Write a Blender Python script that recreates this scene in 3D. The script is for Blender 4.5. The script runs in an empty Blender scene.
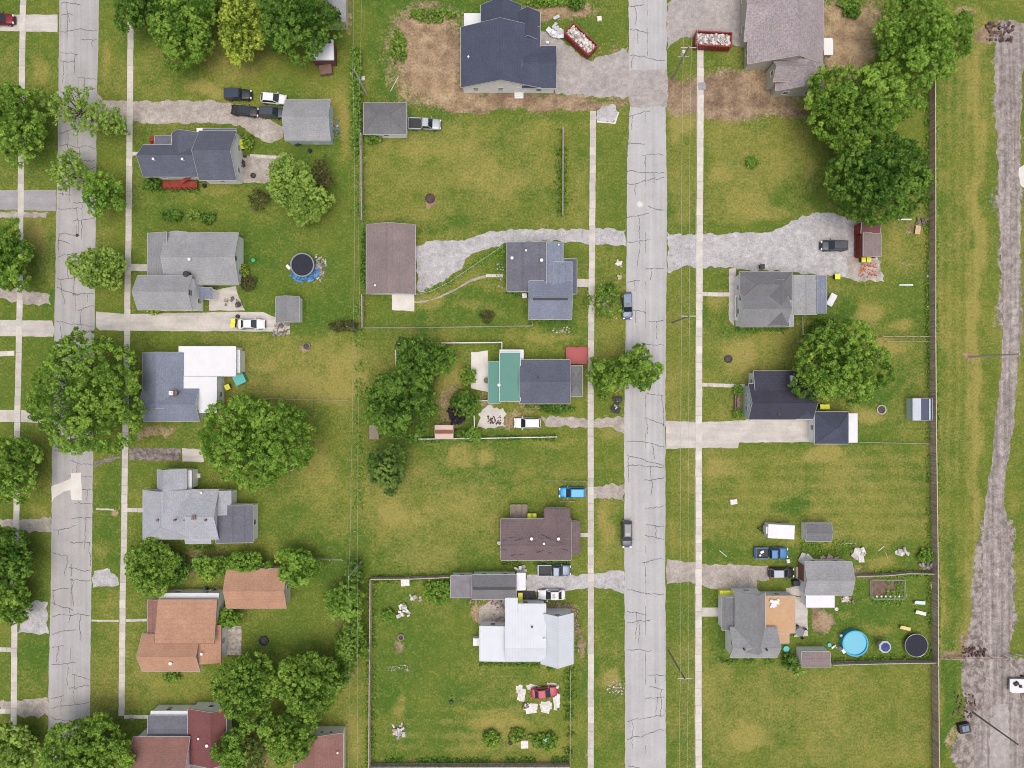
import bpy, math, random
import numpy as np
from mathutils import Vector, Matrix
R = math.radians
PI = math.pi
random.seed(7)
sc = bpy.context.scene
col = sc.collection

# ---------------------------------------------------------------- camera, sky, sun, exposure
CAM_H = 120.0
SPAN = 180.0
S = SPAN / 1024.0
cam_d = bpy.data.cameras.new('camera')
cam = bpy.data.objects.new('camera', cam_d)
col.objects.link(cam)
cam.location = (0, 0, CAM_H)
cam.rotation_euler = (0, 0, 0)
cam_d.sensor_width = 36
cam_d.lens = 36 * CAM_H / SPAN
cam_d.clip_start = 1
cam_d.clip_end = 5000
sc.camera = cam
sc.render.resolution_x = 1024
sc.render.resolution_y = 768

SUN_EL, SUN_AZ = 80.0, 165.0          # degrees, azimuth clockwise from north (+y)
world = bpy.data.worlds.new('World')
sc.world = world
world.use_nodes = True
wn = world.node_tree
bg = wn.nodes['Background']
sky = wn.nodes.new('ShaderNodeTexSky')
sky.sky_type = 'NISHITA'
sky.sun_disc = False
sky.sun_elevation = R(SUN_EL)
sky.sun_rotation = R(SUN_AZ)
sky.air_density = 1.0
sky.dust_density = 10.0
sky.ozone_density = 3.0
wn.links.new(sky.outputs[0], bg.inputs[0])
bg.inputs[1].default_value = 0.15
sun_d = bpy.data.lights.new('sun', 'SUN')
sun_d.energy = 1.0
sun_d.angle = R(70)
sun_d.color = (1.0, 0.97, 0.93)
sun = bpy.data.objects.new('sun', sun_d)
col.objects.link(sun)
dirv = Vector((math.sin(R(SUN_AZ)) * math.cos(R(SUN_EL)), math.cos(R(SUN_AZ)) * math.cos(R(SUN_EL)), math.sin(R(SUN_EL))))
sun.rotation_euler = dirv.to_track_quat('Z', 'Y').to_euler()
sun.location = dirv * 200
sc.view_settings.view_transform = 'Standard'
sc.view_settings.look = 'None'
sc.view_settings.exposure = -0.20
sc.cycles.filter_width = 1.0
sc.view_settings.gamma = 1.0
sc.view_settings.use_curve_mapping = False

# ---------------------------------------------------------------- helpers
def P(px, py, z=0.0):
    """real place of a point standing at height z, read off the survey picture"""
    k = S * (CAM_H - z) / CAM_H
    return ((px - 512) * k, (384 - py) * k)

def vn(x, y, scale, seed):
    """smooth value noise in 0..1"""
    rs = np.random.RandomState(seed)
    g = rs.rand(257, 257)
    x = np.asarray(x) / scale + 1000.3; y = np.asarray(y) / scale + 1000.7
    xi = np.floor(x).astype(int); yi = np.floor(y).astype(int)
    fx = x - xi; fy = y - yi
    fx = fx * fx * (3 - 2 * fx); fy = fy * fy * (3 - 2 * fy)
    a = g[xi % 257, yi % 257]; b = g[(xi + 1) % 257, yi % 257]
    c = g[xi % 257, (yi + 1) % 257]; d = g[(xi + 1) % 257, (yi + 1) % 257]
    return (a * (1 - fx) + b * fx) * (1 - fy) + (c * (1 - fx) + d * fx) * fy

def fbm(x, y, scale, seed, n=4):
    t = 0; w = 0; a = 1.0
    for i in range(n):
        t = t + a * vn(x, y, scale / 2 ** i, seed + i * 17); w += a; a *= 0.55
    return t / w

class MB:
    def __init__(s):
        s.v = []; s.f = []; s.t = []; s.M = None; s.tone = 1.0
    def add(s, vs, fs):
        o = len(s.v)
        if s.M is not None:
            vs = [tuple(s.M @ Vector(p)) for p in vs]
        s.v += [tuple(p) for p in vs]
        s.f += [tuple(i + o for i in f) for f in fs]
        s.t += [s.tone] * len(fs)
        return s
    def box(s, x0, y0, z0, x1, y1, z1):
        if x0 > x1: x0, x1 = x1, x0
        if y0 > y1: y0, y1 = y1, y0
        return s.add([(x0, y0, z0), (x1, y0, z0), (x1, y1, z0), (x0, y1, z0), (x0, y0, z1), (x1, y0, z1), (x1, y1, z1), (x0, y1, z1)],
                     [(3, 2, 1, 0), (4, 5, 6, 7), (0, 1, 5, 4), (1, 2, 6, 5), (2, 3, 7, 6), (3, 0, 4, 7)])
    def cbox(s, c, d, rz=0, tilt=(0, 0)):
        m = Matrix.Translation(c) @ Matrix.Rotation(rz, 4, 'Z') @ Matrix.Rotation(tilt[0], 4, 'X') @ Matrix.Rotation(tilt[1], 4, 'Y')
        a, b, h = d[0] / 2, d[1] / 2, d[2] / 2
        vs = [m @ Vector(p) for p in [(-a, -b, -h), (a, -b, -h), (a, b, -h), (-a, b, -h), (-a, -b, h), (a, -b, h), (a, b, h), (-a, b, h)]]
        return s.add(vs, [(3, 2, 1, 0), (4, 5, 6, 7), (0, 1, 5, 4), (1, 2, 6, 5), (2, 3, 7, 6), (3, 0, 4, 7)])
    def tube(s, p, q, r0, r1=None, n=8, cap=True):
        r1 = r0 if r1 is None else r1
        p = Vector(p); q = Vector(q); d = (q - p)
        if d.length < 1e-6: return s
        d.normalize()
        u = d.orthogonal().normalized(); w = d.cross(u)
        vs = []
        for c, r in ((p, r0), (q, r1)):
            for i in range(n):
                a = 2 * PI * i / n
                vs.append(c + u * (r * math.cos(a)) + w * (r * math.sin(a)))
        fs = [(i, (i + 1) % n, n + (i + 1) % n, n + i) for i in range(n)]
        if cap: fs += [tuple(range(n - 1, -1, -1)), tuple(range(n, 2 * n))]
        return s.add(vs, fs)
    def path(s, pts, r, n=6):
        for a, b in zip(pts[:-1], pts[1:]): s.tube(a, b, r, r, n)
        return s
    def lathe(s, c, prof, n=20):
        vs = []; fs = []
        for r, z in prof:
            for i in range(n):
                a = 2 * PI * i / n
                vs.append((c[0] + r * math.cos(a), c[1] + r * math.sin(a), c[2] + z))
        for k in range(len(prof) - 1):
            for i in range(n):
                fs.append((k * n + i, k * n + (i + 1) % n, (k + 1) * n + (i + 1) % n, (k + 1) * n + i))
        fs.append(tuple(range(n - 1, -1, -1))); fs.append(tuple(range((len(prof) - 1) * n, len(prof) * n)))
        return s.add(vs, fs)
    def prism(s, pts, z0, z1):
        n = len(pts)
        vs = [(p[0], p[1], z0) for p in pts] + [(p[0], p[1], z1) for p in pts]
        fs = [tuple(range(n - 1, -1, -1)), tuple(range(n, 2 * n))] + [(i, (i + 1) % n, n + (i + 1) % n, n + i) for i in range(n)]
        return s.add(vs, fs)
    def profile(s, prof, a0, a1, axis):
        """polygon in (other axis, z) extruded along axis from a0 to a1"""
        n = len(prof)
        if axis == 'x':
            vs = [(a0, p[0], p[1]) for p in prof] + [(a1, p[0], p[1]) for p in prof]
        else:
            vs = [(p[0], a0, p[1]) for p in prof] + [(p[0], a1, p[1]) for p in prof]
        fs = [tuple(range(n - 1, -1, -1)), tuple(range(n, 2 * n))] + [(i, (i + 1) % n, n + (i + 1) % n, n + i) for i in range(n)]
        return s.add(vs, fs)

def mesh_from(name, mb, mat, off=(0, 0, 0), smooth=False):
    me = bpy.data.meshes.new(name)
    ox, oy, oz = off
    me.from_pydata([(v[0] - ox, v[1] - oy, v[2] - oz) for v in mb.v], [], mb.f)
    if min(mb.t + [1.0]) != max(mb.t + [1.0]):
        at = me.attributes.new('tone', 'FLOAT', 'FACE')
        at.data.foreach_set('value', np.array(mb.t, dtype=np.float32))
    else:
        at = me.attributes.new('tone', 'FLOAT', 'FACE')
        at.data.foreach_set('value', np.ones(len(mb.f), dtype=np.float32))
    import bmesh
    bm = bmesh.new(); bm.from_mesh(me)
    bmesh.ops.recalc_face_normals(bm, faces=bm.faces)
    bm.to_mesh(me); bm.free()
    if smooth:
        me.polygons.foreach_set('use_smooth', [True] * len(me.polygons))
    if mat: me.materials.append(mat)
    me.update()
    return me

def obj(name, mb, mat, parent=None, world=False, smooth=False, label=None):
    off = tuple(parent.location) if (parent is not None and world) else (0, 0, 0)
    if parent is not None and world and parent.parent is not None:
        off = tuple(Vector(off) + parent.parent.location)
    o = bpy.data.objects.new(name, mesh_from(name, mb, mat, off, smooth))
    col.objects.link(o)
    if parent is not None: o.parent = parent
    if label: o['label'] = label
    return o

def tag(o, label, cat, group=None, kind=None):
    o['label'] = label; o['category'] = cat
    if group: o['group'] = group
    if kind: o['kind'] = kind
    return o

def thing(name, label, cat, loc=(0, 0, 0), rz=0, group=None):
    o = bpy.data.objects.new(name, None); col.objects.link(o)
    o.empty_display_size = 0.3
    o.location = loc; o.rotation_euler = (0, 0, rz)
    return tag(o, label, cat, group)

def solo(name, mb, mat, label, cat, loc=(0, 0, 0), rz=0, group=None, kind=None, world=False, smooth=False):
    o = bpy.data.objects.new(name, mesh_from(name, mb, mat, loc if world else (0, 0, 0), smooth))
    col.objects.link(o)
    o.location = loc; o.rotation_euler = (0, 0, rz)
    return tag(o, label, cat, group, kind)

def struct(name, mb, mat, label, cat, smooth=False):
    o = bpy.data.objects.new(name, mesh_from(name, mb, mat, (0, 0, 0), smooth))
    col.objects.link(o)
    return tag(o, label, cat, None, 'structure')

def copy_tree(o, parent=None):
    c = o.copy(); col.objects.link(c); c.parent = parent
    for ch in list(o.children): copy_tree(ch, c)
    return c

# ---------------------------------------------------------------- materials
def hexc(r, g, b):
    f = lambda c: ((c / 255 + 0.055) / 1.055) ** 2.4 if c / 255 > 0.04045 else c / 255 / 12.92
    return (f(r), f(g), f(b), 1)

def newmat(name):
    m = bpy.data.materials.new(name); m.use_nodes = True
    nt = m.node_tree; b = nt.nodes['Principled BSDF']
    return m, nt, b

def N(nt, t, **kw):
    n = nt.nodes.new(t)
    for k, v in kw.items(): setattr(n, k, v)
    return n

def mixc(nt, fac, a, b, mode='MIX'):
    n = nt.nodes.new('ShaderNodeMix'); n.data_type = 'RGBA'; n.blend_type = mode
    for s, v in ((n.inputs[0], fac), (n.inputs[6], a), (n.inputs[7], b)):
        if hasattr(v, 'is_output'): nt.links.new(v, s)
        else: s.default_value = v
    return n.outputs[2]

def math_(nt, op, a, b=0.5, c=0.0, clamp=False):
    n = nt.nodes.new('ShaderNodeMath'); n.operation = op; n.use_clamp = clamp
    for s, v in zip(n.inputs, (a, b, c)):
        if hasattr(v, 'is_output'): nt.links.new(v, s)
        else: s.default_value = v
    return n.outputs[0]

def noise(nt, scale, detail=3, rough=0.55, vec=None, dim='3D'):
    n = nt.nodes.new('ShaderNodeTexNoise'); n.noise_dimensions = dim
    n.inputs['Scale'].default_value = scale; n.inputs['Detail'].default_value = detail; n.inputs['Roughness'].default_value = rough
    if vec is not None: nt.links.new(vec, n.inputs['Vector'])
    return n.outputs[0]

def ramp(nt, fac, a, b):
    n = nt.nodes.new('ShaderNodeMapRange'); n.clamp = True
    nt.links.new(fac, n.inputs[0]); n.inputs[1].default_value = a; n.inputs[2].default_value = b
    return n.outputs[0]

def pos(nt, scale=(1, 1, 1)):
    g = nt.nodes.new('ShaderNodeNewGeometry')
    mp = nt.nodes.new('ShaderNodeMapping'); mp.inputs['Scale'].default_value = scale
    nt.links.new(g.outputs['Position'], mp.inputs['Vector'])
    return mp.outputs[0]

def objco(nt, scale=(1, 1, 1)):
    g = nt.nodes.new('ShaderNodeTexCoord')
    mp = nt.nodes.new('ShaderNodeMapping'); mp.inputs['Scale'].default_value = scale
    nt.links.new(g.outputs['Object'], mp.inputs['Vector'])
    return mp.outputs[0]

_mc = {}
def mat(name, c, rough=0.8, var=0.15, scale=1.5, metal=0.0, bump=0.0, c2=None, lo=0.35, hi=0.7, fine=0.12, coords='obj', spec=0.3):
    """surface with broad mottling, fine grain, per-face tone"""
    if name in _mc: return _mc[name]
    m, nt, b = newmat(name)
    v = objco(nt) if coords == 'obj' else pos(nt)
    c = tuple(c[:3]) + (1,)
    d = tuple(x * (1 - var * 2) for x in c[:3]) + (1,) if c2 is None else tuple(c2[:3]) + (1,)
    n1 = ramp(nt, noise(nt, scale, 4, 0.6, v), lo, hi)
    cc = mixc(nt, n1, c, d)
    n2 = noise(nt, 9.0, 2, 0.6, v)
    f = math_(nt, 'MULTIPLY_ADD', n2, fine * 2.4, 1 - fine * 1.2)
    at = N(nt, 'ShaderNodeAttribute', attribute_name='tone')
    f = math_(nt, 'MULTIPLY', f, at.outputs['Fac'])
    sc_ = N(nt, 'ShaderNodeVectorMath', operation='SCALE')
    nt.links.new(cc, sc_.inputs[0]); nt.links.new(f, sc_.inputs[3])
    nt.links.new(sc_.outputs[0], b.inputs['Base Color'])
    b.inputs['Roughness'].default_value = rough; b.inputs['Metallic'].default_value = metal
    b.inputs['Specular IOR Level'].default_value = spec
    if bump:
        bp = N(nt, 'ShaderNodeBump'); bp.inputs['Strength'].default_value = bump; bp.inputs['Distance'].default_value = 0.03
        nt.links.new(n2, bp.inputs['Height']); nt.links.new(bp.outputs[0], b.inputs['Normal'])
    _mc[name] = m
    return m

def shingle(name, c, var=0.18, streak=0.0):
    """asphalt shingles: course lines down the slope, individual tabs, weather mottling"""
    if name in _mc: return _mc[name]
    m, nt, b = newmat(name)
    v = objco(nt)
    sep = N(nt, 'ShaderNodeSeparateXYZ'); nt.links.new(v, sep.inputs[0])
    vt = objco(nt, (3.0, 3.0, 9.0))
    n0 = noise(nt, 1.0, 3, 0.7, vt)                         # tabs
    n1 = noise(nt, 0.35, 3, 0.6, v)                         # weathering
    n2 = noise(nt, 14, 1, 0.5, v)
    f = math_(nt, 'MULTIPLY_ADD', ramp(nt, n0, 0.3, 0.7), var * 2.0, 1 - var)
    f = math_(nt, 'MULTIPLY', f, math_(nt, 'MULTIPLY_ADD', n1, 0.5, 0.75))
    f = math_(nt, 'MULTIPLY', f, math_(nt, 'MULTIPLY_ADD', n2, 0.36, 0.82))
    cs = math_(nt, 'FRACT', math_(nt, 'MULTIPLY', sep.outputs[2], 8.0))
    f = math_(nt, 'MULTIPLY', f, math_(nt, 'MULTIPLY_ADD', math_(nt, 'GREATER_THAN', cs, 0.85), -0.12, 1.0))
    sc_ = N(nt, 'ShaderNodeVectorMath', operation='SCALE')
    sc_.inputs[0].default_value = c[:3]; nt.links.new(f, sc_.inputs[3])
    nt.links.new(sc_.outputs[0], b.inputs['Base Color'])
    b.inputs['Roughness'].default_value = 0.92; b.inputs['Specular IOR Level'].default_value = 0.25
    bp = N(nt, 'ShaderNodeBump'); bp.inputs['Strength'].default_value = 0.5; bp.inputs['Distance'].default_value = 0.03
    nt.links.new(n0, bp.inputs['Height']); nt.links.new(bp.outputs[0], b.inputs['Normal'])
    _mc[name] = m
    return m

def ribbed(name, c, axis=0, rough=0.4, spec=0.4):
    """standing-seam metal or lap siding"""
    if name in _mc: return _mc[name]
    m, nt, b = newmat(name)
    v = objco(nt)
    sep = N(nt, 'ShaderNodeSeparateXYZ'); nt.links.new(v, sep.inputs[0])
    fr = math_(nt, 'FRACT', math_(nt, 'MULTIPLY', sep.outputs[axis], 1 / 0.5 if axis < 2 else 1 / 0.2))
    ln = math_(nt, 'GREATER_THAN', fr, 0.86)
    n1 = noise(nt, 0.6, 3, 0.6, v)
    f = math_(nt, 'MULTIPLY', math_(nt, 'MULTIPLY_ADD', ln, -0.07, 1.0), math_(nt, 'MULTIPLY_ADD', n1, 0.2, 0.9))
    sc_ = N(nt, 'ShaderNodeVectorMath', operation='SCALE')
    sc_.inputs[0].default_value = c[:3]; nt.links.new(f, sc_.inputs[3])
    nt.links.new(sc_.outputs[0], b.inputs['Base Color'])
    b.inputs['Roughness'].default_value = rough; b.inputs['Specular IOR Level'].default_value = spec
    bp = N(nt, 'ShaderNodeBump'); bp.inputs['Strength'].default_value = 0.4; bp.inputs['Distance'].default_value = 0.03
    nt.links.new(fr, bp.inputs['Height']); nt.links.new(bp.outputs[0], b.inputs['Normal'])
    _mc[name] = m
    return m

def simple(name, c, rough=0.5, metal=0.0, coat=0.0, spec=0.5):
    if name in _mc: return _mc[name]
    m, nt, b = newmat(name)
    n2 = noise(nt, 6.0, 3, 0.6, objco(nt))
    cc = mixc(nt, math_(nt, 'MULTIPLY', n2, 0.35), tuple(c[:3]) + (1,), tuple(x * 0.7 + 0.01 for x in c[:3]) + (1,))
    nt.links.new(cc, b.inputs['Base Color'])
    b.inputs['Roughness'].default_value = rough; b.inputs['Metallic'].default_value = metal
    b.inputs['Coat Weight'].default_value = coat; b.inputs['Specular IOR Level'].default_value = spec
    _mc[name] = m
    return m

WHITE = mat('white_siding', (.88, .885, .88), .6, .05, 1.0, fine=.04)
CREAM = mat('cream_siding', (.68, .62, .50), .7, .06, 1.0, fine=.04)
BLUEW = mat('pale_blue_siding', (.55, .66, .72), .6, .05, 1.0, fine=.04)
TAUPEW = mat('taupe_siding', (.50, .49, .42), .7, .05, 1.0, fine=.04)
EDGE = simple('roof_edge_metal', (.44, .44, .44), .5)
TRIM = simple('white_trim', (.8, .8, .8), .5)
BROWNW = mat('brown_siding', (.23, .15, .12), .8, .15, 1.0)
REDP = mat('red_paint', (.33, .05, .035), .7, .2, 1.2)
GLASS = simple('window_glass', (.03, .04, .05), .08, 0, 0, 0.8)
CARGLASS = simple('car_glass', (.02, .028, .035), .06, 0, 0, 0.9)
RUBBER = simple('tyre_rubber', (.02, .02, .02), .85)
RIM = simple('wheel_rim_metal', (.45, .45, .47), .35, .8)
DARKPL = simple('dark_plastic', (.03, .03, .035), .6)
METAL = simple('galvanised_metal', (.5, .51, .52), .4, .6)
CHROME = simple('lamp_lens', (.8, .8, .82), .15)
REDLENS = simple('red_lens', (.4, .02, .02), .2)
CONC = mat('concrete', (.62, .585, .53), .9, .10, .8, fine=.08, bump=.3, coords='w')
CONCD = mat('stained_concrete', (.58, .54, .48), .9, .2, 1.6, fine=.2, c2=(.22, .17, .15), coords='w', bump=.3)
WOOD = mat('weathered_wood', (.30, .25, .20), .9, .2, 2, c2=(.20, .165, .14), bump=.3)
WOODL = mat('new_lumber', (.62, .48, .28), .8, .15, 2)
BRICK = mat('fire_ring_stone', (.30, .22, .19), .9, .25, 5)
BARK = mat('bark', (.16, .13, .10), .95, .25, 4, bump=.5)
BARKP = mat('pale_dead_wood', (.42, .37, .32), .95, .2, 4, bump=.5)
DIRT = mat('bare_soil', (.20, .14, .10), .95, .25, 1.2, bump=.6, coords='w')
# ---------------------------------------------------------------- ground sheet
def ground():
    xi = np.arange(-96, 96.01, 0.36); yi = np.arange(-73, 73.01, 0.36)
    ex = np.array([100, 110, 130, 170, 250, 400, 700, 1200.])
    xs = np.concatenate([-ex[::-1], xi, ex]); ys = np.concatenate([-ex[::-1], yi, ex])
    X, Y = np.meshgrid(xs, ys, indexing='ij')
    nx, ny = X.shape
    wx = (fbm(X, Y, 6, 11) - .5) * 9; wy = (fbm(X, Y, 6, 51) - .5) * 9
    Xp = 512 + (X) / S; Yp = 384 - (Y) / S           # survey pixels, only to read the map of patches
    Xq = Xp + wx / S * .45; Yq = Yp + wy / S * .45
    dry = (fbm(X, Y, 12, 3) - .5) * .9 + (fbm(X, Y, 3.2, 303, 3) - .5) * .75 + 0.06
    lush = (fbm(X, Y, 9, 77) - .5) * 1.3 + (fbm(X, Y, 3.5, 377, 3) - .5) * .8 + 0.26
    dirt = np.zeros_like(X); tan = np.zeros_like(X); stone = np.zeros_like(X)
    def ell(cx, cy, rx, ry, soft=.35, q=True):
        a, b = (Xq, Yq) if q else (Xp, Yp)
        d = np.sqrt(((a - cx) / rx) ** 2 + ((b - cy) / ry) ** 2)
        return np.clip((1 + soft - d) / (2 * soft), 0, 1)
    def rect(x0, y0, x1, y1, soft=6, q=True):
        a, b = (Xq, Yq) if q else (Xp, Yp)
        d = np.minimum(np.minimum(a - x0, x1 - a), np.minimum(b - y0, y1 - b))
        return np.clip(.5 + d / (2 * soft), 0, 1)
    # lawns that are drier or greener than average
    for x0, y0, x1, y1, d, l in [
        (366, 122, 588, 226, .28, -.1), (366, 0, 460, 120, -.05, .15), (596, 110, 626, 230, .1, -.05),
        (668, 110, 696, 225, .30, -.2), (704, 118, 815, 222, .32, -.15), (668, 250, 696, 560, .30, -.2),
        (704, 330, 800, 420, .28, -.1), (704, 446, 932, 545, .34, -.15), (704, 545, 932, 600, -.05, .1),
        (808, 600, 932, 660, -.20, .35), (704, 666, 934, 768, .22, .0), (940, 0, 985, 660, .30, -.05),
        (1000, 160, 1024, 640, .25, 0), (132, 130, 360, 230, .0, .15), (240, 225, 350, 330, -.25, .40),
        (200, 330, 360, 400, .15, .0), (250, 380, 362, 560, .12, .05), (365, 440, 500, 575, .18, .1),
        (500, 440, 590, 500, .20, .0), (372, 578, 480, 700, .05, .12), (372, 690, 570, 768, .14, .08),
        (96, 0, 128, 100, .12, .1), (92, 460, 122, 560, .0, .25), (92, 600, 120, 720, .12, .1), (130, 672, 220, 712, .2, .0),
        (0, 36, 56, 90, .1, .1), (26, 170, 56, 280, .0, .2), (0, 290, 55, 410, -.15, .35), (18, 600, 50, 710, -.1, .35),
        (704, 268, 735, 300, .1, .1), (704, 600, 725, 660, -.1, .3), (828, 225, 932, 335, .0, .25), (860, 340, 932, 440, .1, .2),
        (365, 290, 530, 328, -.2, .4), (400, 345, 488, 440, .0, .0), (594, 250, 625, 480, .15, -.05),
        (594, 500, 625, 570, .25, -.1), (594, 610, 625, 768, .12, .05), (700, 440, 932, 452, -.2, .3),
        (240, 610, 345, 655, -.1, .3), (296, 545, 345, 610, -.15, .3), (344, 660, 368, 768, .15, 0)]:
        m = rect(x0, y0, x1, y1, 3)
        dry += m * d; lush += m * l
    # dry scars
    for cx, cy, rx, ry, a in [(245, 268, 20, 8, .4), (310, 240, 20, 14, .3), (460, 458, 14, 8, .6), (486, 456, 8, 6, .7), (395, 512, 12, 12, .5),
        (425, 512, 14, 12, .3), (610, 432, 14, 12, .6), (560, 440, 25, 5, .5), (740, 355, 18, 14, .6), (720, 300, 16, 10, .4), (770, 380, 10, 16, .4),
        (820, 456, 18, 7, .8), (720, 470, 20, 8, .5), (885, 350, 20, 6, .6), (870, 415, 14, 10, .7), (868, 310, 16, 10, .8), (900, 325, 12, 6, .6),
        (846, 613, 9, 6, .8), (876, 626, 14, 7, .5), (880, 560, 14, 8, .8), (748, 735, 22, 10, .6), (720, 170, 14, 10, .5), (745, 195, 20, 10, .3),
        (500, 720, 30, 12, .5), (395, 705, 8, 10, .5), (520, 735, 14, 8, .5), (606, 675, 12, 10, .9), (604, 525, 8, 20, .6),
        (770, 210, 24, 8, .5), (680, 128, 8, 14, .8), (105, 600, 10, 6, .3), (106, 545, 8, 10, .5), (220, 190, 14, 8, .4), (205, 88, 18, 8, .7),
        (340, 110, 14, 22, .5), (240, 60, 40, 18, .4), (350, 130, 10, 30, .5), (266, 372, 10, 6, .5), (300, 390, 40, 14, .4), (348, 380, 12, 30, .5),
        (320, 468, 20, 20, .4), (300, 500, 30, 10, .3), (432, 300, 14, 8, .5), (480, 310, 25, 5, .4), (555, 338, 22, 5, .6), (104, 60, 6, 25, .4),
        (40, 70, 10, 12, .5), (40, 520, 8, 12, .5), (55, 550, 3, 20, .5), (430, 150, 40, 8, .3), (480, 180, 50, 20, .25), (976, 340, 6, 300, .5), (940, 600, 3, 60, .4),
        (450, 382, 14, 30, .6), (895, 250, 12, 20, .3), (40, 240, 8, 16, .5), (355, 735, 8, 20, .4), (330, 690, 16, 10, .6)]:
        dry += ell(cx, cy, rx, ry) * a * 1.1; lush -= ell(cx, cy, rx, ry) * a * .5
    for cx, cy, rx, ry, a in [(430, 225, 60, 6, .5), (500, 195, 80, 6, .3), (190, 215, 24, 6, .5), (215, 285, 20, 20, .2), (300, 310, 30, 10, .3),
        (790, 200, 22, 22, .6), (830, 310, 25, 15, .6), (790, 505, 16, 7, .7), (725, 545, 22, 12, .6), (850, 545, 50, 8, .4), (905, 470, 26, 8, .3),
        (560, 320, 14, 20, .9), (508, 262, 16, 14, .6), (470, 690, 40, 14, .4), (385, 695, 8, 14, .8), (955, 590, 8, 60, .6), (948, 700, 6, 70, .8),
        (200, 655, 20, 10, .5), (280, 590, 20, 10, .5), (870, 600, 30, 20, .4), (110, 500, 10, 40, .4), (40, 640, 10, 30, .4), (540, 478, 60, 5, .3),
        (380, 30, 12, 40, .4), (450, 5, 70, 8, .9), (420, 60, 6, 40, .4), (740, 330, 20, 6, .3), (700, 300, 5, 30, .3), (880, 390, 20, 10, .5), (955, 120, 12, 60, .3)]:
        lush += ell(cx, cy, rx, ry) * a; dry -= ell(cx, cy, rx, ry) * a * .5
    # mowing stripes (real, cut into the grass)
    st = np.sin(X * 2 * PI / 1.6 + 3 * fbm(X, Y, 8, 5)) * .16
    dry += st * rect(940, 0, 985, 768, 8)
    st2 = np.sin(Y * 2 * PI / 2.2 + 4 * fbm(X, Y, 10, 6)) * .13
    dry += st2 * rect(704, 446, 932, 545, 8) + st2 * rect(372, 690, 570, 768, 8) + st2 * .8 * rect(240, 225, 350, 330, 8)
    # bare ground
    for cx, cy, rx, ry, a, t in [(430, 55, 42, 50, .85, .6), (412, 60, 24, 36, .5, .0), (452, 52, 10, 18, .9, -.5), (520, 102, 110, 9, .9, .2), (450, 88, 40, 12, .8, .5), (560, 12, 40, 11, .8, .7),
        (560, 100, 70, 7, .7, 0), (735, 95, 62, 27, 1.0, -.1), (680, 95, 14, 22, .9, .1), (790, 112, 20, 7, .8, -.3), (850, 40, 30, 42, .9, .9), (850, 22, 40, 26, .7, .9), (862, 36, 6, 12, .8, -.4),
        (840, 70, 14, 12, .7, .3), (616, 70, 10, 30, .5, .3), (700, 4, 20, 5, .6, .8), (622, 95, 8, 16, .6, .4), (600, 60, 6, 20, .3, .8), (760, 70, 10, 22, .7, .8),
        (745, 352, 4, 4, .5, .2), (430, 198, 7, 7, .8, .0), (306, 346, 5, 4, .8, .2), (401, 640, 7, 7, .6, .4), (969, 357, 6, 6, .9, 1.0),
        (106, 600, 3, 2, .2, .8), (114, 517, 5, 5, .8, 1.0), (825, 625, 9, 14, .9, .2), (862, 570, 14, 8, .5, .8), (765, 680, 0.1, 0.1, 0, 0), (155, 432, 26, 5, .7, .6),
        (205, 555, 24, 6, .6, .2), (188, 572, 12, 10, .8, .0), (445, 345, 14, 8, .4, .6), (455, 405, 14, 28, .55, .4), (488, 398, 8, 16, .5, .6), (520, 412, 30, 8, .45, .6),
        (510, 417, 16, 9, .6, .6), (612, 418, 12, 8, .3, .8), (614, 685, 9, 8, .5, 1.0), (846, 590, 6, 8, .5, .3), (495, 612, 18, 14, .9, .6), (560, 606, 20, 4, .7, .2), (577, 632, 3, 26, .8, .0),
        (910, 266, 8, 6, .4, .6), (800, 480, 0.1, 0.1, 0, 0), (915, 232, 8, 5, .6, .5), (1010, 100, 12, 60, .6, .5), (350, 15, 4, 25, .5, .8), (262, 168, 12, 10, .6, .8),
        (300, 735, 30, 20, .6, -.2), (255, 750, 25, 25, .6, -.2), (345, 620, 6, 40, .5, -.2), (450, 425, 20, 8, .4, .1), (740, 588, 12, 3, .6, .5), (870, 345, 12, 3, .4, .4),
        (975, 712, 12, 14, .9, .1), (972, 645, 12, 12, .7, -.1), (1012, 720, 14, 60, .8, -.1), (1008, 668, 10, 12, 1, -.6), (985, 28, 18, 10, .9, .0), (970, 660, 40, 5, .8, .2), (955, 735, 5, 16, .6, 1.0), (964, 6, 12, 6, .6, .8)]:
        e = ell(cx, cy, rx, ry, .3) * a
        dirt = np.maximum(dirt, e); tan = tan + ell(cx, cy, rx, ry, .3) * t
    # narrow worn edges along the walks
    for x0, x1 in [(586.5, 596), (694, 704.5), (120, 133)]:
        e = np.clip(1 - np.minimum(abs(Xp - x0), abs(Xp - x1)) / 2.2, 0, 1) * fbm(X, Y, 1.5, 9)
        dirt = np.maximum(dirt, e * .6)
    # churned rail-bed ground at the east side
    rb = rect(994, 24, 1012, 240, 6) * .8
    bed = np.clip(.5 + (9 - abs(Xq - (1006 - np.clip((Yp - 330) / 330, 0, 1) * 2))) / 8, 0, 1) * (Yp > 20) * (Yp < 330)
    low = np.clip(.5 + np.minimum(Xq - (978 - (Yp - 560) * .10), 1012 - Xq) / 8, 0, 1) * (Yp > 520)
    low2 = np.clip(.5 + (Xq - 962) / 8, 0, 1) * np.clip((Yp - 655) / 8, 0, 1)
    stone = np.maximum(np.maximum(rb * .8, bed * .9), np.maximum(low, low2))
    dist = np.maximum(np.abs(X) - 92, np.abs(Y) - 70); far = np.clip(dist / 6, 0, 1)
    nxy = nx * ny
    verts = np.zeros((nxy, 3), dtype=np.float32)
    verts[:, 0] = X.ravel(); verts[:, 1] = Y.ravel()
    idx = np.arange(nxy).reshape(nx, ny)
    q = np.stack([idx[:-1, :-1], idx[1:, :-1], idx[1:, 1:], idx[:-1, 1:]], -1).reshape(-1, 4)
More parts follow.
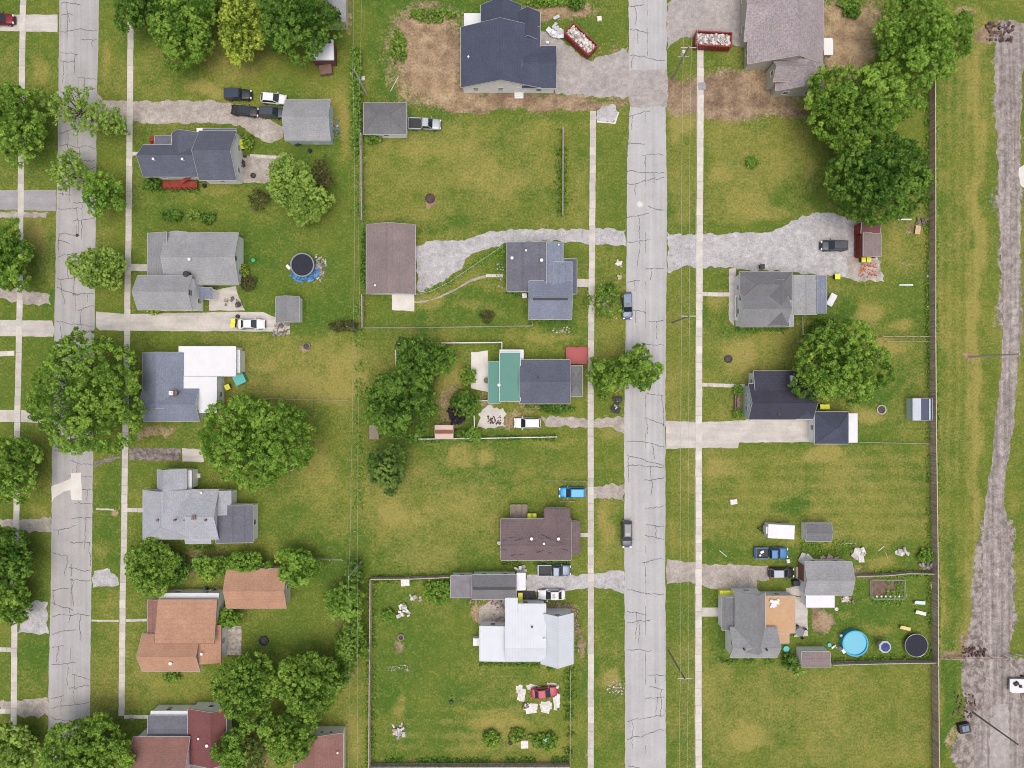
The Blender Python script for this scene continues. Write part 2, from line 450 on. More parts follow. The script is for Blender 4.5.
    me = bpy.data.meshes.new('ground')
    me.vertices.add(nxy); me.vertices.foreach_set('co', verts.ravel())
    me.loops.add(q.size); me.loops.foreach_set('vertex_index', q.ravel().astype(np.int32))
    me.polygons.add(len(q)); me.polygons.foreach_set('loop_start', np.arange(0, q.size, 4, dtype=np.int32))
    me.update()
    at = me.attributes.new('patches', 'FLOAT_COLOR', 'POINT')
    c = np.stack([np.clip(dry, 0, 1), np.clip(lush, 0, 1), np.clip(dirt, 0, 1), np.clip(tan * .5 + .5, 0, 1)], -1).reshape(-1, 4).astype(np.float32)
    at.data.foreach_set('color', c.ravel())
    a2 = me.attributes.new('stone', 'FLOAT', 'POINT'); a2.data.foreach_set('value', np.clip(stone, 0, 1).ravel().astype(np.float32))
    m, nt, b = newmat('lawn_and_soil')
    A = N(nt, 'ShaderNodeAttribute', attribute_name='patches')
    sp = N(nt, 'ShaderNodeSeparateColor'); nt.links.new(A.outputs['Color'], sp.inputs[0])
    B = N(nt, 'ShaderNodeAttribute', attribute_name='stone')
    v = pos(nt)
    nm = ramp(nt, noise(nt, .8, 4, .65, v), .3, .7); nf = ramp(nt, noise(nt, 2.6, 3, .7, v), .3, .7); nff = ramp(nt, noise(nt, 8.5, 2, .6, v), .28, .72); nb = ramp(nt, noise(nt, .12, 3, .5, v), .35, .65)
    nb2 = ramp(nt, noise(nt, .35, 4, .65, v), .38, .62)
    j = math_(nt, 'MULTIPLY_ADD', nm, .8, -.4); j2 = math_(nt, 'MULTIPLY_ADD', nf, .9, -.45)
    jj = math_(nt, 'ADD', j, j2)
    dryf = math_(nt, 'ADD', sp.outputs[0], math_(nt, 'MULTIPLY', jj, .62), clamp=True)
    lushf = math_(nt, 'ADD', sp.outputs[1], math_(nt, 'MULTIPLY', jj, -.40), clamp=True)
    dirtf = ramp(nt, math_(nt, 'ADD', sp.outputs[2], math_(nt, 'MULTIPLY', jj, .45)), .30, .72)
    tanf = math_(nt, 'ADD', A.outputs['Alpha'], math_(nt, 'MULTIPLY', jj, .6), clamp=True)
    stf = ramp(nt, math_(nt, 'ADD', B.outputs['Fac'], math_(nt, 'MULTIPLY', jj, .45)), .35, .65)
    base = mixc(nt, nb, (.116, .168, .026, 1), (.162, .194, .034, 1))
    g = mixc(nt, math_(nt, 'MULTIPLY', lushf, .9), base, (.066, .140, .021, 1))
    g = mixc(nt, math_(nt, 'MULTIPLY', dryf, .85), g, (.315, .275, .082, 1))
    d = mixc(nt, tanf, mixc(nt, nb2, (.12, .082, .062, 1), (.26, .19, .14, 1)), mixc(nt, nb2, (.27, .19, .115, 1), (.44, .33, .20, 1)))
    g = mixc(nt, dirtf, g, d)
    s_ = mixc(nt, ramp(nt, nm, .3, .7), (.18, .15, .13, 1), (.36, .325, .30, 1))
    g = mixc(nt, stf, g, s_)
    fl = math_(nt, 'MULTIPLY', math_(nt, 'MULTIPLY_ADD', nff, .55, .72), math_(nt, 'MULTIPLY_ADD', nf, .32, .84))
    scl = N(nt, 'ShaderNodeVectorMath', operation='SCALE'); nt.links.new(g, scl.inputs[0]); nt.links.new(fl, scl.inputs[3])
    nt.links.new(scl.outputs[0], b.inputs['Base Color'])
    b.inputs['Roughness'].default_value = .95; b.inputs['Specular IOR Level'].default_value = .1
    bp = N(nt, 'ShaderNodeBump'); bp.inputs['Strength'].default_value = .5; bp.inputs['Distance'].default_value = .10
    nt.links.new(nf, bp.inputs['Height']); nt.links.new(bp.outputs[0], b.inputs['Normal'])
    me.materials.append(m)
    o = bpy.data.objects.new('ground', me); col.objects.link(o)
    tag(o, 'patchy green and dry lawn ground under the whole neighbourhood', 'ground', None, 'structure')
ground()

# ---------------------------------------------------------------- paved and gravel sheets
def jpoly(pts, step=.6, jit=.0, seed=0, z=0.0):
    rs = random.Random(seed)
    w = [P(*p) for p in pts]; out = []
    for (ax, ay), (bx, by) in zip(w, w[1:] + w[:1]):
        L = math.hypot(bx - ax, by - ay); n = max(1, int(L / step))
        nx_, ny_ = (-(by - ay) / max(L, 1e-6), (bx - ax) / max(L, 1e-6))
        for i in range(n):
            t = i / n; x = ax + (bx - ax) * t; y = ay + (by - ay) * t
            e = jit * (2 * float(vn(x, y, .9, seed + 5)) - 1 + rs.uniform(-.35, .35)) if 0 < i else 0
            out.append((x + nx_ * e, y + ny_ * e))
    return out

def sheet(name, pts, z, m, label, cat, jit=.0, seed=0, step=.6):
    mb = MB(); w = jpoly(pts, step, jit, seed)
    mb.prism(w, z - .03, z)
    return struct(name, mb, m, label, cat)

def pave_mat(name, c, c2, streak=(1, 1), speck=.2, stain=.3, sc1=.5):
    m, nt, b = newmat(name)
    v = pos(nt); vs = pos(nt, (streak[0], streak[1], 1))
    n1 = noise(nt, sc1, 4, .6, v); n2 = ramp(nt, noise(nt, 1.0, 3, .6, vs), .3, .7); n3 = ramp(nt, noise(nt, 6, 2, .7, v), .3, .7); n4 = ramp(nt, noise(nt, 2.2, 4, .7, v), .3, .7)
    cc = mixc(nt, ramp(nt, n1, .35, .7), c + (1,), c2 + (1,))
    f = math_(nt, 'MULTIPLY_ADD', n2, stain, 1 - stain / 2)
    f = math_(nt, 'MULTIPLY', f, math_(nt, 'MULTIPLY_ADD', n3, speck * 2, 1 - speck))
    f = math_(nt, 'MULTIPLY', f, math_(nt, 'MULTIPLY_ADD', n4, speck * 1.6, 1 - speck * .8))
    scl = N(nt, 'ShaderNodeVectorMath', operation='SCALE'); nt.links.new(cc, scl.inputs[0]); nt.links.new(f, scl.inputs[3])
    nt.links.new(scl.outputs[0], b.inputs['Base Color']); b.inputs['Roughness'].default_value = .92
    b.inputs['Specular IOR Level'].default_value = .2
    bp = N(nt, 'ShaderNodeBump'); bp.inputs['Strength'].default_value = .4; bp.inputs['Distance'].default_value = .03
    nt.links.new(n4, bp.inputs['Height']); nt.links.new(bp.outputs[0], b.inputs['Normal'])
    return m
ROAD = pave_mat('old_pale_asphalt', (.462, .458, .458), (.405, .40, .40), (1.1, .03), .07, .2, .25)
ROADL = pave_mat('worn_asphalt', (.41, .40, .398), (.355, .345, .342), (1.1, .03), .07, .2, .25)
GRAV = pave_mat('crushed_gravel', (.47, .462, .468), (.37, .36, .36), (1, 1), .22, .35, .35)
GRAVM = pave_mat('packed_gravel', (.40, .37, .35), (.32, .295, .28), (1, 1), .16, .35, .35)
GRAVB = pave_mat('brownish_gravel', (.43, .39, .35), (.31, .275, .24), (1, 1), .22, .35, .4)
BLACKT = pave_mat('driveway_asphalt', (.36, .35, .36), (.29, .28, .30), (.05, 1.0), .10, .2, .4)
DARKT = pave_mat('broken_black_asphalt', (.12, .10, .10), (.33, .29, .26), (.2, 1.5), .25, .4, 1.4)
DARKT2 = pave_mat('fresh_black_asphalt', (.05, .048, .05), (.09, .08, .08), (1, 1), .15, .3, 1)
TRACK = pave_mat('cinder_track', (.36, .32, .30), (.19, .165, .15), (1.4, .05), .3, .7, .8)
CONS = pave_mat('pale_concrete', (.70, .68, .64), (.60, .57, .52), (1, 1), .06, .14, .5)
CONO = pave_mat('old_concrete_drive', (.56, .53, .49), (.45, .42, .385), (.15, 1), .08, .25, .4)
SEAL = simple('crack_sealant', (.12, .115, .11), .8)

# carriageways: (x, y) runs down each side
sheet('road', [(59.8, -40), (99.3, -40), (98.5, 40), (96.8, 105), (96.2, 180), (95.6, 240), (95, 300), (94, 400), (92.8, 480), (91.6, 570), (90, 700), (89, 810),
               (47.6, 810), (48.4, 690), (50.5, 600), (51.4, 540), (52.3, 450), (53.6, 380), (54.8, 300), (56.2, 220), (57.8, 150), (59.4, 0)],
      .012, ROADL, 'worn grey asphalt side road with dark sealed cracks along the left edge', 'road', .06, 1)
sheet('road', [(628, -40), (666.6, -40), (666.8, 70), (629.2, 72)], .012, ROAD, 'pale main road stretch at the top end beyond the gravel crossing', 'road', .10, 2)
sheet('road', [(630, 106), (665.6, 106), (667, 200), (666.8, 250), (665.4, 400), (665.3, 560), (665.8, 700), (666, 810), (625.2, 810), (625, 700), (624.4, 560), (624.2, 420), (626, 300), (627, 200), (627.6, 150)],
      .012, ROAD, 'pale main road running through the middle of the neighbourhood', 'road', .08, 3)
sheet('road_patch', [(629.5, 71), (667, 69), (668, 88), (666.5, 107), (631, 107), (628.5, 96)], .016, GRAVM, 'rough gravel crossing patch between two stretches of main road', 'road', .25, 4)
sheet('road_patch', [(51.4, 486.5), (70.6, 479), (71.3, 473), (81.2, 472.7), (81.8, 500), (71.5, 499.8), (70.5, 490), (64, 491.5), (54, 498), (51.8, 502.5)],
      .018, CONS, 'fresh white concrete T-shaped patch on the left road', 'road patch', .08, 5)

def cracks(name, xl, xr, y0, y1, gap, seed, label):
    rs = random.Random(seed); mb = MB()
    def line(pts, w):
        for (a, b) in zip(pts[:-1], pts[1:]):
            ax, ay = P(*a); bx, by = P(*b); L = math.hypot(bx - ax, by - ay)
            if L < 1e-3: continue
            ux, uy = (bx - ax) / L, (by - ay) / L; w_ = w * rs.uniform(.55, 1.35)
            ax -= ux * .03; ay -= uy * .03; bx += ux * .03; by += uy * .03
            mb.add([(ax - uy * w_, ay + ux * w_, .0165), (ax + uy * w_, ay - ux * w_, .0165), (bx + uy * w_, by - ux * w_, .0165), (bx - uy * w_, by + ux * w_, .0165)], [(0, 1, 2, 3)])
    y = y0 + rs.uniform(2, 8)
    while y < y1:
        L, Rr = xl(y) + 1.5, xr(y) - 1.5
        a, b = (L, Rr) if rs.random() < .3 else ((L, L + (Rr - L) * rs.uniform(.3, .7)) if rs.random() < .5 else (L + (Rr - L) * rs.uniform(.35, .6), Rr))
        n = int((b - a) / 1.3) + 2; yy = y; pts = []
        drift = rs.uniform(-.3, .3)
        for i in range(n):
            pts.append((a + (b - a) * i / (n - 1), yy)); yy += drift + rs.uniform(-.75, .75)
        line(pts, .045)
        if rs.random() < .7:                    # a crack running along the road from here
            k = rs.randrange(1, n - 1) if n > 2 else 0
            x, v_ = pts[k]; q = [(x, v_)]
            for i in range(rs.randint(6, 22)):
                x += rs.uniform(-.6, .6); v_ += rs.uniform(.9, 1.7); q.append((min(max(x, L), Rr), v_))
            line(q, .038)
        y += rs.uniform(gap * .5, gap * 1.5)
    x = (xl(y0) + xr(y0)) / 2; y = y0; on = True
    while y < y1:                               # broken centre joint
        seg = [(((xl(y + i * 4) + xr(y + i * 4)) / 2) + rs.uniform(-.25, .25), y + i * 4) for i in range(rs.randint(3, 9))]
        if seg[-1][1] < y1 and rs.random() < .6: line(seg, .03)
        y = seg[-1][1] + rs.uniform(3, 20)
    struct(name, mb, SEAL, label, 'road cracks')
cracks('road_cracks', lambda y: 60 - y * .0152, lambda y: 99 - y * .0125, 0, 765, 12, 3, 'dark sealed cracks wandering over the left side road')
cracks('road_cracks', lambda y: 628.5, lambda y: 666, 0, 68, 24, 6, 'thin cracks in the top stretch of main road')
cracks('road_cracks', lambda y: 625.8, lambda y: 665.6, 112, 768, 19, 9, 'thin dark cracks crossing the pale main road')

def walk(name, pts, w, label, step=1.52, seed=0, m=None, z=.045, tone=(.82, 1.06)):
    """a walk of separate slabs; pts = centre line in survey pixels, w = width in pixels"""
    rs = random.Random(seed); mb = MB(); W_ = w * S / 2
    wp = [P(*p) for p in pts]
    for (ax, ay), (bx, by) in zip(wp[:-1], wp[1:]):
        L = math.hypot(bx - ax, by - ay); n = max(1, round(L / step)); ux, uy = (bx - ax) / L, (by - ay) / L
        for i in range(n):
            t0, t1 = L * i / n + .014, L * (i + 1) / n - .014
            mb.tone = rs.uniform(*tone); e = rs.uniform(-.03, .03); zz = z + rs.uniform(-.008, .008)
            q = [(ax + ux * t0 - uy * (W_ + e), ay + uy * t0 + ux * (W_ + e)), (ax + ux * t0 + uy * (W_ - e), ay + uy * t0 - ux * (W_ - e)),
                 (ax + ux * t1 + uy * (W_ - e), ay + uy * t1 - ux * (W_ - e)), (ax + ux * t1 - uy * (W_ + e), ay + uy * t1 + ux * (W_ + e))]
            mb.prism(q, -.05, zz)
    return struct(name, mb, m or CONC, label, 'pavement')
walk('sidewalk', [(24, -30), (22.5, 40), (21.8, 100), (20.8, 200), (19.8, 300), (18.5, 370), (17, 440), (16.5, 520), (14.8, 600), (14.4, 640), (13.6, 768)], 6.0, 'concrete sidewalk on the far left beyond the side road', seed=1)
walk('sidewalk', [(131, -30), (130.6, 40), (130, 100), (129, 200), (127.6, 300), (126.6, 380), (125.2, 450), (124.2, 530), (122.8, 600), (122.4, 640), (121.6, 716)], 6.0, 'concrete sidewalk along the east side of the left road', seed=2)
walk('sidewalk', [(593, 111), (592.4, 200), (592, 260), (591, 340), (590.6, 420), (590.8, 520), (590.8, 600), (590.8, 690), (590.6, 790)], 6.0, 'concrete sidewalk on the west side of the main road', seed=3)
walk('sidewalk', [(700.4, 50), (700.4, 130), (699.4, 250), (699, 380), (698.6, 460), (698.6, 560), (698.4, 680), (698.6, 790)], 6.4, 'concrete sidewalk on the east side under the power lines', seed=4, tone=(.95, 1.12))
for pts, w, lab, se in [([(132.5, 153.8), (140, 154)], 3.6, 'short front walk to the navy roofed house', 5),
    ([(131, 267.5), (147, 267.5)], 7, 'short front walk to the large light grey house', 6),
    ([(127.5, 509.8), (143, 510.3)], 4.2, 'short front walk to the silver grey cross-gabled house', 7),
    ([(594, 283), (576, 283)], 8, 'short front walk to the slate blue patched-roof house', 8),
    ([(702, 294), (729, 294.5)], 4, 'front walk to the grey cross-roofed house', 9),
    ([(702, 384.6), (745, 386)], 3.6, 'narrow front walk to the black roofed house', 10),
    ([(702, 612), (718, 612)], 9, 'front walk to the house with the tan deck roof', 11),
    ([(126, 620.5), (147, 620)], 2.6, 'narrow walk to the terracotta roofed house', 12),
    ([(91.5, 620.5), (119, 620.8)], 1.8, 'line of small paving stones from the left road to the sidewalk', 13),
    ([(96, 509), (114, 509.6)], 1.6, 'narrow paver line near the left road verge', 14),
    ([(124, 716.6), (148, 716.8)], 3.6, 'walk to the house with the red-brown roof in the lower left corner', 15),
    ([(580.5, 535), (588, 535)], 4, 'short stone step walk to the brown ranch roof house', 16),
    ([(0, 416), (16, 416)], 12, 'concrete drive slab at the left border beside the big street tree', 17),
    ([(21, 416), (42, 417)], 12, 'concrete apron by the big street tree at the left road', 18),
    ([(-2, 649.5), (11, 649.5)], 4.4, 'walk reaching the left border at the lower left', 19),
    ([(588, 357.8), (579, 357.8)], 3.2, 'short walk to the red porch', 20),
    ([(250, 155.5), (282, 157.5)], 3.0, 'pale stepping pavers behind the navy roofed house', 21),
    ([(486, 275.4), (503, 275.8)], 3.0, 'pale stepping stones beside the slate blue house', 22),
    ([(0, 711.5), (10.5, 711.5)], 4.5, 'lower left concrete strip', 23),
    ([(0, 354), (14.5, 353)], 5, 'pale path stub at the left border', 24)]:
    walk('walkway', pts, w, lab, step=.9 if w < 5 else 1.3, seed=se, z=.035, m=CONC)

drv = [
 ('driveway', [(97, 92), (102, 100), (127, 101), (200, 100.5), (240, 104), (262, 116), (284, 127), (283, 137), (272, 143), (262, 141), (245, 128), (225, 124), (200, 123.5), (150, 124), (132, 122), (106, 122), (96, 128)], GRAVB, 'brownish gravel driveway leading to the grey garage', .3),
 ('driveway', [(0, 190), (56, 190), (56, 211), (0, 209.5)], BLACKT, 'grey asphalt driveway at the left border', .08),
 ('driveway', [(0, 211.5), (48, 211.8), (46, 217.5), (20, 218.5), (0, 218)], GRAVB, 'pale gravel edging below the asphalt driveway', .3),
 ('driveway', [(0, 14.8), (57.5, 14.6), (57.5, 32), (0, 31)], CONO, 'concrete driveway with the red car at the left border', .05),
 ('driveway', [(0, 320), (52, 320.5), (55, 330), (53, 336.8), (0, 336)], CONO, 'concrete driveway at the left border opposite the long drive', .05),
 ('driveway', [(0, 288), (18, 288), (50, 295), (51, 305), (30, 304.5), (0, 298)], GRAVB, 'faint gravel parking strip at the left border', .35),
 ('driveway', [(96, 311.5), (125, 314), (182, 313), (222, 312), (263, 312), (277, 318), (286, 321), (290, 322), (290, 334), (278, 335.5), (272, 331.5), (222, 331.3), (100, 330.5), (96, 327)], CONO, 'long concrete driveway with the white sedan', .05),
 ('patio', [(209, 291), (236, 286), (238, 295), (245, 310.5), (209, 310.5)], CONO, 'small concrete patio behind the light grey house', .06),
 ('driveway', [(129, 447.5), (181, 448.5), (181.5, 461), (129, 460)], DARKT, 'broken dark asphalt driveway under the street tree', .12),
 ('driveway', [(182, 448), (202, 449), (204, 462), (182.5, 461.5)], CONO, 'concrete slab at the end of the broken driveway', .1),
 ('driveway', [(93, 461), (122, 454), (122, 459), (104, 463), (94, 468)], DARKT, 'dark broken apron beside the left road', .3),
 ('driveway', [(94, 571), (110, 569), (118, 578), (119, 584.5), (102, 586.5), (93, 588)], GRAV, 'short gravel parking pad by the left road', .35),
 ('driveway', [(20, 620), (28, 606), (38, 600), (48, 602), (48.6, 634), (18, 633.5)], GRAV, 'gravel parking pad left of the side road', .35),
 ('driveway', [(0, 519), (14, 519.5), (40, 519), (51, 516), (51, 532), (20, 531), (0, 524)], GRAVB, 'weedy gravel drive left of the side road', .35),
 ('driveway', [(0, 701), (18, 700), (48, 698), (48, 716), (20, 716), (0, 712)], GRAVB, 'muddy gravel drive at the lower left', .4),
 ('driveway', [(554, 30), (562, 40), (575, 52), (590, 61), (606, 55), (628, 47), (632, 70), (632, 98), (616, 97), (580, 95), (556, 94), (540, 60), (541, 31)], GRAVM, 'wide gravel driveway beside the new navy roofed house', .4),
 ('driveway', [(667, 4), (678, -6), (741, -6), (742, 46), (700, 40), (680, 38), (667, 50)], GRAVM, 'gravel driveway in front of the new taupe roofed house', .4),
 ('driveway', [(597, 111), (602, 106), (614, 104), (618, 112), (614, 121), (597, 121)], GRAV, 'small gravel pad by the end of the west sidewalk', .3),
 ('driveway', [(415, 246), (436, 240), (458, 241), (476, 236), (490, 231), (520, 229), (626, 229.5), (626, 246), (597, 245), (560, 241), (508, 243), (478, 252), (466, 258), (462, 269), (450, 276), (430, 290), (418, 291), (417, 268)], GRAV, 'curving gravel driveway to the brown barn garage', .3),
 ('driveway', [(667, 232), (674, 234.5), (700, 234), (770, 232), (786, 225), (800, 217), (818, 212), (862, 218), (878, 258), (884, 282), (830, 276), (735, 268), (700, 267), (684, 266), (668, 273)], GRAV, 'broad white gravel driveway of the grey cross-roofed house', .3),
 ('driveway', [(845, 255), (866, 256), (881, 262), (880, 281), (862, 281), (846, 276)], GRAVB, 'brownish end of the broad gravel driveway', .4),
 ('driveway', [(666, 421), (700, 422), (744, 420.5), (750, 418.5), (813, 418), (815, 442), (739, 442.5), (738, 448), (700, 448), (666, 449)], CONO, 'concrete driveway of the black roofed house', .08),
 ('driveway', [(488, 405), (503, 408), (506, 427), (477, 427), (478, 414)], CONO, 'cracked concrete pad west of the white car', .5),
 ('driveway', [(541, 416), (590, 420), (625, 417), (624, 434), (612, 427), (588, 427), (545, 426)], GRAVB, 'weedy gravel drive behind the white car', .4),
 ('driveway', [(594, 487), (624, 484), (624, 501), (606, 498), (594, 499)], GRAVB, 'small gravel apron near the blue car', .4),
 ('driveway', [(527, 575), (552, 576), (590, 574.5), (624, 571), (625, 594), (612, 589), (588, 588), (560, 590), (527, 591)], GRAV, 'gravel driveway between the brown and white roofed houses', .3),
 ('driveway', [(519, 591), (535, 590.5), (536, 604), (519, 604.5)], DARKT2, 'black parking bay beside the yellow bins of the white metal roofed house', .1),
 ('driveway', [(667, 559), (672, 560), (700, 564), (768, 565.5), (769, 580), (757, 580), (757, 589), (720, 590), (702, 585), (684, 582), (667, 584)], GRAVB, 'gravel driveway with the dark hatchback', .25),
 ('patio', [(477, 352), (488, 350.5), (488, 392), (471, 388), (471, 352)], CONS, 'white concrete patio west of the green roof', .08),
 ('patio', [(794.5, 597), (807, 597), (808, 636), (794, 637)], CONO, 'plank coloured patio strip beside the tan deck roof', .05),
 ('patio', [(796, 567), (803, 567), (803, 596), (786, 594), (786, 588), (796, 586)], CONO, 'paved strip at the door of the grey garage', .1),
 ('patio', [(241, 155), (281, 157), (270, 182), (241, 183)], GRAVB, 'reddish patio with a fire pit behind the navy roofed house', .25),
 ('patio', [(223.5, 624.5), (241.3, 626), (241.5, 655), (223.5, 654)], CONCD, 'stained concrete patio behind the terracotta roofed house', .08),
 ('patio', [(494, 599), (516, 599), (516, 624), (479, 624), (480, 608)], GRAVB, 'cluttered courtyard patio beside the white metal roof', .2),
 ('patio', [(729, 269), (736, 268), (734, 326), (729, 320)], CONO, 'narrow paved strip at the front of the grey cross-roofed house', .1),
 ('concrete_slab', [(392, 294.5), (414, 294.5), (414.3, 311.5), (392, 310)], CONS, 'pale concrete slab below the brown barn garage', .06),
]
for i, (nm, pts, m, lab, jt) in enumerate(drv):
    sheet(nm, pts, .0215 + .0003 * i if nm != 'driveway' else .0075 + .00012 * i, m, lab, nm.replace('_', ' '), jt, 40 + i, .5)
sheet('footpath', [(487, 274.5), (487, 277), (470, 282), (455, 291), (440, 298), (425, 302.5), (414, 303), (414, 301.2), (425, 300.6), (440, 296), (455, 289), (470, 279.5)], .006, GRAVB, 'narrow worn footpath curving from the barn garage slab to the stepping stones', 'footpath', .12, 95)
sheet('kerb', [(597, 121), (614, 122.5), (618, 112), (619.5, 112), (615.5, 124), (597, 122.5)], .03, CONS, 'curved white kerb round the small gravel pad', 'kerb', .05, 96)
# the cinder track of the former rail line
sheet('track', [(1003, 330), (1020, 330), (1020, 350), (1016, 390), (1013, 430), (1006, 470), (1004, 500), (1010, 540), (1013, 600), (1010, 655), (1022, 700), (1030, 800),
                (972, 800), (975, 745), (986, 680), (982, 640), (981, 600), (983, 540), (985, 500), (992, 460), (995, 420), (999, 390), (1002, 360)],
      .009, TRACK, 'grey cinder track bed curving along the right border', 'dirt track', .25, 90)
sheet('track', [(994, 30), (1010, 22), (1026, 24), (1021, 100), (1020, 200), (1022, 335), (1003, 335), (1000, 230), (996, 120)], .0095, TRACK, 'upper stretch of grey cinder track bed by the right border', 'dirt track', .3, 91)
sheet('road_patch', [(994, 706), (1008, 704), (1012, 800), (990, 800), (990, 730)], .014, GRAVM, 'pale concrete strip on the cinder track near the lower right corner', 'concrete strip', .3, 92)
sheet('concrete_slab', [(1019, 168), (1030, 160), (1030, 190), (1021, 186)], .016, CONS, 'white slab at the right border beside the track', 'concrete slab', .3, 93)
# ---------------------------------------------------------------- buildings
GREY = shingle('grey_shingle', (.24, .247, .255)); GREYL = shingle('light_grey_shingle', (.31, .317, .325)); NAVY = shingle('navy_shingle', (.075, .085, .125))
NAVYD = shingle('black_shingle', (.055, .056, .078)); SLATE = shingle('slate_shingle', (.115, .125, .165)); BLUEG = shingle('blue_grey_shingle', (.20, .225, .29))
SILV = shingle('silver_shingle', (.37, .385, .42)); TAUPE = shingle('taupe_shingle', (.33, .29, .30), .34); BROWN = shingle('brown_shingle', (.165, .125, .13))
BROWNL = shingle('tan_brown_shingle', (.24, .195, .19)); TERRA = shingle('terracotta_shingle', (.43, .25, .165)); MAROON = shingle('maroon_shingle', (.25, .135, .115))
MAROOND = shingle('dark_maroon_shingle', (.185, .075, .075)); DKGREY = shingle('dark_grey_shingle', (.14, .145, .175)); CHAR = shingle('charcoal_shingle', (.18, .182, .192))
GREENM = ribbed('green_metal', (.068, .23, .185), 0); WHITEM = ribbed('white_metal', (.60, .64, .69), 0, .45); WHITEMY = ribbed('white_metal_crosswise', (.60, .64, .69), 1, .45)
MEMBR = mat('white_roof_membrane', (.72, .735, .76), .6, .03, .6, fine=.03); TANR = mat('tan_roof_sheet', (.52, .35, .205), .9, .08, 1.5, fine=.1, c2=(.48, .30, .17))
PINKR = mat('pale_pink_board', (.62, .48, .42), .9, .06, 2); RUSTR = mat('rust_brown_board', (.26, .11, .07), .9, .1, 2)
GREYR = mat('grey_roll_roofing', (.24, .23, .25), .9, .12, 1); LBLUE = mat('pale_blue_metal', (.52, .60, .68), .4, .05, 1)
NAVYSH = simple('navy_plain_roof', (.06, .075, .13), .6)

def window(root, c, n, w=.95, h=1.15):
    """a framed window on a wall; c centre, n outward normal ('N','S','E','W')"""
    fr = MB(); pn = MB(); t = .05
    ax = n in 'NS'
    sg = 1 if n in 'NE' else -1
    def bb(mb, u0, u1, z0, z1, d0, d1):
        if ax: mb.box(c[0] + u0, c[1] + sg * d0, c[2] + z0, c[0] + u1, c[1] + sg * d1, c[2] + z1)
        else: mb.box(c[0] + sg * d0, c[1] + u0, c[2] + z0, c[0] + sg * d1, c[1] + u1, c[2] + z1)
    f = .09
    bb(fr, -w / 2, w / 2, h / 2 - f, h / 2, -.02, t); bb(fr, -w / 2 - .04, w / 2 + .04, -h / 2, -h / 2 + f, -.02, t + .04)
    bb(fr, -w / 2, -w / 2 + f, -h / 2 + f, h / 2 - f, -.02, t); bb(fr, w / 2 - f, w / 2, -h / 2 + f, h / 2 - f, -.02, t)
    bb(fr, -w / 2 + f, w / 2 - f, -.025, .025, -.02, t)
    bb(pn, -w / 2 + f, w / 2 - f, -h / 2 + f, h / 2 - f, -.02, .025)
    o = obj('window', fr, TRIM, root, True)
    obj2 = bpy.data.objects.new('pane', mesh_from('pane', pn, GLASS, tuple(root.location))); col.objects.link(obj2); obj2.parent = o
    return o

def door(root, c, n, m=None, w=.95, h=2.05):
    d = MB(); k = MB(); sg = 1 if n in 'NE' else -1
    if n in 'NS':
        d.box(c[0] - w / 2, c[1] - sg * .02, .12, c[0] + w / 2, c[1] + sg * .06, h + .12); k.cbox((c[0] + w * .35, c[1] + sg * .09, 1.1), (.08, .08, .08))
    else:
        d.box(c[0] - sg * .02, c[1] - w / 2, .12, c[0] + sg * .06, c[1] + w / 2, h + .12); k.cbox((c[0] + sg * .09, c[1] + w * .35, 1.1), (.08, .08, .08))
    o = obj('door', d, m or BROWNW, root, True)
    o2 = bpy.data.objects.new('handle', mesh_from('handle', k, METAL, tuple(root.location))); col.objects.link(o2); o2.parent = o

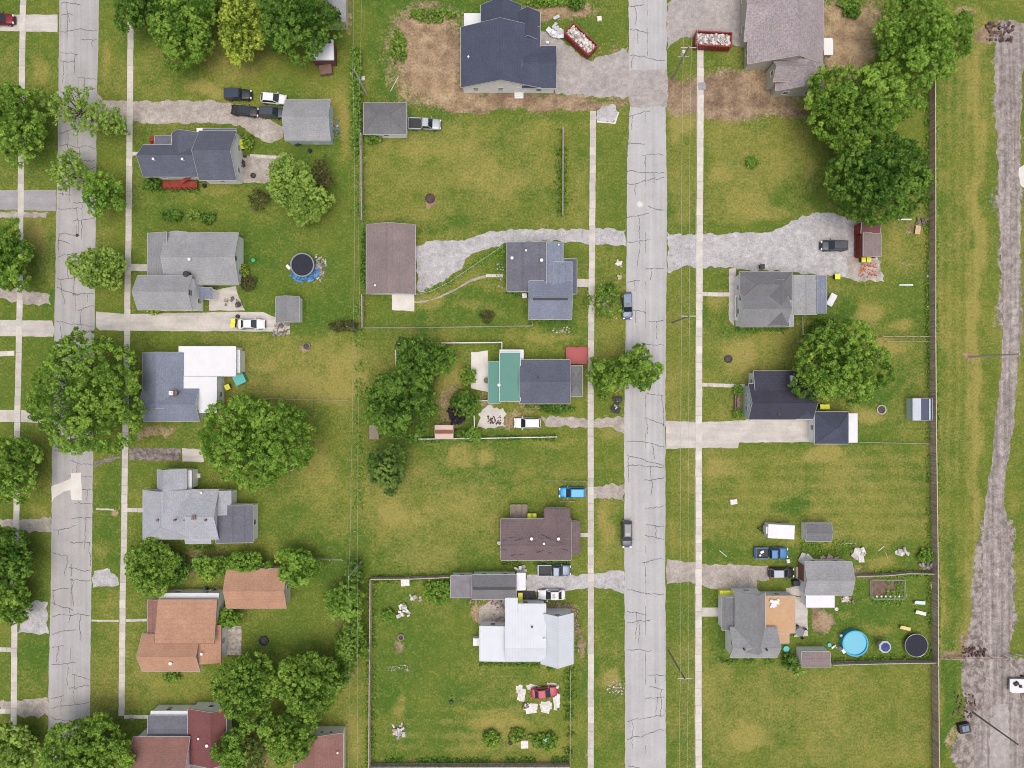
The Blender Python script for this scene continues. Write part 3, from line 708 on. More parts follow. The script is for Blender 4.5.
def wing(root, r, ze, zr, kind, rm, wm, ov=.35, win='', rf=.5, trim=EDGE, t=.16, z0=-.05, walls=True, rn='roof', ridge=None, lab=None, flush=''):
    """one roofed block. r = roof outline (x0, y0, x1, y1) as surveyed at eave height"""
    X0, Y1 = P(r[0], r[1], ze); X1, Y0 = P(r[2], r[3], ze)
    rb = MB(); wb = MB(); tb = MB()
    ins = {s: ov for s in 'NSEW'}
    for s in flush: ins[s] = .02
    a0, a1, b0, b1 = X0 + ins['W'], X1 - ins['E'], Y0 + ins['S'], Y1 - ins['N']
    if kind in 'xy':
        lo, hi = (Y0, Y1) if kind == 'x' else (X0, X1)
        m_ = lo + (hi - lo) * rf
        A0, A1 = (X0, X1) if kind == 'x' else (Y0, Y1)
        rb.profile([(lo, ze), (lo, ze - t), (m_, zr - t), (hi, ze - t), (hi, ze), (m_, zr)], A0, A1, kind)
        s1 = (zr - ze) / (m_ - lo); s2 = (zr - ze) / (hi - m_)
        wl, wh = (b0, b1) if kind == 'x' else (a0, a1)
        w0, w1 = (a0, a1) if kind == 'x' else (b0, b1)
        wb.profile([(wl, z0), (wh, z0), (wh, ze - t * .5 + s2 * (hi - wh)), (m_, zr - t * .5), (wl, ze - t * .5 + s1 * (wl - lo))], w0, w1, kind)
        e = .05
        for A, B in ((A0 - e, A0 - .002), (A1 + .002, A1 + e)):          # rake boards
            tb.profile([(lo - .03, ze - .01), (lo - .03, ze - t - .05), (m_, zr - t - .05), (hi + .03, ze - t - .05), (hi + .03, ze - .01), (m_, zr - .01)], A, B, kind)
        for q0, q1 in ((lo - .11, lo - .032), (hi + .032, hi + .11)):    # gutters
            if kind == 'x': tb.box(A0, q0, ze - .15, A1, q1, ze - .03)
            else: tb.box(q0, A0, ze - .15, q1, A1, ze - .03)
        rc = MB()
        if kind == 'x': rc.profile([(m_ - .16, zr - .16 * s1 + .012), (m_, zr + .035), (m_ + .16, zr - .16 * s2 + .012), (m_, zr - .02)], A0 + .02, A1 - .02, 'x')
        else: rc.profile([(m_ - .16, zr - .16 * s1 + .012), (m_, zr + .035), (m_ + .16, zr - .16 * s2 + .012), (m_, zr - .02)], A0 + .02, A1 - .02, 'y')
    elif kind == 'h':
        w, d = X1 - X0, Y1 - Y0; k = min(w, d) / 2; k2 = ridge if ridge is not None else k; k2, k3 = k2 if isinstance(k2, tuple) else (k2, k2)
        if w >= d: p = [(X0 + k2, (Y0 + Y1) / 2), (X1 - k3, (Y0 + Y1) / 2)]
        else: p = [((X0 + X1) / 2, Y0 + k2), ((X0 + X1) / 2, Y1 - k3)]
        c = [(X0, Y0), (X1, Y0), (X1, Y1), (X0, Y1)]
        vs = [(x, y, ze - t) for x, y in c] + [(x, y, ze) for x, y in c] + [(x, y, zr) for x, y in p]
        fs = [(3, 2, 1, 0), (0, 1, 5, 4), (1, 2, 6, 5), (2, 3, 7, 6), (3, 0, 4, 7)]
        if w >= d: fs += [(4, 5, 9, 8), (5, 6, 9), (6, 7, 8, 9), (7, 4, 8)]
        else: fs += [(4, 5, 8), (5, 6, 9, 8), (6, 7, 9), (7, 4, 8, 9)]
        rb.add(vs, fs); wb.box(a0, b0, z0, a1, b1, ze - t * .5)
        e = .09
        tb.box(X0 - e, Y0 - e, ze - .15, X1 + e, Y0 - .002, ze - .03); tb.box(X0 - e, Y1 + .002, ze - .15, X1 + e, Y1 + e, ze - .03)
        tb.box(X0 - e, Y0, ze - .15, X0 - .002, Y1, ze - .03); tb.box(X1 + .002, Y0, ze - .15, X1 + e, Y1, ze - .03)
        rc = MB()
        for q, cs in ((p[0], (0, 3)), (p[1], (1, 2))) if w >= d else ((p[0], (0, 1)), (p[1], (2, 3))):
            for ci in cs: rc.tube((c[ci][0], c[ci][1], ze + .01), (q[0], q[1], zr + .01), .05, .05, 5)
        rc.tube((p[0][0], p[0][1], zr + .01), (p[1][0], p[1][1], zr + .01), .06, .06, 5)
    else:                                                               # flat or lean-to: zr = height at the side named
        hN = hS = hE = hW = ze
        if kind == 'N': zz = (ze, ze, zr, zr)
        elif kind == 'S': zz = (zr, zr, ze, ze)
        elif kind == 'E': zz = (ze, zr, zr, ze)
        elif kind == 'W': zz = (zr, ze, ze, zr)
        else: zz = (ze,) * 4
        c = [(X0, Y0), (X1, Y0), (X1, Y1), (X0, Y1)]
        rb.add([(x, y, z - t) for (x, y), z in zip(c, zz)] + [(x, y, z) for (x, y), z in zip(c, zz)],
               [(3, 2, 1, 0), (4, 5, 6, 7), (0, 1, 5, 4), (1, 2, 6, 5), (2, 3, 7, 6), (3, 0, 4, 7)])
        c2 = [(a0, b0), (a1, b0), (a1, b1), (a0, b1)]
        wb.add([(x, y, z0) for x, y in c2] + [(x, y, z - t * .6) for (x, y), z in zip(c2, zz)],
               [(3, 2, 1, 0), (4, 5, 6, 7), (0, 1, 5, 4), (1, 2, 6, 5), (2, 3, 7, 6), (3, 0, 4, 7)])
        for i in range(4):
            (x0, y0), (x1, y1) = c[i], c[(i + 1) % 4]; za, zb = zz[i], zz[(i + 1) % 4]
            nx_, ny_ = ((0, -1), (1, 0), (0, 1), (-1, 0))[i]
            o0, o1 = .003, .07
            tb.add([(x0 + nx_ * o0, y0 + ny_ * o0, za - t - .02), (x1 + nx_ * o0, y1 + ny_ * o0, zb - t - .02), (x1 + nx_ * o1, y1 + ny_ * o1, zb - t - .02), (x0 + nx_ * o1, y0 + ny_ * o1, za - t - .02),
                    (x0 + nx_ * o0, y0 + ny_ * o0, za + .02), (x1 + nx_ * o0, y1 + ny_ * o0, zb + .02), (x1 + nx_ * o1, y1 + ny_ * o1, zb + .02), (x0 + nx_ * o1, y0 + ny_ * o1, za + .02)],
                   [(3, 2, 1, 0), (4, 5, 6, 7), (0, 1, 5, 4), (1, 2, 6, 5), (2, 3, 7, 6), (3, 0, 4, 7)])
        rc = None
    ro = obj(rn, rb, rm, root, True)
    if lab: ro['label'] = lab
    def sub(nm, mb, m):
        o2 = bpy.data.objects.new(nm, mesh_from(nm, mb, m, tuple(root.location))); col.objects.link(o2); o2.parent = ro
    if rc is not None and rc.v: sub('ridge_cap', rc, rm)
    sub('roof_trim', tb, trim)
    if walls: obj('wall', wb, wm, root, True)
    if not win and walls and root.get('category') == 'house' and ze >= 2.9 and a1 - a0 > 3.6: win = 'N' if r[1] > 384 else 'S'
    for s in win:
        up = s.islower(); S_ = s.upper(); zc = 1.5 if not up else ze - 1.0
        if S_ in 'NS':
            L = a1 - a0; n = max(1, int(L / 3.6)); y = b1 if S_ == 'N' else b0
            for i in range(n): window(root, (a0 + L * (i + .5) / n, y, zc), S_)
        else:
            L = b1 - b0; n = max(1, int(L / 3.6)); x = a1 if S_ == 'E' else a0
            for i in range(n): window(root, (x, b0 + L * (i + .5) / n, zc), S_)
    return dict(X0=X0, X1=X1, Y0=Y0, Y1=Y1, a0=a0, a1=a1, b0=b0, b1=b1, ze=ze, zr=zr, roof=ro)

def pipe(root, px, py, z, r=.13, h=.35, m=None, n='vent_pipe'):
    x, y = P(px, py, z); mb = MB(); mb.lathe((x, y, z - .35), [(r, 0), (r, .35 + h * .5), (r * 1.35, .36 + h * .5), (r * 1.35, .36 + h), (r * .6, .38 + h)], 10)
    obj(n, mb, m or TRIM, root, True)
def chimney(root, px, py, z, w=.7, d=.7, h=.9, m=BRICK):
    x, y = P(px, py, z + h); mb = MB(); mb.box(x - w / 2, y - d / 2, z - 2, x + w / 2, y + d / 2, z + h); mb.box(x - w / 2 - .06, y - d / 2 - .06, z + h + .002, x + w / 2 + .06, y + d / 2 + .06, z + h + .1)
    mb.lathe((x, y, z + h + .1), [(.16, 0), (.16, .2)], 10)
    obj('chimney', mb, m, root, True)
def house(px, py, name, label, cat='house', group=None):
    x, y = P(px, py); return thing(name, label, cat, (x, y, 0), 0, group)
def gvent(root, px, py, z, n):
    """louvred gable vent set on a gable wall"""
    pass

# --- new house with navy roof, top centre
h = house(505, 60, 'house', 'new house with large navy shingle roof beside the bare soil at the top', 'house')
A = wing(h, (461, 27, 540, 87.5), 2.9, 5.9, 'y', NAVY, WHITE, .3, 'SE')
wing(h, (481, 5, 521.5, 45), 2.8, 5.4, 'y', NAVY, WHITE, .3, 'N'); wing(h, (515, 12, 540, 40), 2.75, 4.4, 'y', NAVY, WHITE, .3)
wing(h, (522, 46, 556, 88), 2.8, 4.6, 'x', NAVY, WHITE, .3, 'S')
for px in (488, 513):
    x, _ = P(px, 90, 3.9); window(h, (x, A['b0'], 3.6), 'S', .6, .5)
x = P(519, 92, 1)[0]; door(h, (x, A['b0'], 0), 'S', TRIM)
pipe(h, 468.5, 57.5, 3.6)
mb = MB(); [mb.box(x - .8, A['b0'] - .1 - .3 * (i + 1), -.02, x + .8, A['b0'] - .1 - .3 * i, .5 - .15 * i) for i in range(3)]
mb.tube((x - .75, A['b0'] - 1, 0), (x - .75, A['b0'] - 1, 1), .03); mb.tube((x + .75, A['b0'] - 1, 0), (x + .75, A['b0'] - 1, 1), .03)
mb.tube((x - .75, A['b0'] - 1, 1), (x - .75, A['b0'] - .02, 1.3), .03); mb.tube((x + .75, A['b0'] - 1, 1), (x + .75, A['b0'] - .02, 1.3), .03)
obj('steps', mb, TRIM, h, True)
mb = MB(); X, Y = P(464, 30, .2); X2, Y2 = P(484, 13, .2); mb.box(X, Y, -.02, X2, Y2, .15); [mb.box(X + .1 + i * .0, Y, .152, X + .16, Y2, .17) for i in (0,)]
obj('patio_slab', mb, MEMBR, h, True)

# --- new house with taupe roof, top right
h = house(785, 40, 'house', 'new house with taupe shingle roof and cross gables near the top right', 'house')
A = wing(h, (748, -22, 823.5, 64), 2.9, 6.1, 'y', TAUPE, TAUPEW, .3, 'W', rf=.58, trim=mat('sand_trim', (.55, .5, .42), .6))
wing(h, (744, -22, 790, 41), 2.9, 4.6, 'x', TAUPE, TAUPEW, .3, 'WS', rf=.5, trim=mat('sand_trim', ()))
B = wing(h, (776, 50, 823.5, 91), 2.9, 5.0, 'y', TAUPE, TAUPEW, .3, 'S', trim=mat('sand_trim', ()))
C_ = wing(h, (773, 60, 812, 81), 3.9, 5.6, 'x', TAUPE, TAUPEW, .25, 'w', trim=mat('sand_trim', ()))
mb = MB(); X, Y = P(824.5, 55, .9); X2, Y2 = P(832.5, 38, .9); mb.box(X - .4, Y, .78, X2, Y2, .92); [mb.box(a, b, -.02, a + .12, b + .12, .78) for a in (X, X2 - .12) for b in (Y, Y2 - .12)]
mb.box(X2 + .002, Y + .2, -.02, X2 + .3, Y2 - .2, .5)
obj('deck', mb, TRIM, h, True)

# --- grey garage
h = house(308, 121, 'garage', 'grey gabled garage with pale blue walls at the end of the gravel drive', 'garage')
A = wing(h, (285, 100, 330.5, 140.5), 2.7, 4.3, 'x', GREYL, BLUEW, .25, 'E')
x = P(316, 140, 1)[0]; door(h, (x, A['b0'], 0), 'S', TRIM)
# --- hip garage
h = house(385, 118, 'garage', 'small hip-roofed dark grey garage behind the silver pickup', 'garage')
A = wing(h, (363.5, 103, 406.5, 134), 2.6, 4.2, 'h', CHAR, WHITE, .25, 'S')
mb = MB(); mb.box(A['a1'] - .02, A['b0'] + .8, 0, A['a1'] + .06, A['b1'] - .8, 2.2); obj('garage_door', mb, TRIM, h, True)
# --- navy house with red deck
h = house(195, 158, 'house', 'navy roofed white house with a red side deck and yellow bins at its back', 'house')
A = wing(h, (199, 131, 236.5, 180), 3.5, 6.2, 'x', SLATE, WHITE, .35, 'ES')
wing(h, (203, 128.5, 236, 140), 3.35, 3.9, 'S', SLATE, WHITE, .35)
wing(h, (143, 145, 203, 176.5), 3.1, 5.2, 'x', SLATE, WHITE, .35, 'SW', rf=.55)
wing(h, (172, 133, 202, 160), 3.15, 4.9, 'y', SLATE, WHITE, .35, rf=.35)
wing(h, (155, 135.5, 171.5, 147), 2.7, 3.0, 'S', DKGREY, WHITE, .2)
mb = MB(); X, Y = P(163, 188.5, .8); X2, Y2 = P(197, 181, .8); mb.box(X, Y, .62, X2, Y2, .75)
for i in range(8):
    xx = X + (X2 - X) * i / 7; mb.box(xx - .04, Y, 0, xx + .04, Y + .08, 1.6)
mb.box(X, Y + .001, 1.5, X2, Y + .07, 1.58); mb.cbox((X2 - 1.6, Y2 + .1, 1.5), (2.0, .5, .1), .5)
obj('side_deck', mb, REDP, h, True)
mb = MB(); X, Y = P(149.5, 143, 1); mb.box(X, Y, -.05, X + 1, Y + 1.3, .7); mb.box(X + .1, Y + .2, .702, X + .9, Y + .8, 1.3); obj('front_step', mb, REDP, h, True)
pipe(h, 154, 159.5, 5.0, .16); pipe(h, 183, 159.6, 5.0, .16)
mb = MB(); X, Y = P(196, 133, 3.0); X2, Y2 = P(222, 127.4, 3.0); mb.box(X, Y2 - .5, 2.7, X2 - .8, Y2 - .02, 2.8); mb.box(X, Y2 - 1.3, 2.7, X + .4, Y2 - .502, 2.8); obj('awning', mb, TRIM, h, True)
# --- large light grey house
h = house(190, 262, 'house', 'large light grey roofed white house, upper one of the pair beside the long drive', 'house')
A = wing(h, (166, 233, 238.5, 284.5), 3.1, 4.9, 'x', GREYL, WHITE, .35, '')
window(h, (A['a1'], (A['b0'] + A['b1']) / 2, 3.3), 'E', .9, 1.1); window(h, (A['a1'], A['b0'] + 2, 1.5), 'E')
wing(h, (147.6, 233.3, 169.5, 284), 2.9, 3.9, 'E', GREY, WHITE, .3, 'W'); wing(h, (169, 232, 187, 262), 3.05, 3.9, 'y', GREYL, WHITE, .35)
pipe(h, 190, 259.5, 4.8, .2)
h2 = house(170, 295, 'house', 'two-storey light grey roofed white cottage hard against the long concrete drive', 'house')
A = wing(h2, (137.5, 276, 192, 309.5), 4.9, 6.6, 'x', GREYL, WHITE, .3, '', rf=.5)
window(h2, (A['a1'], (A['b0'] + A['b1']) / 2, 4.9), 'E', 1.1, 1.2); window(h2, (A['a1'], A['b0'] + 1.5, 1.6), 'E')
B = wing(h2, (199.5, 287.5, 212, 299), 2.6, 2.75, 'W', BLUEG, WHITE, .12, 'S')
mb = MB(); mb.lathe((P(186, 274, 5)[0], P(186, 274, 5)[1], 4.2), [(.5, 0), (.5, .9), (.35, 1.0)], 12); obj('chimney', mb, DARKPL, h2, True)
# --- shed at the end of the drive
h = house(288, 310, 'shed', 'small curved grey shed with a white side at the end of the long drive', 'shed')
A = wing(h, (276, 296.5, 299, 322), 2.3, 3.3, 'y', GREY, WHITE, .12, '')
# --- blue grey roof with flat white roof
h = house(190, 384, 'house', 'house with blue-grey gables and a bright flat white roof by the big street tree', 'house')
wing(h, (142.5, 352.5, 185.5, 408), 3.3, 4.9, 'y', BLUEG, WHITE, .3, 'W', rf=.42)
A = wing(h, (143.5, 387, 199.5, 421), 3.25, 4.85, 'x', BLUEG, WHITE, .3, '')
B = wing(h, (179, 346.5, 235.5, 376), 3.38, 3.38, 'f', MEMBR, WHITE, .1, 'E', trim=MEMBR)
wing(h, (184, 376.5, 216.5, 412.5), 3.38, 3.38, 'f', MEMBR, WHITE, .1, 'E', trim=MEMBR)
wing(h, (229, 350, 240, 372.5), 2.5, 2.7, 'W', MEMBR, WHITE, .1)
chimney(h, 171, 393, 4.5, .55, .55, .6, TRIM); pipe(h, 175.5, 393, 4.4, .35, .3, DIRT, 'rusty_flue')
# --- silver grey cross-gabled house
h = house(195, 508, 'house', 'silver grey cross-gabled house with a dark flat rear addition', 'house')
wing(h, (157.5, 469, 186, 512), 3.6, 5.5, 'y', SILV, WHITE, .35, 'N', rf=.4)
wing(h, (143, 490, 190, 539), 3.6, 5.6, 'h', SILV, WHITE, .35, 'W', ridge=(2.4, 0.0))
A = wing(h, (190, 490, 218.5, 539), 3.6, 5.6, 'x', SILV, WHITE, .35, 'N', rf=.5)
wing(h, (185.5, 520, 211, 543.6), 3.3, 4.3, 'N', SILV, WHITE, .2); wing(h, (214, 491, 231, 514.5), 3.0, 3.9, 'W', SILV, WHITE, .2, 'N')
wing(h, (217, 505, 253, 542.5), 2.9, 3.3, 'W', DKGREY, WHITE, .2, 'EN', lab='dark rear addition roof')
wing(h, (186, 470.5, 191.5, 488.5), 2.7, 2.7, 'f', MEMBR, WHITE, .08)
for px in (158, 175, 206): pipe(h, px, 520, 5.4, .16, .3, BROWNW)
chimney(h, 193.5, 517.5, 5.3, .6, .6, .5, BRICK); pipe(h, 202, 492.5, 3.9, .14, .3)
# --- terracotta house
h = house(182, 633, 'house', 'terracotta roofed house with cross gables and a stained back patio', 'house')
wing(h, (147.5, 600, 160, 640), 2.9, 3.1, 'E', MAROON, WHITE, .2, '')
wing(h, (157.8, 599.5, 217, 641), 3.5, 4.6, 'S', TERRA, WHITE, .3, 'E', trim=mat('brown_roof_edge', (.30, .17, .12), .8))
A = wing(h, (142, 634.5, 200, 671), 3.3, 5.0, 'x', TERRA, WHITE, .3, 'S')
wing(h, (190, 625, 221, 663), 3.0, 4.0, 'W', TERRA, WHITE, .25, 'E', trim=mat('brown_roof_edge', ()))
window(h, (A['a1'], (A['b0'] + A['b1']) / 2 - .2, 3.6), 'E', .7, .9)
wing(h, (160, 593.2, 219, 602), 2.6, 2.95, 'S', MEMBR, WHITE, .1, 'N')
pipe(h, 171, 663, 4.4, .22, .3); pipe(h, 202, 653.5, 3.8, .18, .3); pipe(h, 214.5, 636, 3.7, .13)
h = house(256, 587, 'garage', 'terracotta roofed garage half buried in green vines', 'garage')
A = wing(h, (226.5, 569, 286.5, 608.3), 2.9, 4.3, 'x', TERRA, CREAM, .25, 'E', trim=mat('worn_trim', (.4, .33, .28), .7))
# --- lower left corner house
h = house(175, 750, 'house', 'red-brown roofed white house with a dark flat porch roof in the bottom left area', 'house')
wing(h, (148, 716, 190, 734.5), 3.0, 3.15, 'S', DKGREY, WHITE, .12, '')
wing(h, (151, 711, 212, 719), 2.5, 2.95, 'S', MEMBR, WHITE, .1, 'N')
A = wing(h, (133, 737, 190, 800), 3.8, 5.8, 'x', MAROON, WHITE, .35, 'N')
wing(h, (188, 709, 226, 764), 3.2, 4.6, 'y', MAROOND, WHITE, .3, 'N', rf=.7)
wing(h, (190, 765, 224, 800), 2.8, 3.0, 'N', GREYR, WHITE, .2)
pipe(h, 199, 738, 4.0); pipe(h, 207.5, 745, 4.3, .2); mb = MB(); mb.cbox((*P(207.5, 715, 3.1), 3.1), (.9, .6, .12), .3); obj('skylight', mb, GLASS, h, True)
h = house(318, 750, 'garage', 'maroon roofed white garage at the bottom edge under the trees', 'garage')
A = wing(h, (294, 733, 343, 800), 3.0, 4.4, 'y', MAROON, WHITE, .3, '', rf=.46)
for q in (.55, .75): window(h, (A['a0'] + (A['a1'] - A['a0']) * q, A['b1'], 2.2), 'N', .7, .7)
pipe(h, 338, 752, 3.4)
# --- brown barn garage
h = house(390, 260, 'barn_garage', 'long brown roofed barn garage against the alley fence', 'garage')
wing(h, (366.5, 224.5, 415, 294), 2.9, 4.4, 'y', BROWNL, WHITE, .25, 'E', rf=.46); pipe(h, 375.5, 285.5, 3.6)
# --- slate blue house
h = house(545, 282, 'house', 'slate blue house with a patched dark western roof and a south gable', 'house')
wing(h, (507, 242.3, 548, 291.5), 3.0, 3.3, 'E', DKGREY, WHITE, .25, 'W')
wing(h, (546.6, 242.3, 563, 290), 3.2, 3.5, 'W', BLUEG, WHITE, .2, 'N'); wing(h, (553, 262, 572, 293), 3.25, 3.6, 'W', BLUEG, WHITE, .2)
wing(h, (562.5, 259, 576.8, 293.8), 2.7, 3.0, 'W', SLATE, WHITE, .15, 'E')
A = wing(h, (528.7, 281, 571.7, 319.2), 3.3, 4.7, 'x', BLUEG, WHITE, .25, 'S')
mb = MB(); X, Y = P(533, 301, 4.75); X2, _ = P(568, 301, 4.75); ym = (A['Y0'] + A['Y1']) / 2; mb.box(X, ym - .18, 4.6, X2, ym + .18, 4.78); obj('ridge_vent', mb, DARKPL, h, True)
pipe(h, 541.5, 260.5, 3.4, .22); pipe(h, 526, 250.7, 3.2, .14); pipe(h, 558.5, 245, 3.4, .12); pipe(h, 512, 258, 3.1, .2, .1)
# --- green metal roof house
h = house(535, 382, 'house', 'house with a green metal rear roof and dark blue-grey shingle front', 'house')
wing(h, (488.3, 361.5, 500, 403.3), 2.7, 2.9, 'E', GREENM, WHITE, .2, 'W')
wing(h, (499.6, 352.8, 520.2, 401), 3.3, 3.6, 'E', GREENM, WHITE, .2, 'N', trim=TRIM)
wing(h, (499.8, 349.8, 523.5, 361), 2.7, 2.7, 'f', MEMBR, WHITE, .05)
A = wing(h, (519.8, 359.7, 570, 403.5), 3.2, 4.7, 'x', SLATE, WHITE, .25, 'NS')
wing(h, (569.5, 366, 582.5, 396.5), 2.8, 3.5, 'h', CHAR, WHITE, .2, '', ridge=2.2)
pipe(h, 499, 385, 3.1, .2); pipe(h, 538, 377.5, 4.5, .1, .2, DARKPL)
mb = MB(); X, Y = P(566, 364, .9); X2, Y2 = P(587.5, 347.3, .9); mb.box(X, Y, .7, X2, Y2, .82); [mb.box(a - .05, b - .05, -.02, a + .05, b + .05, 1.7) for a in (X + .06, X2 - .06, (X + X2) / 2) for b in (Y + .06, Y2 - .06)]
for a, b, c, d in ((X, Y, X, Y2), (X, Y2, X2, Y2), (X2, Y, X2, Y2)): mb.box(a - .04, b - .04, 1.62, c + .04, d + .04, 1.71)
obj('porch_deck', mb, simple('pinkish_red_deck', (.42, .10, .10), .7), h, True)
# --- brown ranch
h = house(537, 540, 'house', 'brown roofed ranch house with weather-cracked shingles and a small rear deck', 'house')
A = wing(h, (500.8, 519.3, 571, 560), 2.9, 4.1, 'x', BROWN, WHITE, .3, 'NW', rf=.4)
wing(h, (544.5, 508.5, 569.7, 545), 2.9, 3.7, 'y', BROWN, WHITE, .3, 'N', trim=mat('dark_brown_roof_edge', (.16, .12, .12), .8)); wing(h, (571.2, 521.5, 580, 554), 2.7, 3.0, 'W', BROWN, WHITE, .3, 'E', trim=mat('dark_brown_roof_edge', ()))
pipe(h, 531.5, 538.5, 3.9, .2); pipe(h, 558.3, 538.5, 3.9, .2); pipe(h, 544, 543.5, 4.0, .15, .2)
mb = MB(); rs = random.Random(5)                                  # lifted shingle edges
for k in range(16):
    px, py = rs.uniform(503, 566), rs.uniform(536, 556); x, y = P(px, py, 3.8)
    L = rs.uniform(.6, 2.2); yr = A['Y0'] + .4 * (A['Y1'] - A['Y0'])
    zz = 4.1 - (1.2 / (yr - A['Y0'])) * (yr - y) if y < yr else 4.1 - (1.2 / (A['Y1'] - yr)) * (y - yr)
    mb = MB(); mb.cbox((x, y, zz + .012), (L, .07, .05), rs.uniform(-.4, .4)); obj('lifted_shingle', mb, NAVYD, h, True)
mb = MB(); X, Y = P(510.5, 518, .5); X2, Y2 = P(527.5, 504.3, .5)
for i in range(14): mb.box(X + (X2 - X) * i / 14 + .01, Y - .3, .38, X + (X2 - X) * (i + 1) / 14 - .01, Y2, .44)
[mb.tube((X + (X2 - X) * i / 3, Y2 - .05, 0), (X + (X2 - X) * i / 3, Y2 - .05, 1.3), .05) for i in range(4)]; mb.box(X, Y2 - .1, 1.25, X2, Y2, 1.32); mb.box(X - .02, Y, 1.25, X + .08, Y2 - .102, 1.32)
obj('rear_deck', mb, WOOD, h, True)
# --- long garage beside white house
h = house(483, 586, 'garage', 'long grey roofed garage with a dark ridge vent above the courtyard', 'garage')
wing(h, (450.7, 575.8, 472.8, 597.6), 2.75, 2.8, 'E', GREYR, WHITE, .2, 'N')
A = wing(h, (472, 575, 516.5, 599), 2.9, 3.9, 'x', CHAR, WHITE, .2, 'N')
mb = MB(); ym = (A['Y0'] + A['Y1']) / 2; mb.box(A['X0'] + .2, ym - .16, 3.75, A['X1'] - .2, ym + .16, 3.97); obj('ridge_vent', mb, DARKPL, h, True)
wing(h, (516.6, 573, 525.5, 590), 2.3, 2.5, 'W', MEMBR, WHITE, .1)
# --- white metal roof house
h = house(527, 632, 'house', 'white house with a broad white standing-seam metal roof and cross gable', 'house')
A = wing(h, (505.3, 604, 546, 661.5), 3.3, 4.7, 'x', WHITEM, WHITE, .3, 'N', rf=.27)
wing(h, (505.3, 598, 517.5, 612), 3.2, 3.55, 'S', WHITEM, WHITE, .2, '')
B = wing(h, (541, 613, 573.5, 664), 3.4, 5.3, 'y', WHITEMY, WHITE, .3, 'E')
window(h, ((B['a0'] + B['a1']) / 2, B['b1'], 3.6), 'N', .9, .9)
wing(h, (479.5, 626, 505.8, 661), 3.0, 3.3, 'E', WHITEM, WHITE, .2, 'N'); pipe(h, 532, 626.5, 4.0, .12, .3, DARKPL); pipe(h, 544.5, 639, 4.6, .15, .2)
mb = MB(); X, Y = P(473, 646, 1.2); X2, Y2 = P(480.5, 638.3, 1.2); mb.box(X, Y, -.02, X2, Y2, 1.1); mb.box(X + .1, Y + .1, 1.102, X2 - .1, Y2 - .1, 1.2); obj('entry_box', mb, TRIM, h, True)
# --- grey cross roof house
h = house(780, 300, 'house', 'grey house of crossing hips and gables beside the broad gravel drive', 'house')
wing(h, (739.5, 272, 792, 300), 3.3, 5.0, 'h', CHAR, WHITE, .3, 'WN')
A = wing(h, (740, 293.5, 787, 326.5), 3.35, 5.6, 'x', GREY, WHITE, .3, 'W', rf=.5)
wing(h, (766, 281, 789, 326), 3.3, 5.2, 'y', CHAR, WHITE, .3, 'S')
wing(h, (783.5, 279.5, 793.5, 326.5), 3.1, 3.2, 'W', SILV, WHITE, .15)
wing(h, (792, 275.5, 817, 314.5), 3.0, 3.25, 'W', GREYL, WHITE, .2); wing(h, (816.5, 275.5, 826.5, 313), 2.95, 3.2, 'W', BLUEG, WHITE, .2)
mb = MB(); X, Y = P(735, 320, .9); X2, Y2 = P(740.5, 295, .9); mb.box(X, Y, -.02, X2, Y2, .35); mb.box(X, Y, .352, X + .12, Y2, 1.1); mb.box(X + .14, Y, .352, X2, Y + .5, .9); mb.box(X + .14, Y2 - .4, .352, X2, Y2, .9); obj('porch', mb, TRIM, h, True)
mb = MB(); mb.box(X + .4, Y + 1, .353, X + 1, Y2 - 1, .8); obj('porch_bench', mb, DARKPL, h, True)
# --- black roof house
h = house(778, 397, 'house', 'black roofed house with pale blue front gable and round shrubs', 'house')
A = wing(h, (748.5, 384, 813, 419.5), 3.5, 5.4, 'x', NAVYD, BLUEW, .3, '', rf=.47)
for q in (.3, .7):
    window(h, (A['a0'], A['b0'] + (A['b1'] - A['b0']) * q, 1.6), 'W', .9, 1.1); window(h, (A['a0'], A['b0'] + (A['b1'] - A['b0']) * (.4 if q < .5 else .6), 3.7), 'W', .6, .7)
wing(h, (753.5, 371, 798, 392), 3.3, 4.2, 'S', NAVYD, WHITE, .3, 'W'); wing(h, (797, 400, 812.8, 419), 3.62, 4.6, 'h', NAVY, WHITE, .1, '', ridge=1.0)
mb = MB(); X, Y = P(790.5, 386.5, 3.9); X2, Y2 = P(793.7, 375.5, 3.9); mb.box(X, Y, 3.2, X2, Y2, 4.1); obj('chimney', mb, TRIM, h, True)
mb = MB(); X, Y = P(734.5, 409, .5); X2, Y2 = P(740.5, 395, .5); mb.box(X, Y, -.02, X2, Y2, .3); mb.box(X, Y, .302, X + .08, Y2, .9); mb.box(X + .4, Y + .3, .302, X + .8, Y2 - .3, .8); obj('front_step', mb, BRICK, h, True)
pipe(h, 779, 414, 4.0, .25, .3, DARKPL); pipe(h, 806, 403.5, 4.6, .18, .2)
h = house(836, 428, 'garage', 'square hip-roofed dark garage with a white side lean-to', 'garage')
A = wing(h, (814.8, 412, 848.5, 443.8), 2.9, 4.9, 'h', NAVY, WHITE, .15, 'W'); wing(h, (848.3, 413.5, 857.5, 442.5), 2.4, 2.6, 'W', MEMBR, LBLUE, .08)
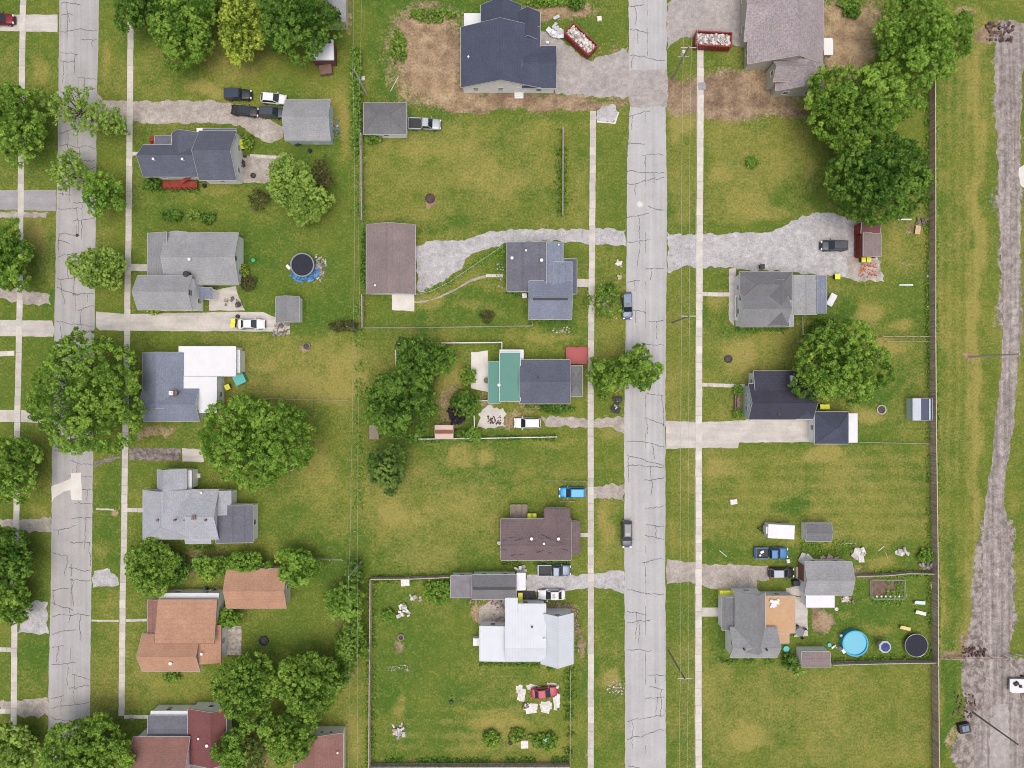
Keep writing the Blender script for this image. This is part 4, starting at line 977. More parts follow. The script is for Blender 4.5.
# --- tan deck roof house
h = house(757, 625, 'house', 'grey gabled white house with a flat tan deck roof at its back', 'house')
wing(h, (722, 597, 738, 630), 2.8, 3.2, 'E', CHAR, WHITE, .15, '')
A = wing(h, (735.5, 592.5, 765, 650), 3.6, 5.9, 'y', GREY, WHITE, .3, 'N', rf=.62)
B = wing(h, (730, 627.5, 777, 657.5), 3.5, 5.3, 'x', GREYL, WHITE, .25, '', rf=.45); window(h, (B['a0'], (B['b0'] + B['b1']) / 2, 3.6), 'W', .8, .9)
wing(h, (764.5, 596, 795, 633), 2.95, 2.98, 'W', TANR, WHITE, .1, 'NE', lab='flat tan deck roof'); wing(h, (775, 631, 789, 643), 2.9, 2.93, 'W', TANR, WHITE, .1)
for p in ((757.5, 611), (757.3, 635), (744, 649), (766.5, 649.5)): pipe(h, p[0], p[1], 5.4, .15, .3, DARKPL)
h = house(828, 577, 'garage', 'grey roofed garage with a brown door beside the dark hatchback', 'garage')
A = wing(h, (804.5, 562, 852, 595), 3.0, 4.1, 'x', GREYL, WHITE, .2, 'N'); wing(h, (806, 594.3, 834.5, 607.5), 2.3, 2.35, 'N', MEMBR, WHITE, .1)
mb = MB(); ym = A['b0'] + (A['b1'] - A['b0']) * .62; mb.box(A['a0'] - .06, ym - 1.4, 0, A['a0'] + .02, ym + 1.5, 2.3); obj('garage_door', mb, simple('brown_door', (.25, .12, .08), .7), h, True)
h = house(812, 656, 'shed', 'taupe roofed white shed at the back fence corner near the blue pool', 'shed')
wing(h, (801.5, 651.5, 830, 666.3), 2.5, 2.75, 'S', BROWNL, WHITE, .08, '')
h = house(819, 531, 'shed', 'small garden shed with mauve-grey roof and white corners beside the white trailer', 'shed')
wing(h, (805.5, 523.5, 831.5, 541.3), 2.0, 2.6, 'x', CHAR, WHITE, .1, '')
h = house(920, 408, 'shed', 'navy and white striped-roof shed against the long east fence', 'shed')
A = wing(h, (913, 398.3, 932.2, 420.3), 2.1, 3.0, 'y', NAVYSH, BLUEW, .06, '', rf=.7)
mb = MB(); X, Y = P(909.3, 420, 2.1); X2, Y2 = P(916, 398.6, 2.3); mb.add([(A['X0'] - .01, A['Y0'] + .02, 2.12), (A['X0'] + 1.1, A['Y0'] + .02, 2.12 + 1.1 * .9 / ((A['X1'] - A['X0']) * .7)), (A['X0'] + 1.1, A['Y1'] - .02, 2.12 + 1.1 * .9 / ((A['X1'] - A['X0']) * .7)), (A['X0'] - .01, A['Y1'] - .02, 2.12),
  (A['X0'] - .01, A['Y0'] + .02, 2.16), (A['X0'] + 1.1, A['Y0'] + .02, 2.16 + 1.1 * .9 / ((A['X1'] - A['X0']) * .7)), (A['X0'] + 1.1, A['Y1'] - .02, 2.16 + 1.1 * .9 / ((A['X1'] - A['X0']) * .7)), (A['X0'] - .01, A['Y1'] - .02, 2.16)],
  [(3, 2, 1, 0), (4, 5, 6, 7), (0, 1, 5, 4), (1, 2, 6, 5), (2, 3, 7, 6), (3, 0, 4, 7)])
xm = A['X0'] + (A['X1'] - A['X0']) * .7; mb.box(xm - .12, A['Y0'] + .1, 2.98, xm + .12, A['Y1'] - .1, 3.06)
obj('roof_panel', mb, LBLUE, h, True)
h = house(869, 243, 'shed', 'pinkish-brown roofed playhouse shed with an open maroon porch', 'shed')
wing(h, (861.5, 233, 881, 256.5), 2.3, 2.9, 'W', BROWNL, REDP, .1, ''); wing(h, (861, 221.5, 880, 233), 2.6, 3.0, 'N', MAROOND, REDP, .1)
mb = MB(); X, Y = P(855, 256.5, .4); X2, Y2 = P(862, 227, .4); mb.box(X, Y, .2, X2, Y2, .32); [mb.box(X, Y + (Y2 - Y) * i / 4 - .05, 0, X + .1, Y + (Y2 - Y) * i / 4 + .05, 2.3) for i in range(5)]; mb.box(X, Y, 2.3, X + .1, Y2, 2.4); obj('porch', mb, simple('maroon_boards', (.16, .05, .045), .8), h, True)
h = house(444, 432, 'shed', 'little shed roofed in pink boards with one rust-brown stripe by the white fence', 'shed')
A = wing(h, (435.2, 425.3, 453, 438.8), 2.1, 2.3, 'N', PINKR, PINKR, .08, '')
mb = MB(); y0 = A['Y0'] + (A['Y1'] - A['Y0']) * .38; y1 = A['Y0'] + (A['Y1'] - A['Y0']) * .68
zz = lambda y: 2.1 + .2 * (y - A['Y0']) / (A['Y1'] - A['Y0'])
mb.add([(A['X0'], y0, zz(y0) + .004), (A['X1'], y0, zz(y0) + .004), (A['X1'], y1, zz(y1) + .004), (A['X0'], y1, zz(y1) + .004), (A['X0'], y0, zz(y0) + .03), (A['X1'], y0, zz(y0) + .03), (A['X1'], y1, zz(y1) + .03), (A['X0'], y1, zz(y1) + .03)], [(3, 2, 1, 0), (4, 5, 6, 7), (0, 1, 5, 4), (1, 2, 6, 5), (2, 3, 7, 6), (3, 0, 4, 7)])
obj('roof_stripe', mb, RUSTR, h, True)
h = house(323, 52, 'shed', 'white roofed maroon shed poking out from under the top trees', 'shed')
wing(h, (311, 41, 333.8, 59.8), 2.6, 3.0, 'N', MEMBR, MAROOND, .1, '')
h = house(335, 5, 'shed', 'pale grey roofed shed with beige side wall at the top border', 'shed')
wing(h, (322, -25, 345, 22), 2.8, 3.6, 'y', GREYL, CREAM, .1, '', rf=.5)
h = house(374, 432, 'shed', 'tiny weathered board shed beside the alley wires', 'shed')
wing(h, (369.5, 425.5, 378.5, 439), 1.4, 1.6, 'N', WOOD, WOOD, .05, '', trim=WOOD)
# ---------------------------------------------------------------- vehicles
def loft(mb, st, sect):
    n = None; base = len(mb.v); vs = []; fs = []
    for s_ in st:
        r = sect(s_); n = len(r); vs += r
    k = len(st)
    for i in range(k - 1):
        for j in range(n):
            fs.append((i * n + j, i * n + (j + 1) % n, (i + 1) * n + (j + 1) % n, (i + 1) * n + j))
    fs.append(tuple(range(n - 1, -1, -1))); fs.append(tuple(range((k - 1) * n, k * n)))
    mb.add(vs, fs)

def vehicle(label, cat, px, py, head, kind, paint, name='parked_car', group='cars and trucks parked in the neighbourhood', roofp=None, scale=1.0, sunroof=False, cargo=False, rack=False):
    L, Wd, Hh = {'sedan': (4.75, 1.84, 1.45), 'hatch': (4.5, 1.82, 1.55), 'suv': (4.7, 1.9, 1.75), 'pickup': (5.7, 1.98, 1.85), 'jeep': (4.7, 1.85, 1.8)}[kind]
    L *= scale; hl = L / 2; hw = Wd / 2
    hood = {'sedan': .92, 'hatch': .95, 'suv': 1.06, 'pickup': 1.12, 'jeep': 1.08}[kind]
    x, y = P(px, py, .8)
    root = thing(name, label, cat, (x, y, .0), R(head), group)
    def sect(s_):
        X, w, zt = s_; zb = .28
        return [(X, -w * .92, zb), (X, -w, zb + .15), (X, -w, zt - .22), (X, -w * .93, zt - .06), (X, -w * .72, zt), (X, w * .72, zt), (X, w * .93, zt - .06), (X, w, zt - .22), (X, w, zb + .15), (X, w * .92, zb)]
    if kind == 'pickup':
        cb0, cb1, ct0, ct1 = -.45, 1.45, -.3, .75
        body = [(-.55, hw, hood), (.4, hw, hood), (1.3, hw, hood), (hl - .5, hw * .96, hood - .06), (hl - .12, hw * .88, hood - .16), (hl, hw * .74, hood - .34)]
    else:
        cb0, cb1, ct0, ct1 = {'sedan': (-1.75, 1.05, -1.1, .15), 'hatch': (-2.05, 1.1, -1.55, .2), 'suv': (-2.2, 1.15, -1.95, .35), 'jeep': (-2.2, .75, -2.1, .45)}[kind]
        body = [(-hl, hw * .78, hood - .25), (-hl + .1, hw * .9, hood - .06), (-hl + .5, hw * .98, hood + .02), (-.5, hw, hood + .02), (1.0, hw, hood), (hl - .6, hw * .96, hood - .08), (hl - .15, hw * .84, hood - .2), (hl, hw * .68, hood - .4)]
    mb = MB(); loft(mb, body, sect); bo = obj('body', mb, paint, root, smooth=True); sm = bo.modifiers.new('round', 'SUBSURF'); sm.levels = 1; sm.render_levels = 1
    bw, tw = hw * .9, hw * (.74 if kind != 'jeep' else .84)
    zb, zt = hood - .03, Hh
    c = MB(); rp = roofp or paint
    V = [(cb0, -bw, zb), (cb1, -bw, zb), (cb1, bw, zb), (cb0, bw, zb), (ct0, -tw, zt - .05), (ct1, -tw, zt - .05), (ct1, tw, zt - .05), (ct0, tw, zt - .05),
         (ct0 + .12, -tw * .88, zt), (ct1 - .12, -tw * .88, zt), (ct1 - .12, tw * .88, zt), (ct0 + .12, tw * .88, zt)]
    c.add(V, [(0, 1, 5, 4), (1, 2, 6, 5), (2, 3, 7, 6), (3, 0, 4, 7), (4, 5, 9, 8), (5, 6, 10, 9), (6, 7, 11, 10), (7, 4, 8, 11), (8, 9, 10, 11), (3, 2, 1, 0)])
    obj('cabin_roof', c, rp, root)
    def pane(nm, q, k=.86, off=.014):
        q = [Vector(V[i]) for i in q]; cc = sum(q, Vector()) / 4; n = (q[1] - q[0]).cross(q[3] - q[0]).normalized()
        if n.dot(cc - Vector((0, 0, zb - .5))) < 0: n = -n
        f = [cc + (p - cc) * k + n * off for p in q]; b_ = [cc + (p - cc) * k - n * .02 for p in q]
        m = MB(); m.add(f + b_, [(0, 1, 2, 3), (7, 6, 5, 4), (0, 4, 5, 1), (1, 5, 6, 2), (2, 6, 7, 3), (3, 7, 4, 0)]); obj(nm, m, CARGLASS, root)
    pane('windscreen', (1, 2, 6, 5), .92); pane('rear_window', (3, 0, 4, 7), .84)
    for q in ((0, 1, 5, 4), (2, 3, 7, 6)): pane('side_window', q, .84)
    if sunroof:
        m = MB(); m.box(ct1 - .75, -.42, zt - .02, ct1 - .2, .42, zt + .012); obj('sunroof', m, CARGLASS, root)
    if rack:
        for s_ in (-1, 1):
            m = MB(); m.tube((ct0 + .2, s_ * tw * .8, zt + .07), (ct1 - .2, s_ * tw * .8, zt + .07), .025); [m.tube((a, s_ * tw * .8, zt - .02), (a, s_ * tw * .8, zt + .07), .025) for a in (ct0 + .25, (ct0 + ct1) / 2, ct1 - .25)]; obj('roof_rail', m, DARKPL, root)
    if kind == 'pickup':
        m = MB(); x0 = -hl; m.box(x0, -hw, .35, -.56, hw, .62); m.box(x0, -hw, .622, -.56, -hw + .12, 1.1); m.box(x0, hw - .12, .622, -.56, hw, 1.1); m.box(x0, -hw + .122, .622, x0 + .1, hw - .122, 1.1)
        m.box(x0 - .12, -hw * .9, .4, x0 - .002, hw * .9, .58)
        obj('bed', m, paint, root); m = MB(); m.box(x0 + .12, -hw + .14, .63, -.6, hw - .14, .66); [m.box(x0 + .2, -hw + .2 + i * .16, .661, -.65, -hw + .25 + i * .16, .68) for i in range(10)]; obj('bed_liner', m, DARKPL, root)
        if cargo:
            m = MB(); m.cbox((-1.7, .2, .85), (.6, .4, .36), .5); m.cbox((-2.0, -.4, .8), (.3, .3, .26), .2); obj('cargo_box', m, TRIM, root)
    for sx in (-hl * .62, hl * .62):
        for sy in (-1, 1):
            w = MB(); w.tube((sx, sy * (hw - .22), .34), (sx, sy * (hw + .01), .34), .34, .34, 16); wo = obj('wheel', w, RUBBER, root)
            r_ = MB(); r_.tube((sx, sy * (hw + .011), .34), (sx, sy * (hw + .03), .34), .2, .18, 12); obj('rim', r_, RIM, wo)
    for sy in (-1, 1):
        m = MB(); m.cbox((hl - .10, sy * hw * .66, hood - .32), (.22, .34, .16), -sy * .25); obj('headlight', m, CHROME, root)
        m = MB(); m.cbox((-hl + .03, sy * hw * .72, hood - .22), (.12, .3, .2), sy * .1); obj('tail_light', m, REDLENS, root)
        m = MB(); m.cbox((cb1 - .25, sy * (hw + .1), zb + .1), (.14, .22, .16)); obj('mirror', m, paint, root)
    m = MB(); m.box(hl - .2, -hw * .7, .3, hl + .06, hw * .7, .45); obj('bumper', m, DARKPL, root)
    return root
PWH = simple('white_car_paint', (.78, .79, .80), .38, 0, .25, .35); PBK = simple('black_car_paint', (.022, .024, .03), .38, 0, .25, .35); PDG = simple('dark_grey_car_paint', (.06, .07, .085), .38, .3, .25, .35)
PSV = simple('silver_car_paint', (.30, .33, .38), .38, .4, .25, .35); PBL = simple('bright_blue_car_paint', (.03, .32, .66), .38, .1, .25, .35); PRB = simple('royal_blue_truck_paint', (.06, .19, .42), .38, .2, .25, .35)
PRD = simple('dark_red_car_paint', (.20, .012, .022), .38, .1, .25, .35); PRP = simple('pinkish_red_car_paint', (.42, .06, .09), .38, .1, .25, .35); PNV = simple('navy_car_paint', (.04, .055, .09), .38, .3, .25, .35)
PSR = simple('bright_silver_paint', (.42, .46, .50), .38, .3, .25, .35); PMB = simple('dark_steel_blue_paint', (.13, .18, .26), .38, .3, .25, .35); PMG = simple('mid_grey_paint', (.12, .135, .155), .38, .3, .25, .35)
PSB = simple('steel_blue_car_paint', (.17, .22, .29), .38, .4, .25, .35)
vehicle('black off-road SUV with white fender panels on the grass above the gravel drive', 'car', 238, 94.5, 0, 'jeep', PBK, roofp=PNV)
vehicle('black sedan parked on the gravel left of the grey garage', 'car', 244.5, 110.5, -6, 'sedan', PBK)
vehicle('white hatchback beside the black SUV at the grey garage', 'car', 273, 98.3, -5, 'hatch', PWH)
vehicle('dark SUV tucked against the left wall of the grey garage', 'car', 272, 112.5, -3, 'suv', PDG)
vehicle('silver-cabbed pickup with black bed beside the hip-roofed garage', 'pickup truck', 424.5, 124, -2, 'pickup', PSR, name='pickup_truck')
vehicle('red car cut by the left border on the concrete drive', 'car', 0, 19, 0, 'suv', PRD)
vehicle('white sedan on the long concrete drive near the small shed', 'car', 251, 324, 0, 'sedan', PWH)
vehicle('white station car with clear blue windscreen south of the green roofed house', 'car', 527.5, 423, 180, 'suv', PWH)
vehicle('silver-blue crossover parked at the west road edge by the bare-limbed shrub', 'car', 627, 305.5, -88, 'suv', PMB, sunroof=True)
vehicle('grey crossover with roof rails at the west road edge east of the brown ranch house', 'car', 627, 534, -90, 'suv', PMG, rack=True, sunroof=True)
vehicle('bright blue hatchback on the grass north of the brown ranch house', 'car', 572.5, 492.5, 180, 'suv', PBL)
vehicle('slate-blue pickup truck with a tonneau bed south of the brown ranch house', 'pickup truck', 554.5, 570.3, 0, 'pickup', PSB, name='pickup_truck')
vehicle('white sedan with open sunroof on the grass in front of the white metal roofed house', 'car', 551.8, 595, 180, 'sedan', PWH, sunroof=True)
vehicle('red car parked on white rubble sheets in the bottom yard', 'car', 544.5, 692.8, 6, 'sedan', PRP)
vehicle('dark grey SUV on the broad white gravel drive', 'car', 834.5, 245.5, 180, 'suv', PDG)
vehicle('royal blue pickup with an open dark bed below the white trailer', 'pickup truck', 771.5, 553, 0, 'pickup', PRB, name='pickup_truck', cargo=True)
vehicle('dark hatchback with silver roof by the brown garage door', 'car', 781.5, 573, 0, 'hatch', PBK, roofp=PSV)

# ---------------------------------------------------------------- trailers, dumpsters
x, y = P(778.5, 530.3, 1.2); t = thing('cargo_trailer', 'white box trailer with a short tongue standing on the dry lawn', 'trailer', (x, y, 0), R(-3))
m = MB(); m.box(-2.25, -1.2, .55, 2.3, 1.2, 2.4); m.box(-2.5, -.5, .7, -2.252, .7, 2.1); obj('body', m, MEMBR, t)
m = MB(); m.tube((-3.4, 0, .5), (-2.2, .7, .5), .06); m.tube((-3.4, 0, .5), (-2.2, -.7, .5), .06); m.tube((-3.3, 0, 0), (-3.3, 0, .9), .05); obj('tongue', m, DARKPL, t)
for sy in (-1, 1):
    m = MB(); m.tube((.3, sy * 1.0, .33), (.3, sy * 1.22, .33), .33, .33, 16); obj('wheel', m, RUBBER, t)
def dumpster(label, px, py, rz, L, Wd, seed):
    x, y = P(px, py, 1.0); t = thing('roll_off_dumpster', label, 'dumpster', (x, y, 0), R(rz), 'red dumpsters at the new houses')
    red = simple('dumpster_red', (.26, .03, .03), .6)
    m = MB(); m.box(-L / 2, -Wd / 2, .15, L / 2, Wd / 2, .3); obj('floor', m, red, t)
    for sy in (-1, 1):
        m = MB(); m.box(-L / 2, sy * Wd / 2 - .05, .302, L / 2, sy * Wd / 2 + .05, 1.7); [m.box(-L / 2 + .2 + i * L / 11, sy * (Wd / 2 + .12) - .07, .302, -L / 2 + .34 + i * L / 11, sy * (Wd / 2 + .12) + .07, 1.66) for i in range(11)]
        m.box(-L / 2 - .06, sy * Wd / 2 - .1, 1.702, L / 2 + .06, sy * Wd / 2 + .1, 1.82); obj('side_panel', m, red, t)
    for sx in (-1, 1):
        m = MB(); m.box(sx * L / 2 - .05, -Wd / 2 + .055, .302, sx * L / 2 + .05, Wd / 2 - .055, 1.7); m.box(sx * L / 2 - .09, -Wd / 2 + .105, 1.702, sx * L / 2 + .09, Wd / 2 - .105, 1.82); obj('end_panel', m, red, t)
    for sx in (-1, 1):
        m = MB(); m.tube((sx * L * .36, -Wd * .35, .1), (sx * L * .36, Wd * .35, .1), .1, .1, 10); obj('roller', m, DARKPL, t)
    rs = random.Random(seed); m = MB()
    m.tone = .7; m.box(-L / 2 + .06, -Wd / 2 + .06, .31, L / 2 - .06, Wd / 2 - .06, 1.1)
    for i in range(170):
        m.tone = rs.choice((1, 1, .95, .85, .6, .45)); m.cbox((rs.uniform(-L / 2 + .3, L / 2 - .3), rs.uniform(-Wd / 2 + .3, Wd / 2 - .3), rs.uniform(1.1, 1.65)), (rs.uniform(.15, .7), rs.uniform(.1, .5), rs.uniform(.02, .2)), rs.uniform(0, 3), (rs.uniform(-.5, .5), rs.uniform(-.4, .4)))
    solo('construction_debris', m, mat('debris_white', (.78, .75, .72), .9, .1, 2, c2=(.6, .52, .45)), 'white building scraps filling the ' + label.split(' beside')[0].replace('red open ', ''), 'debris', (x, y, 0), R(rz), None, 'stuff')
dumpster('red open dumpster standing askew beside the navy roofed new house', 580.5, 41, -43, 5.7, 2.3, 1)
dumpster('red open dumpster beside the utility pole in front of the taupe roofed house', 712.5, 41, -3, 6.2, 2.4, 2)
x, y = P(555.5, 31, .8); m = MB(); rs = random.Random(3)
for i in range(30): m.tone = rs.choice((1, .9, .7)); m.cbox((rs.gauss(0, .7), rs.gauss(0, .8), rs.uniform(.1, .7)), (rs.uniform(.3, 1.2), rs.uniform(.2, .9), rs.uniform(.05, .4)), rs.uniform(0, 3), (rs.uniform(-.3, .3), 0))
solo('scrap_pile', m, MEMBR, 'heap of white wrapped building material at the upper end of the askew dumpster', 'scrap pile', (x, y, 0), 0, None, 'stuff')

# ---------------------------------------------------------------- pools, trampoline, parasol
WATER = simple('pool_water', (.09, .45, .60), .05, 0, .5); LINER = simple('pool_liner_blue', (.04, .38, .60), .4); NET = mat('black_mesh_fabric', (.032, .034, .05), .9, .1, 2, fine=.2)
x, y = P(855, 643.3, 1.1); r0 = 2.15; t = thing('swimming_pool', 'round above-ground pool with bright turquoise water near the taupe shed', 'swimming pool', (x, y, 0))
m = MB(); m.lathe((0, 0, 0), [(r0, 0), (r0, 1.18), (r0 + .12, 1.2), (r0 + .12, 1.28), (r0 - .1, 1.28), (r0 - .1, .9)], 40); m.f.pop(); obj('pool_wall', m, LINER, t)
m = MB(); m.lathe((0, 0, 0), [(r0 - .11, .85), (r0 - .11, 1.06)], 40); obj('water', m, WATER, t)
m = MB(); m.cbox((-2.1, -1.3, .7), (.5, .7, 1.4), .6); obj('ladder', m, TRIM, t)
m = MB(); m.lathe((-2.2, 1.2, 0), [(.28, 0), (.28, .7), (.2, .8)], 12); obj('pump', m, METAL, t)
def tramp(label, px, py, r, z, group='trampolines'):
    x, y = P(px, py, z); t = thing('trampoline', label, 'trampoline', (x, y, 0), 0, group)
    m = MB(); n = 36
    for i in range(n):
        a, b = 2 * PI * i / n, 2 * PI * (i + 1) / n; m.tube((r * math.cos(a), r * math.sin(a), z), (r * math.cos(b), r * math.sin(b), z), .06, .06, 6)
    obj('frame', m, METAL, t); m = MB(); m.lathe((0, 0, 0), [(r - .1, z - .05), (r - .1, z - .02)], 36); obj('jumping_mat', m, NET, t)
    for i in range(6):
        a = 2 * PI * i / 6; m = MB(); m.tube((r * math.cos(a), r * math.sin(a), 0), (r * math.cos(a), r * math.sin(a), z), .04); obj('leg', m, METAL, t)
tramp('black round trampoline with grey rim at the lower east fence corner', 916.5, 645.5, 2.0, .9)
x, y = P(302.5, 265, 1.0); t = thing('covered_pool', 'round pool under a black cover with a blue liner showing, in the green west yard', 'swimming pool', (x, y, 0))
r0 = 2.0; m = MB(); m.lathe((0, 0, 0), [(r0 - .02, 0), (r0 - .02, 1.1), (r0 + .1, 1.12), (r0 + .1, 1.2), (r0 - .12, 1.2), (r0 - .12, 1.0)], 40); m.f.pop(); obj('pool_wall', m, simple('grey_blue_pool_rim', (.22, .25, .30), .6), t)
m = MB(); m.lathe((0, 0, 0), [(r0 - .13, 1.0), (r0 - .13, 1.16)], 40); obj('cover', m, NET, t)
m = MB(); rs = random.Random(4)
for i in range(60):
    a = rs.uniform(3.6, 6.1); rr = rs.uniform(2.1, 2.9); m.tone = rs.uniform(.6, 1.1); m.cbox((rr * math.cos(a), rr * math.sin(a), rs.uniform(.02, .3)), (rs.uniform(.3, .9), rs.uniform(.15, .5), .08), a + 1.57, (rs.uniform(-.3, .3), 0))
obj('folded_liner', m, mat('liner_blue', (.03, .16, .50), .6, .3, 2, c2=(.15, .35, .60)), t)
m = MB(); m.cbox((-2.5, -.35, .5), (.9, .5, 1.0), -.8); obj('ladder', m, TRIM, t)
x, y = P(319, 268, .2); m = MB(); rs = random.Random(8)
for i in range(46):
    a = rs.uniform(-1.5, 1.9); rr = rs.uniform(.6, 1.7); m.tone = rs.uniform(.5, 1.2); m.cbox((rr * math.cos(a) - .3, rr * 1.4 * math.sin(a), rs.uniform(.02, .15)), (rs.uniform(.2, .6), rs.uniform(.1, .3), .1), rs.uniform(0, 3))
m.tone = .8; m.cbox((-.3, -.3, .03), (1.5, 2.0, .05), .2)
solo('pool_equipment_pile', m, mat('mixed_scrap', (.5, .5, .5), .8, .2, 1.2, c2=(.2, .14, .1)), 'ring of loose pool parts and brown tarp right of the covered pool', 'pool parts', (x, y, 0), 0, None, 'stuff')
x, y = P(885.5, 647.3, 2.2); t = thing('patio_umbrella', 'navy patio umbrella with pale scalloped border standing between pool and trampoline', 'umbrella', (x, y, 0))
def cone(m, r0, z0, r1, z1, n=8, d=.03):
    vs = []; 
    for r, z in ((r0, z0), (r1, z1), (r1, z1 - d), (r0, z0 - d)):
        for i in range(n): a = 2 * PI * (i + .5) / n; vs.append((r * math.cos(a), r * math.sin(a), z))
    fs = []
    for k in range(4):
        for i in range(n): fs.append((k * n + i, k * n + (i + 1) % n, ((k + 1) % 4) * n + (i + 1) % n, ((k + 1) % 4) * n + i))
    m.add(vs, fs)
m = MB(); cone(m, .02, 2.5, .80, 2.2); obj('canopy', m, simple('navy_canvas', (.05, .07, .22), .8), t)
m = MB(); cone(m, .802, 2.2, 1.08, 2.06); obj('canopy_border', m, simple('pale_canvas', (.52, .56, .68), .8), t)
m = MB(); m.tube((0, 0, 0), (0, 0, 2.6), .03); m.lathe((0, 0, 0), [(.3, 0), (.3, .08), (.05, .12)], 14); obj('pole', m, METAL, t)
m = MB(); m.lathe((0, 0, 0), [(.5, .68), (.5, .72)], 20); [m.tube((.4 * math.cos(a), .4 * math.sin(a), 0), (.4 * math.cos(a), .4 * math.sin(a), .68), .02) for a in (0, 1.57, 3.14, 4.71)]
solo('garden_table', m, METAL, 'small round table under the navy patio umbrella', 'table', (x, y, 0))

# ---------------------------------------------------------------- bins and small yard things
YEL = simple('yellow_lid', (.72, .74, .05), .5); GRN = simple('green_plastic', (.12, .25, .1), .6); TEAL = simple('teal_plastic', (.10, .50, .48), .5); BLUEP = simple('blue_plastic', (.1, .35, .6), .5)
def bin_(label, px, py, rz=0, lid=YEL, body=DARKPL, s=1.0, group='wheeled bins beside the houses'):
    x, y = P(px, py, 1.05); t = thing('wheeled_bin', label, 'bin', (x, y, 0), R(rz), group)
    m = MB(); w0, w1 = .26 * s, .36 * s
    m.add([(-w0, -w0, .08), (w0, -w0, .08), (w0, w0, .08), (-w0, w0, .08), (-w1, -w1, 1.0), (w1, -w1, 1.0), (w1, w1, 1.0), (-w1, w1, 1.0)], [(3, 2, 1, 0), (4, 5, 6, 7), (0, 1, 5, 4), (1, 2, 6, 5), (2, 3, 7, 6), (3, 0, 4, 7)]); obj('body', m, body, t)
    m = MB(); m.box(-w1 - .03, -w1 - .03, 1.002, w1 + .03, w1 + .05, 1.08); m.tube((-w1, w1 + .1, 1.0), (w1, w1 + .1, 1.0), .025); obj('lid', m, lid, t)
    for sx in (-1, 1):
        m = MB(); m.tube((sx * w0 * .9, w0 + .08, .1), (sx * (w0 * .9 + .07), w0 + .08, .1), .1, .1, 10); obj('wheel', m, RUBBER, t)
bin_('yellow-lidded bin behind the navy roofed house, nearer the driveway', 242.4, 142.0); bin_('yellow-lidded bin behind the navy roofed house, nearer the patio', 242.5, 146.6)
bin_('yellow-lidded bin on the back wall of the brown ranch house, nearer its deck', 530, 516.2, s=1.1); bin_('yellow-lidded bin on the back wall of the brown ranch house, farther from its deck', 534, 516.2, s=1.1)
bin_('yellow bin by the dark parking bay of the white metal roofed house, upper of three', 520.3, 595.5); bin_('yellow bin by the dark parking bay of the white metal roofed house, middle of three', 520.3, 600); bin_('yellow bin by the dark parking bay of the white metal roofed house, lower of three', 520.2, 604)
bin_('yellow-lidded bin between the black roofed house and its garage, left of the pair', 822.5, 407); bin_('yellow-lidded bin between the black roofed house and its garage, right of the pair', 827.3, 407)
bin_('yellow-lidded bin at the foot of the playhouse shed, left of the pair', 863.8, 260); bin_('yellow-lidded bin at the foot of the playhouse shed, right of the pair', 869, 259.7)
bin_('lime-lidded bin behind the grey cross-roofed house', 837.7, 276.7, s=1.15); bin_('lime box bin beside the teal one at the flat white roof', 227.3, 387.3, 25, s=1.15)
bin_('yellow bin behind the white sedan, upper of the pair', 233, 321); bin_('yellow bin behind the white sedan, lower of the pair', 232.6, 325.5)
bin_('bin with black lid on the gravel edge north of the grey cross-roofed house', 762.5, 266.5, lid=DARKPL)
x, y = P(239.5, 379.5, .9); m = MB(); m.box(-.85, -.75, 0, .85, .75, .9); m.box(-.95, -.85, .902, .95, .85, 1.02); solo('storage_box', m, TEAL, 'square teal-lidded storage box at the corner of the flat white roof house', 'storage box', (x, y, 0), R(25))
x, y = P(243, 376.5, .3)
m = MB(); [m.cbox((-1.2 + i * .62, 0, 1.22), (.6, .9, .12)) for i in range(5)]; m.cbox((0, 0, .6), (3.0, .75, 1.1)); x, y = P(728.3, 593.2, 1.2)
solo('bin_row', m, YEL, 'yellow-topped storage bench against the front porch of the tan deck house', 'storage bench', (x, y, 0))
def ring(label, px, py, r=.55, m_=BRICK, group='fire rings on the lawns'):
    x, y = P(px, py, .2); t = thing('fire_ring', label, 'fire ring', (x, y, 0), 0, group); m = MB(); n = 12
    for i in range(n):
        a = 2 * PI * i / n; m.tone = random.uniform(.7, 1.1); m.cbox((r * math.cos(a), r * math.sin(a), .14), (.2, 2 * PI * r / n * .93, .28), a)
    obj('stones', m, m_, t); m = MB(); m.lathe((0, 0, 0), [(r - .12, 0), (r * .6, .06), (.1, .1)], 14); obj('ashes', m, mat('ash', (.12, .11, .11), .95, .3, 6), t)
ring('dark red stone fire ring on the dry lawn below the hip garage', 430, 198.3, .75, mat('red_stone', (.17, .07, .06), .9, .2, 4)); ring('pale stone fire ring on the lawn east of the street tree behind the silver house', 290.5, 467, .62, mat('pale_stone', (.55, .5, .42), .9, .1, 4))
ring('dark tyre fire ring in the lawn below the vine-covered garage', 263.5, 641, .75, DARKPL); ring('white stone fire ring on the lawn near the striped-roof shed', 881.5, 409.7, .75, mat('pale_stone', ()))
ring('charred fire ring on the lawn between the grey and black roofed houses', 728.5, 359, .6, DARKPL); ring('stone fire pit in the south-west fenced yard', 400.8, 637.5, .5, mat('rose_stone', (.45, .28, .25), .9, .2, 4))
ring('stone ring around roots in the green west yard', 306.5, 346, .55); ring('brick fire pit on the patio behind the navy roofed house', 253, 175.5, .35, DARKPL)
ring('low fire ring in the dry grass near the small shrub', 697, 490, .05) if False else None
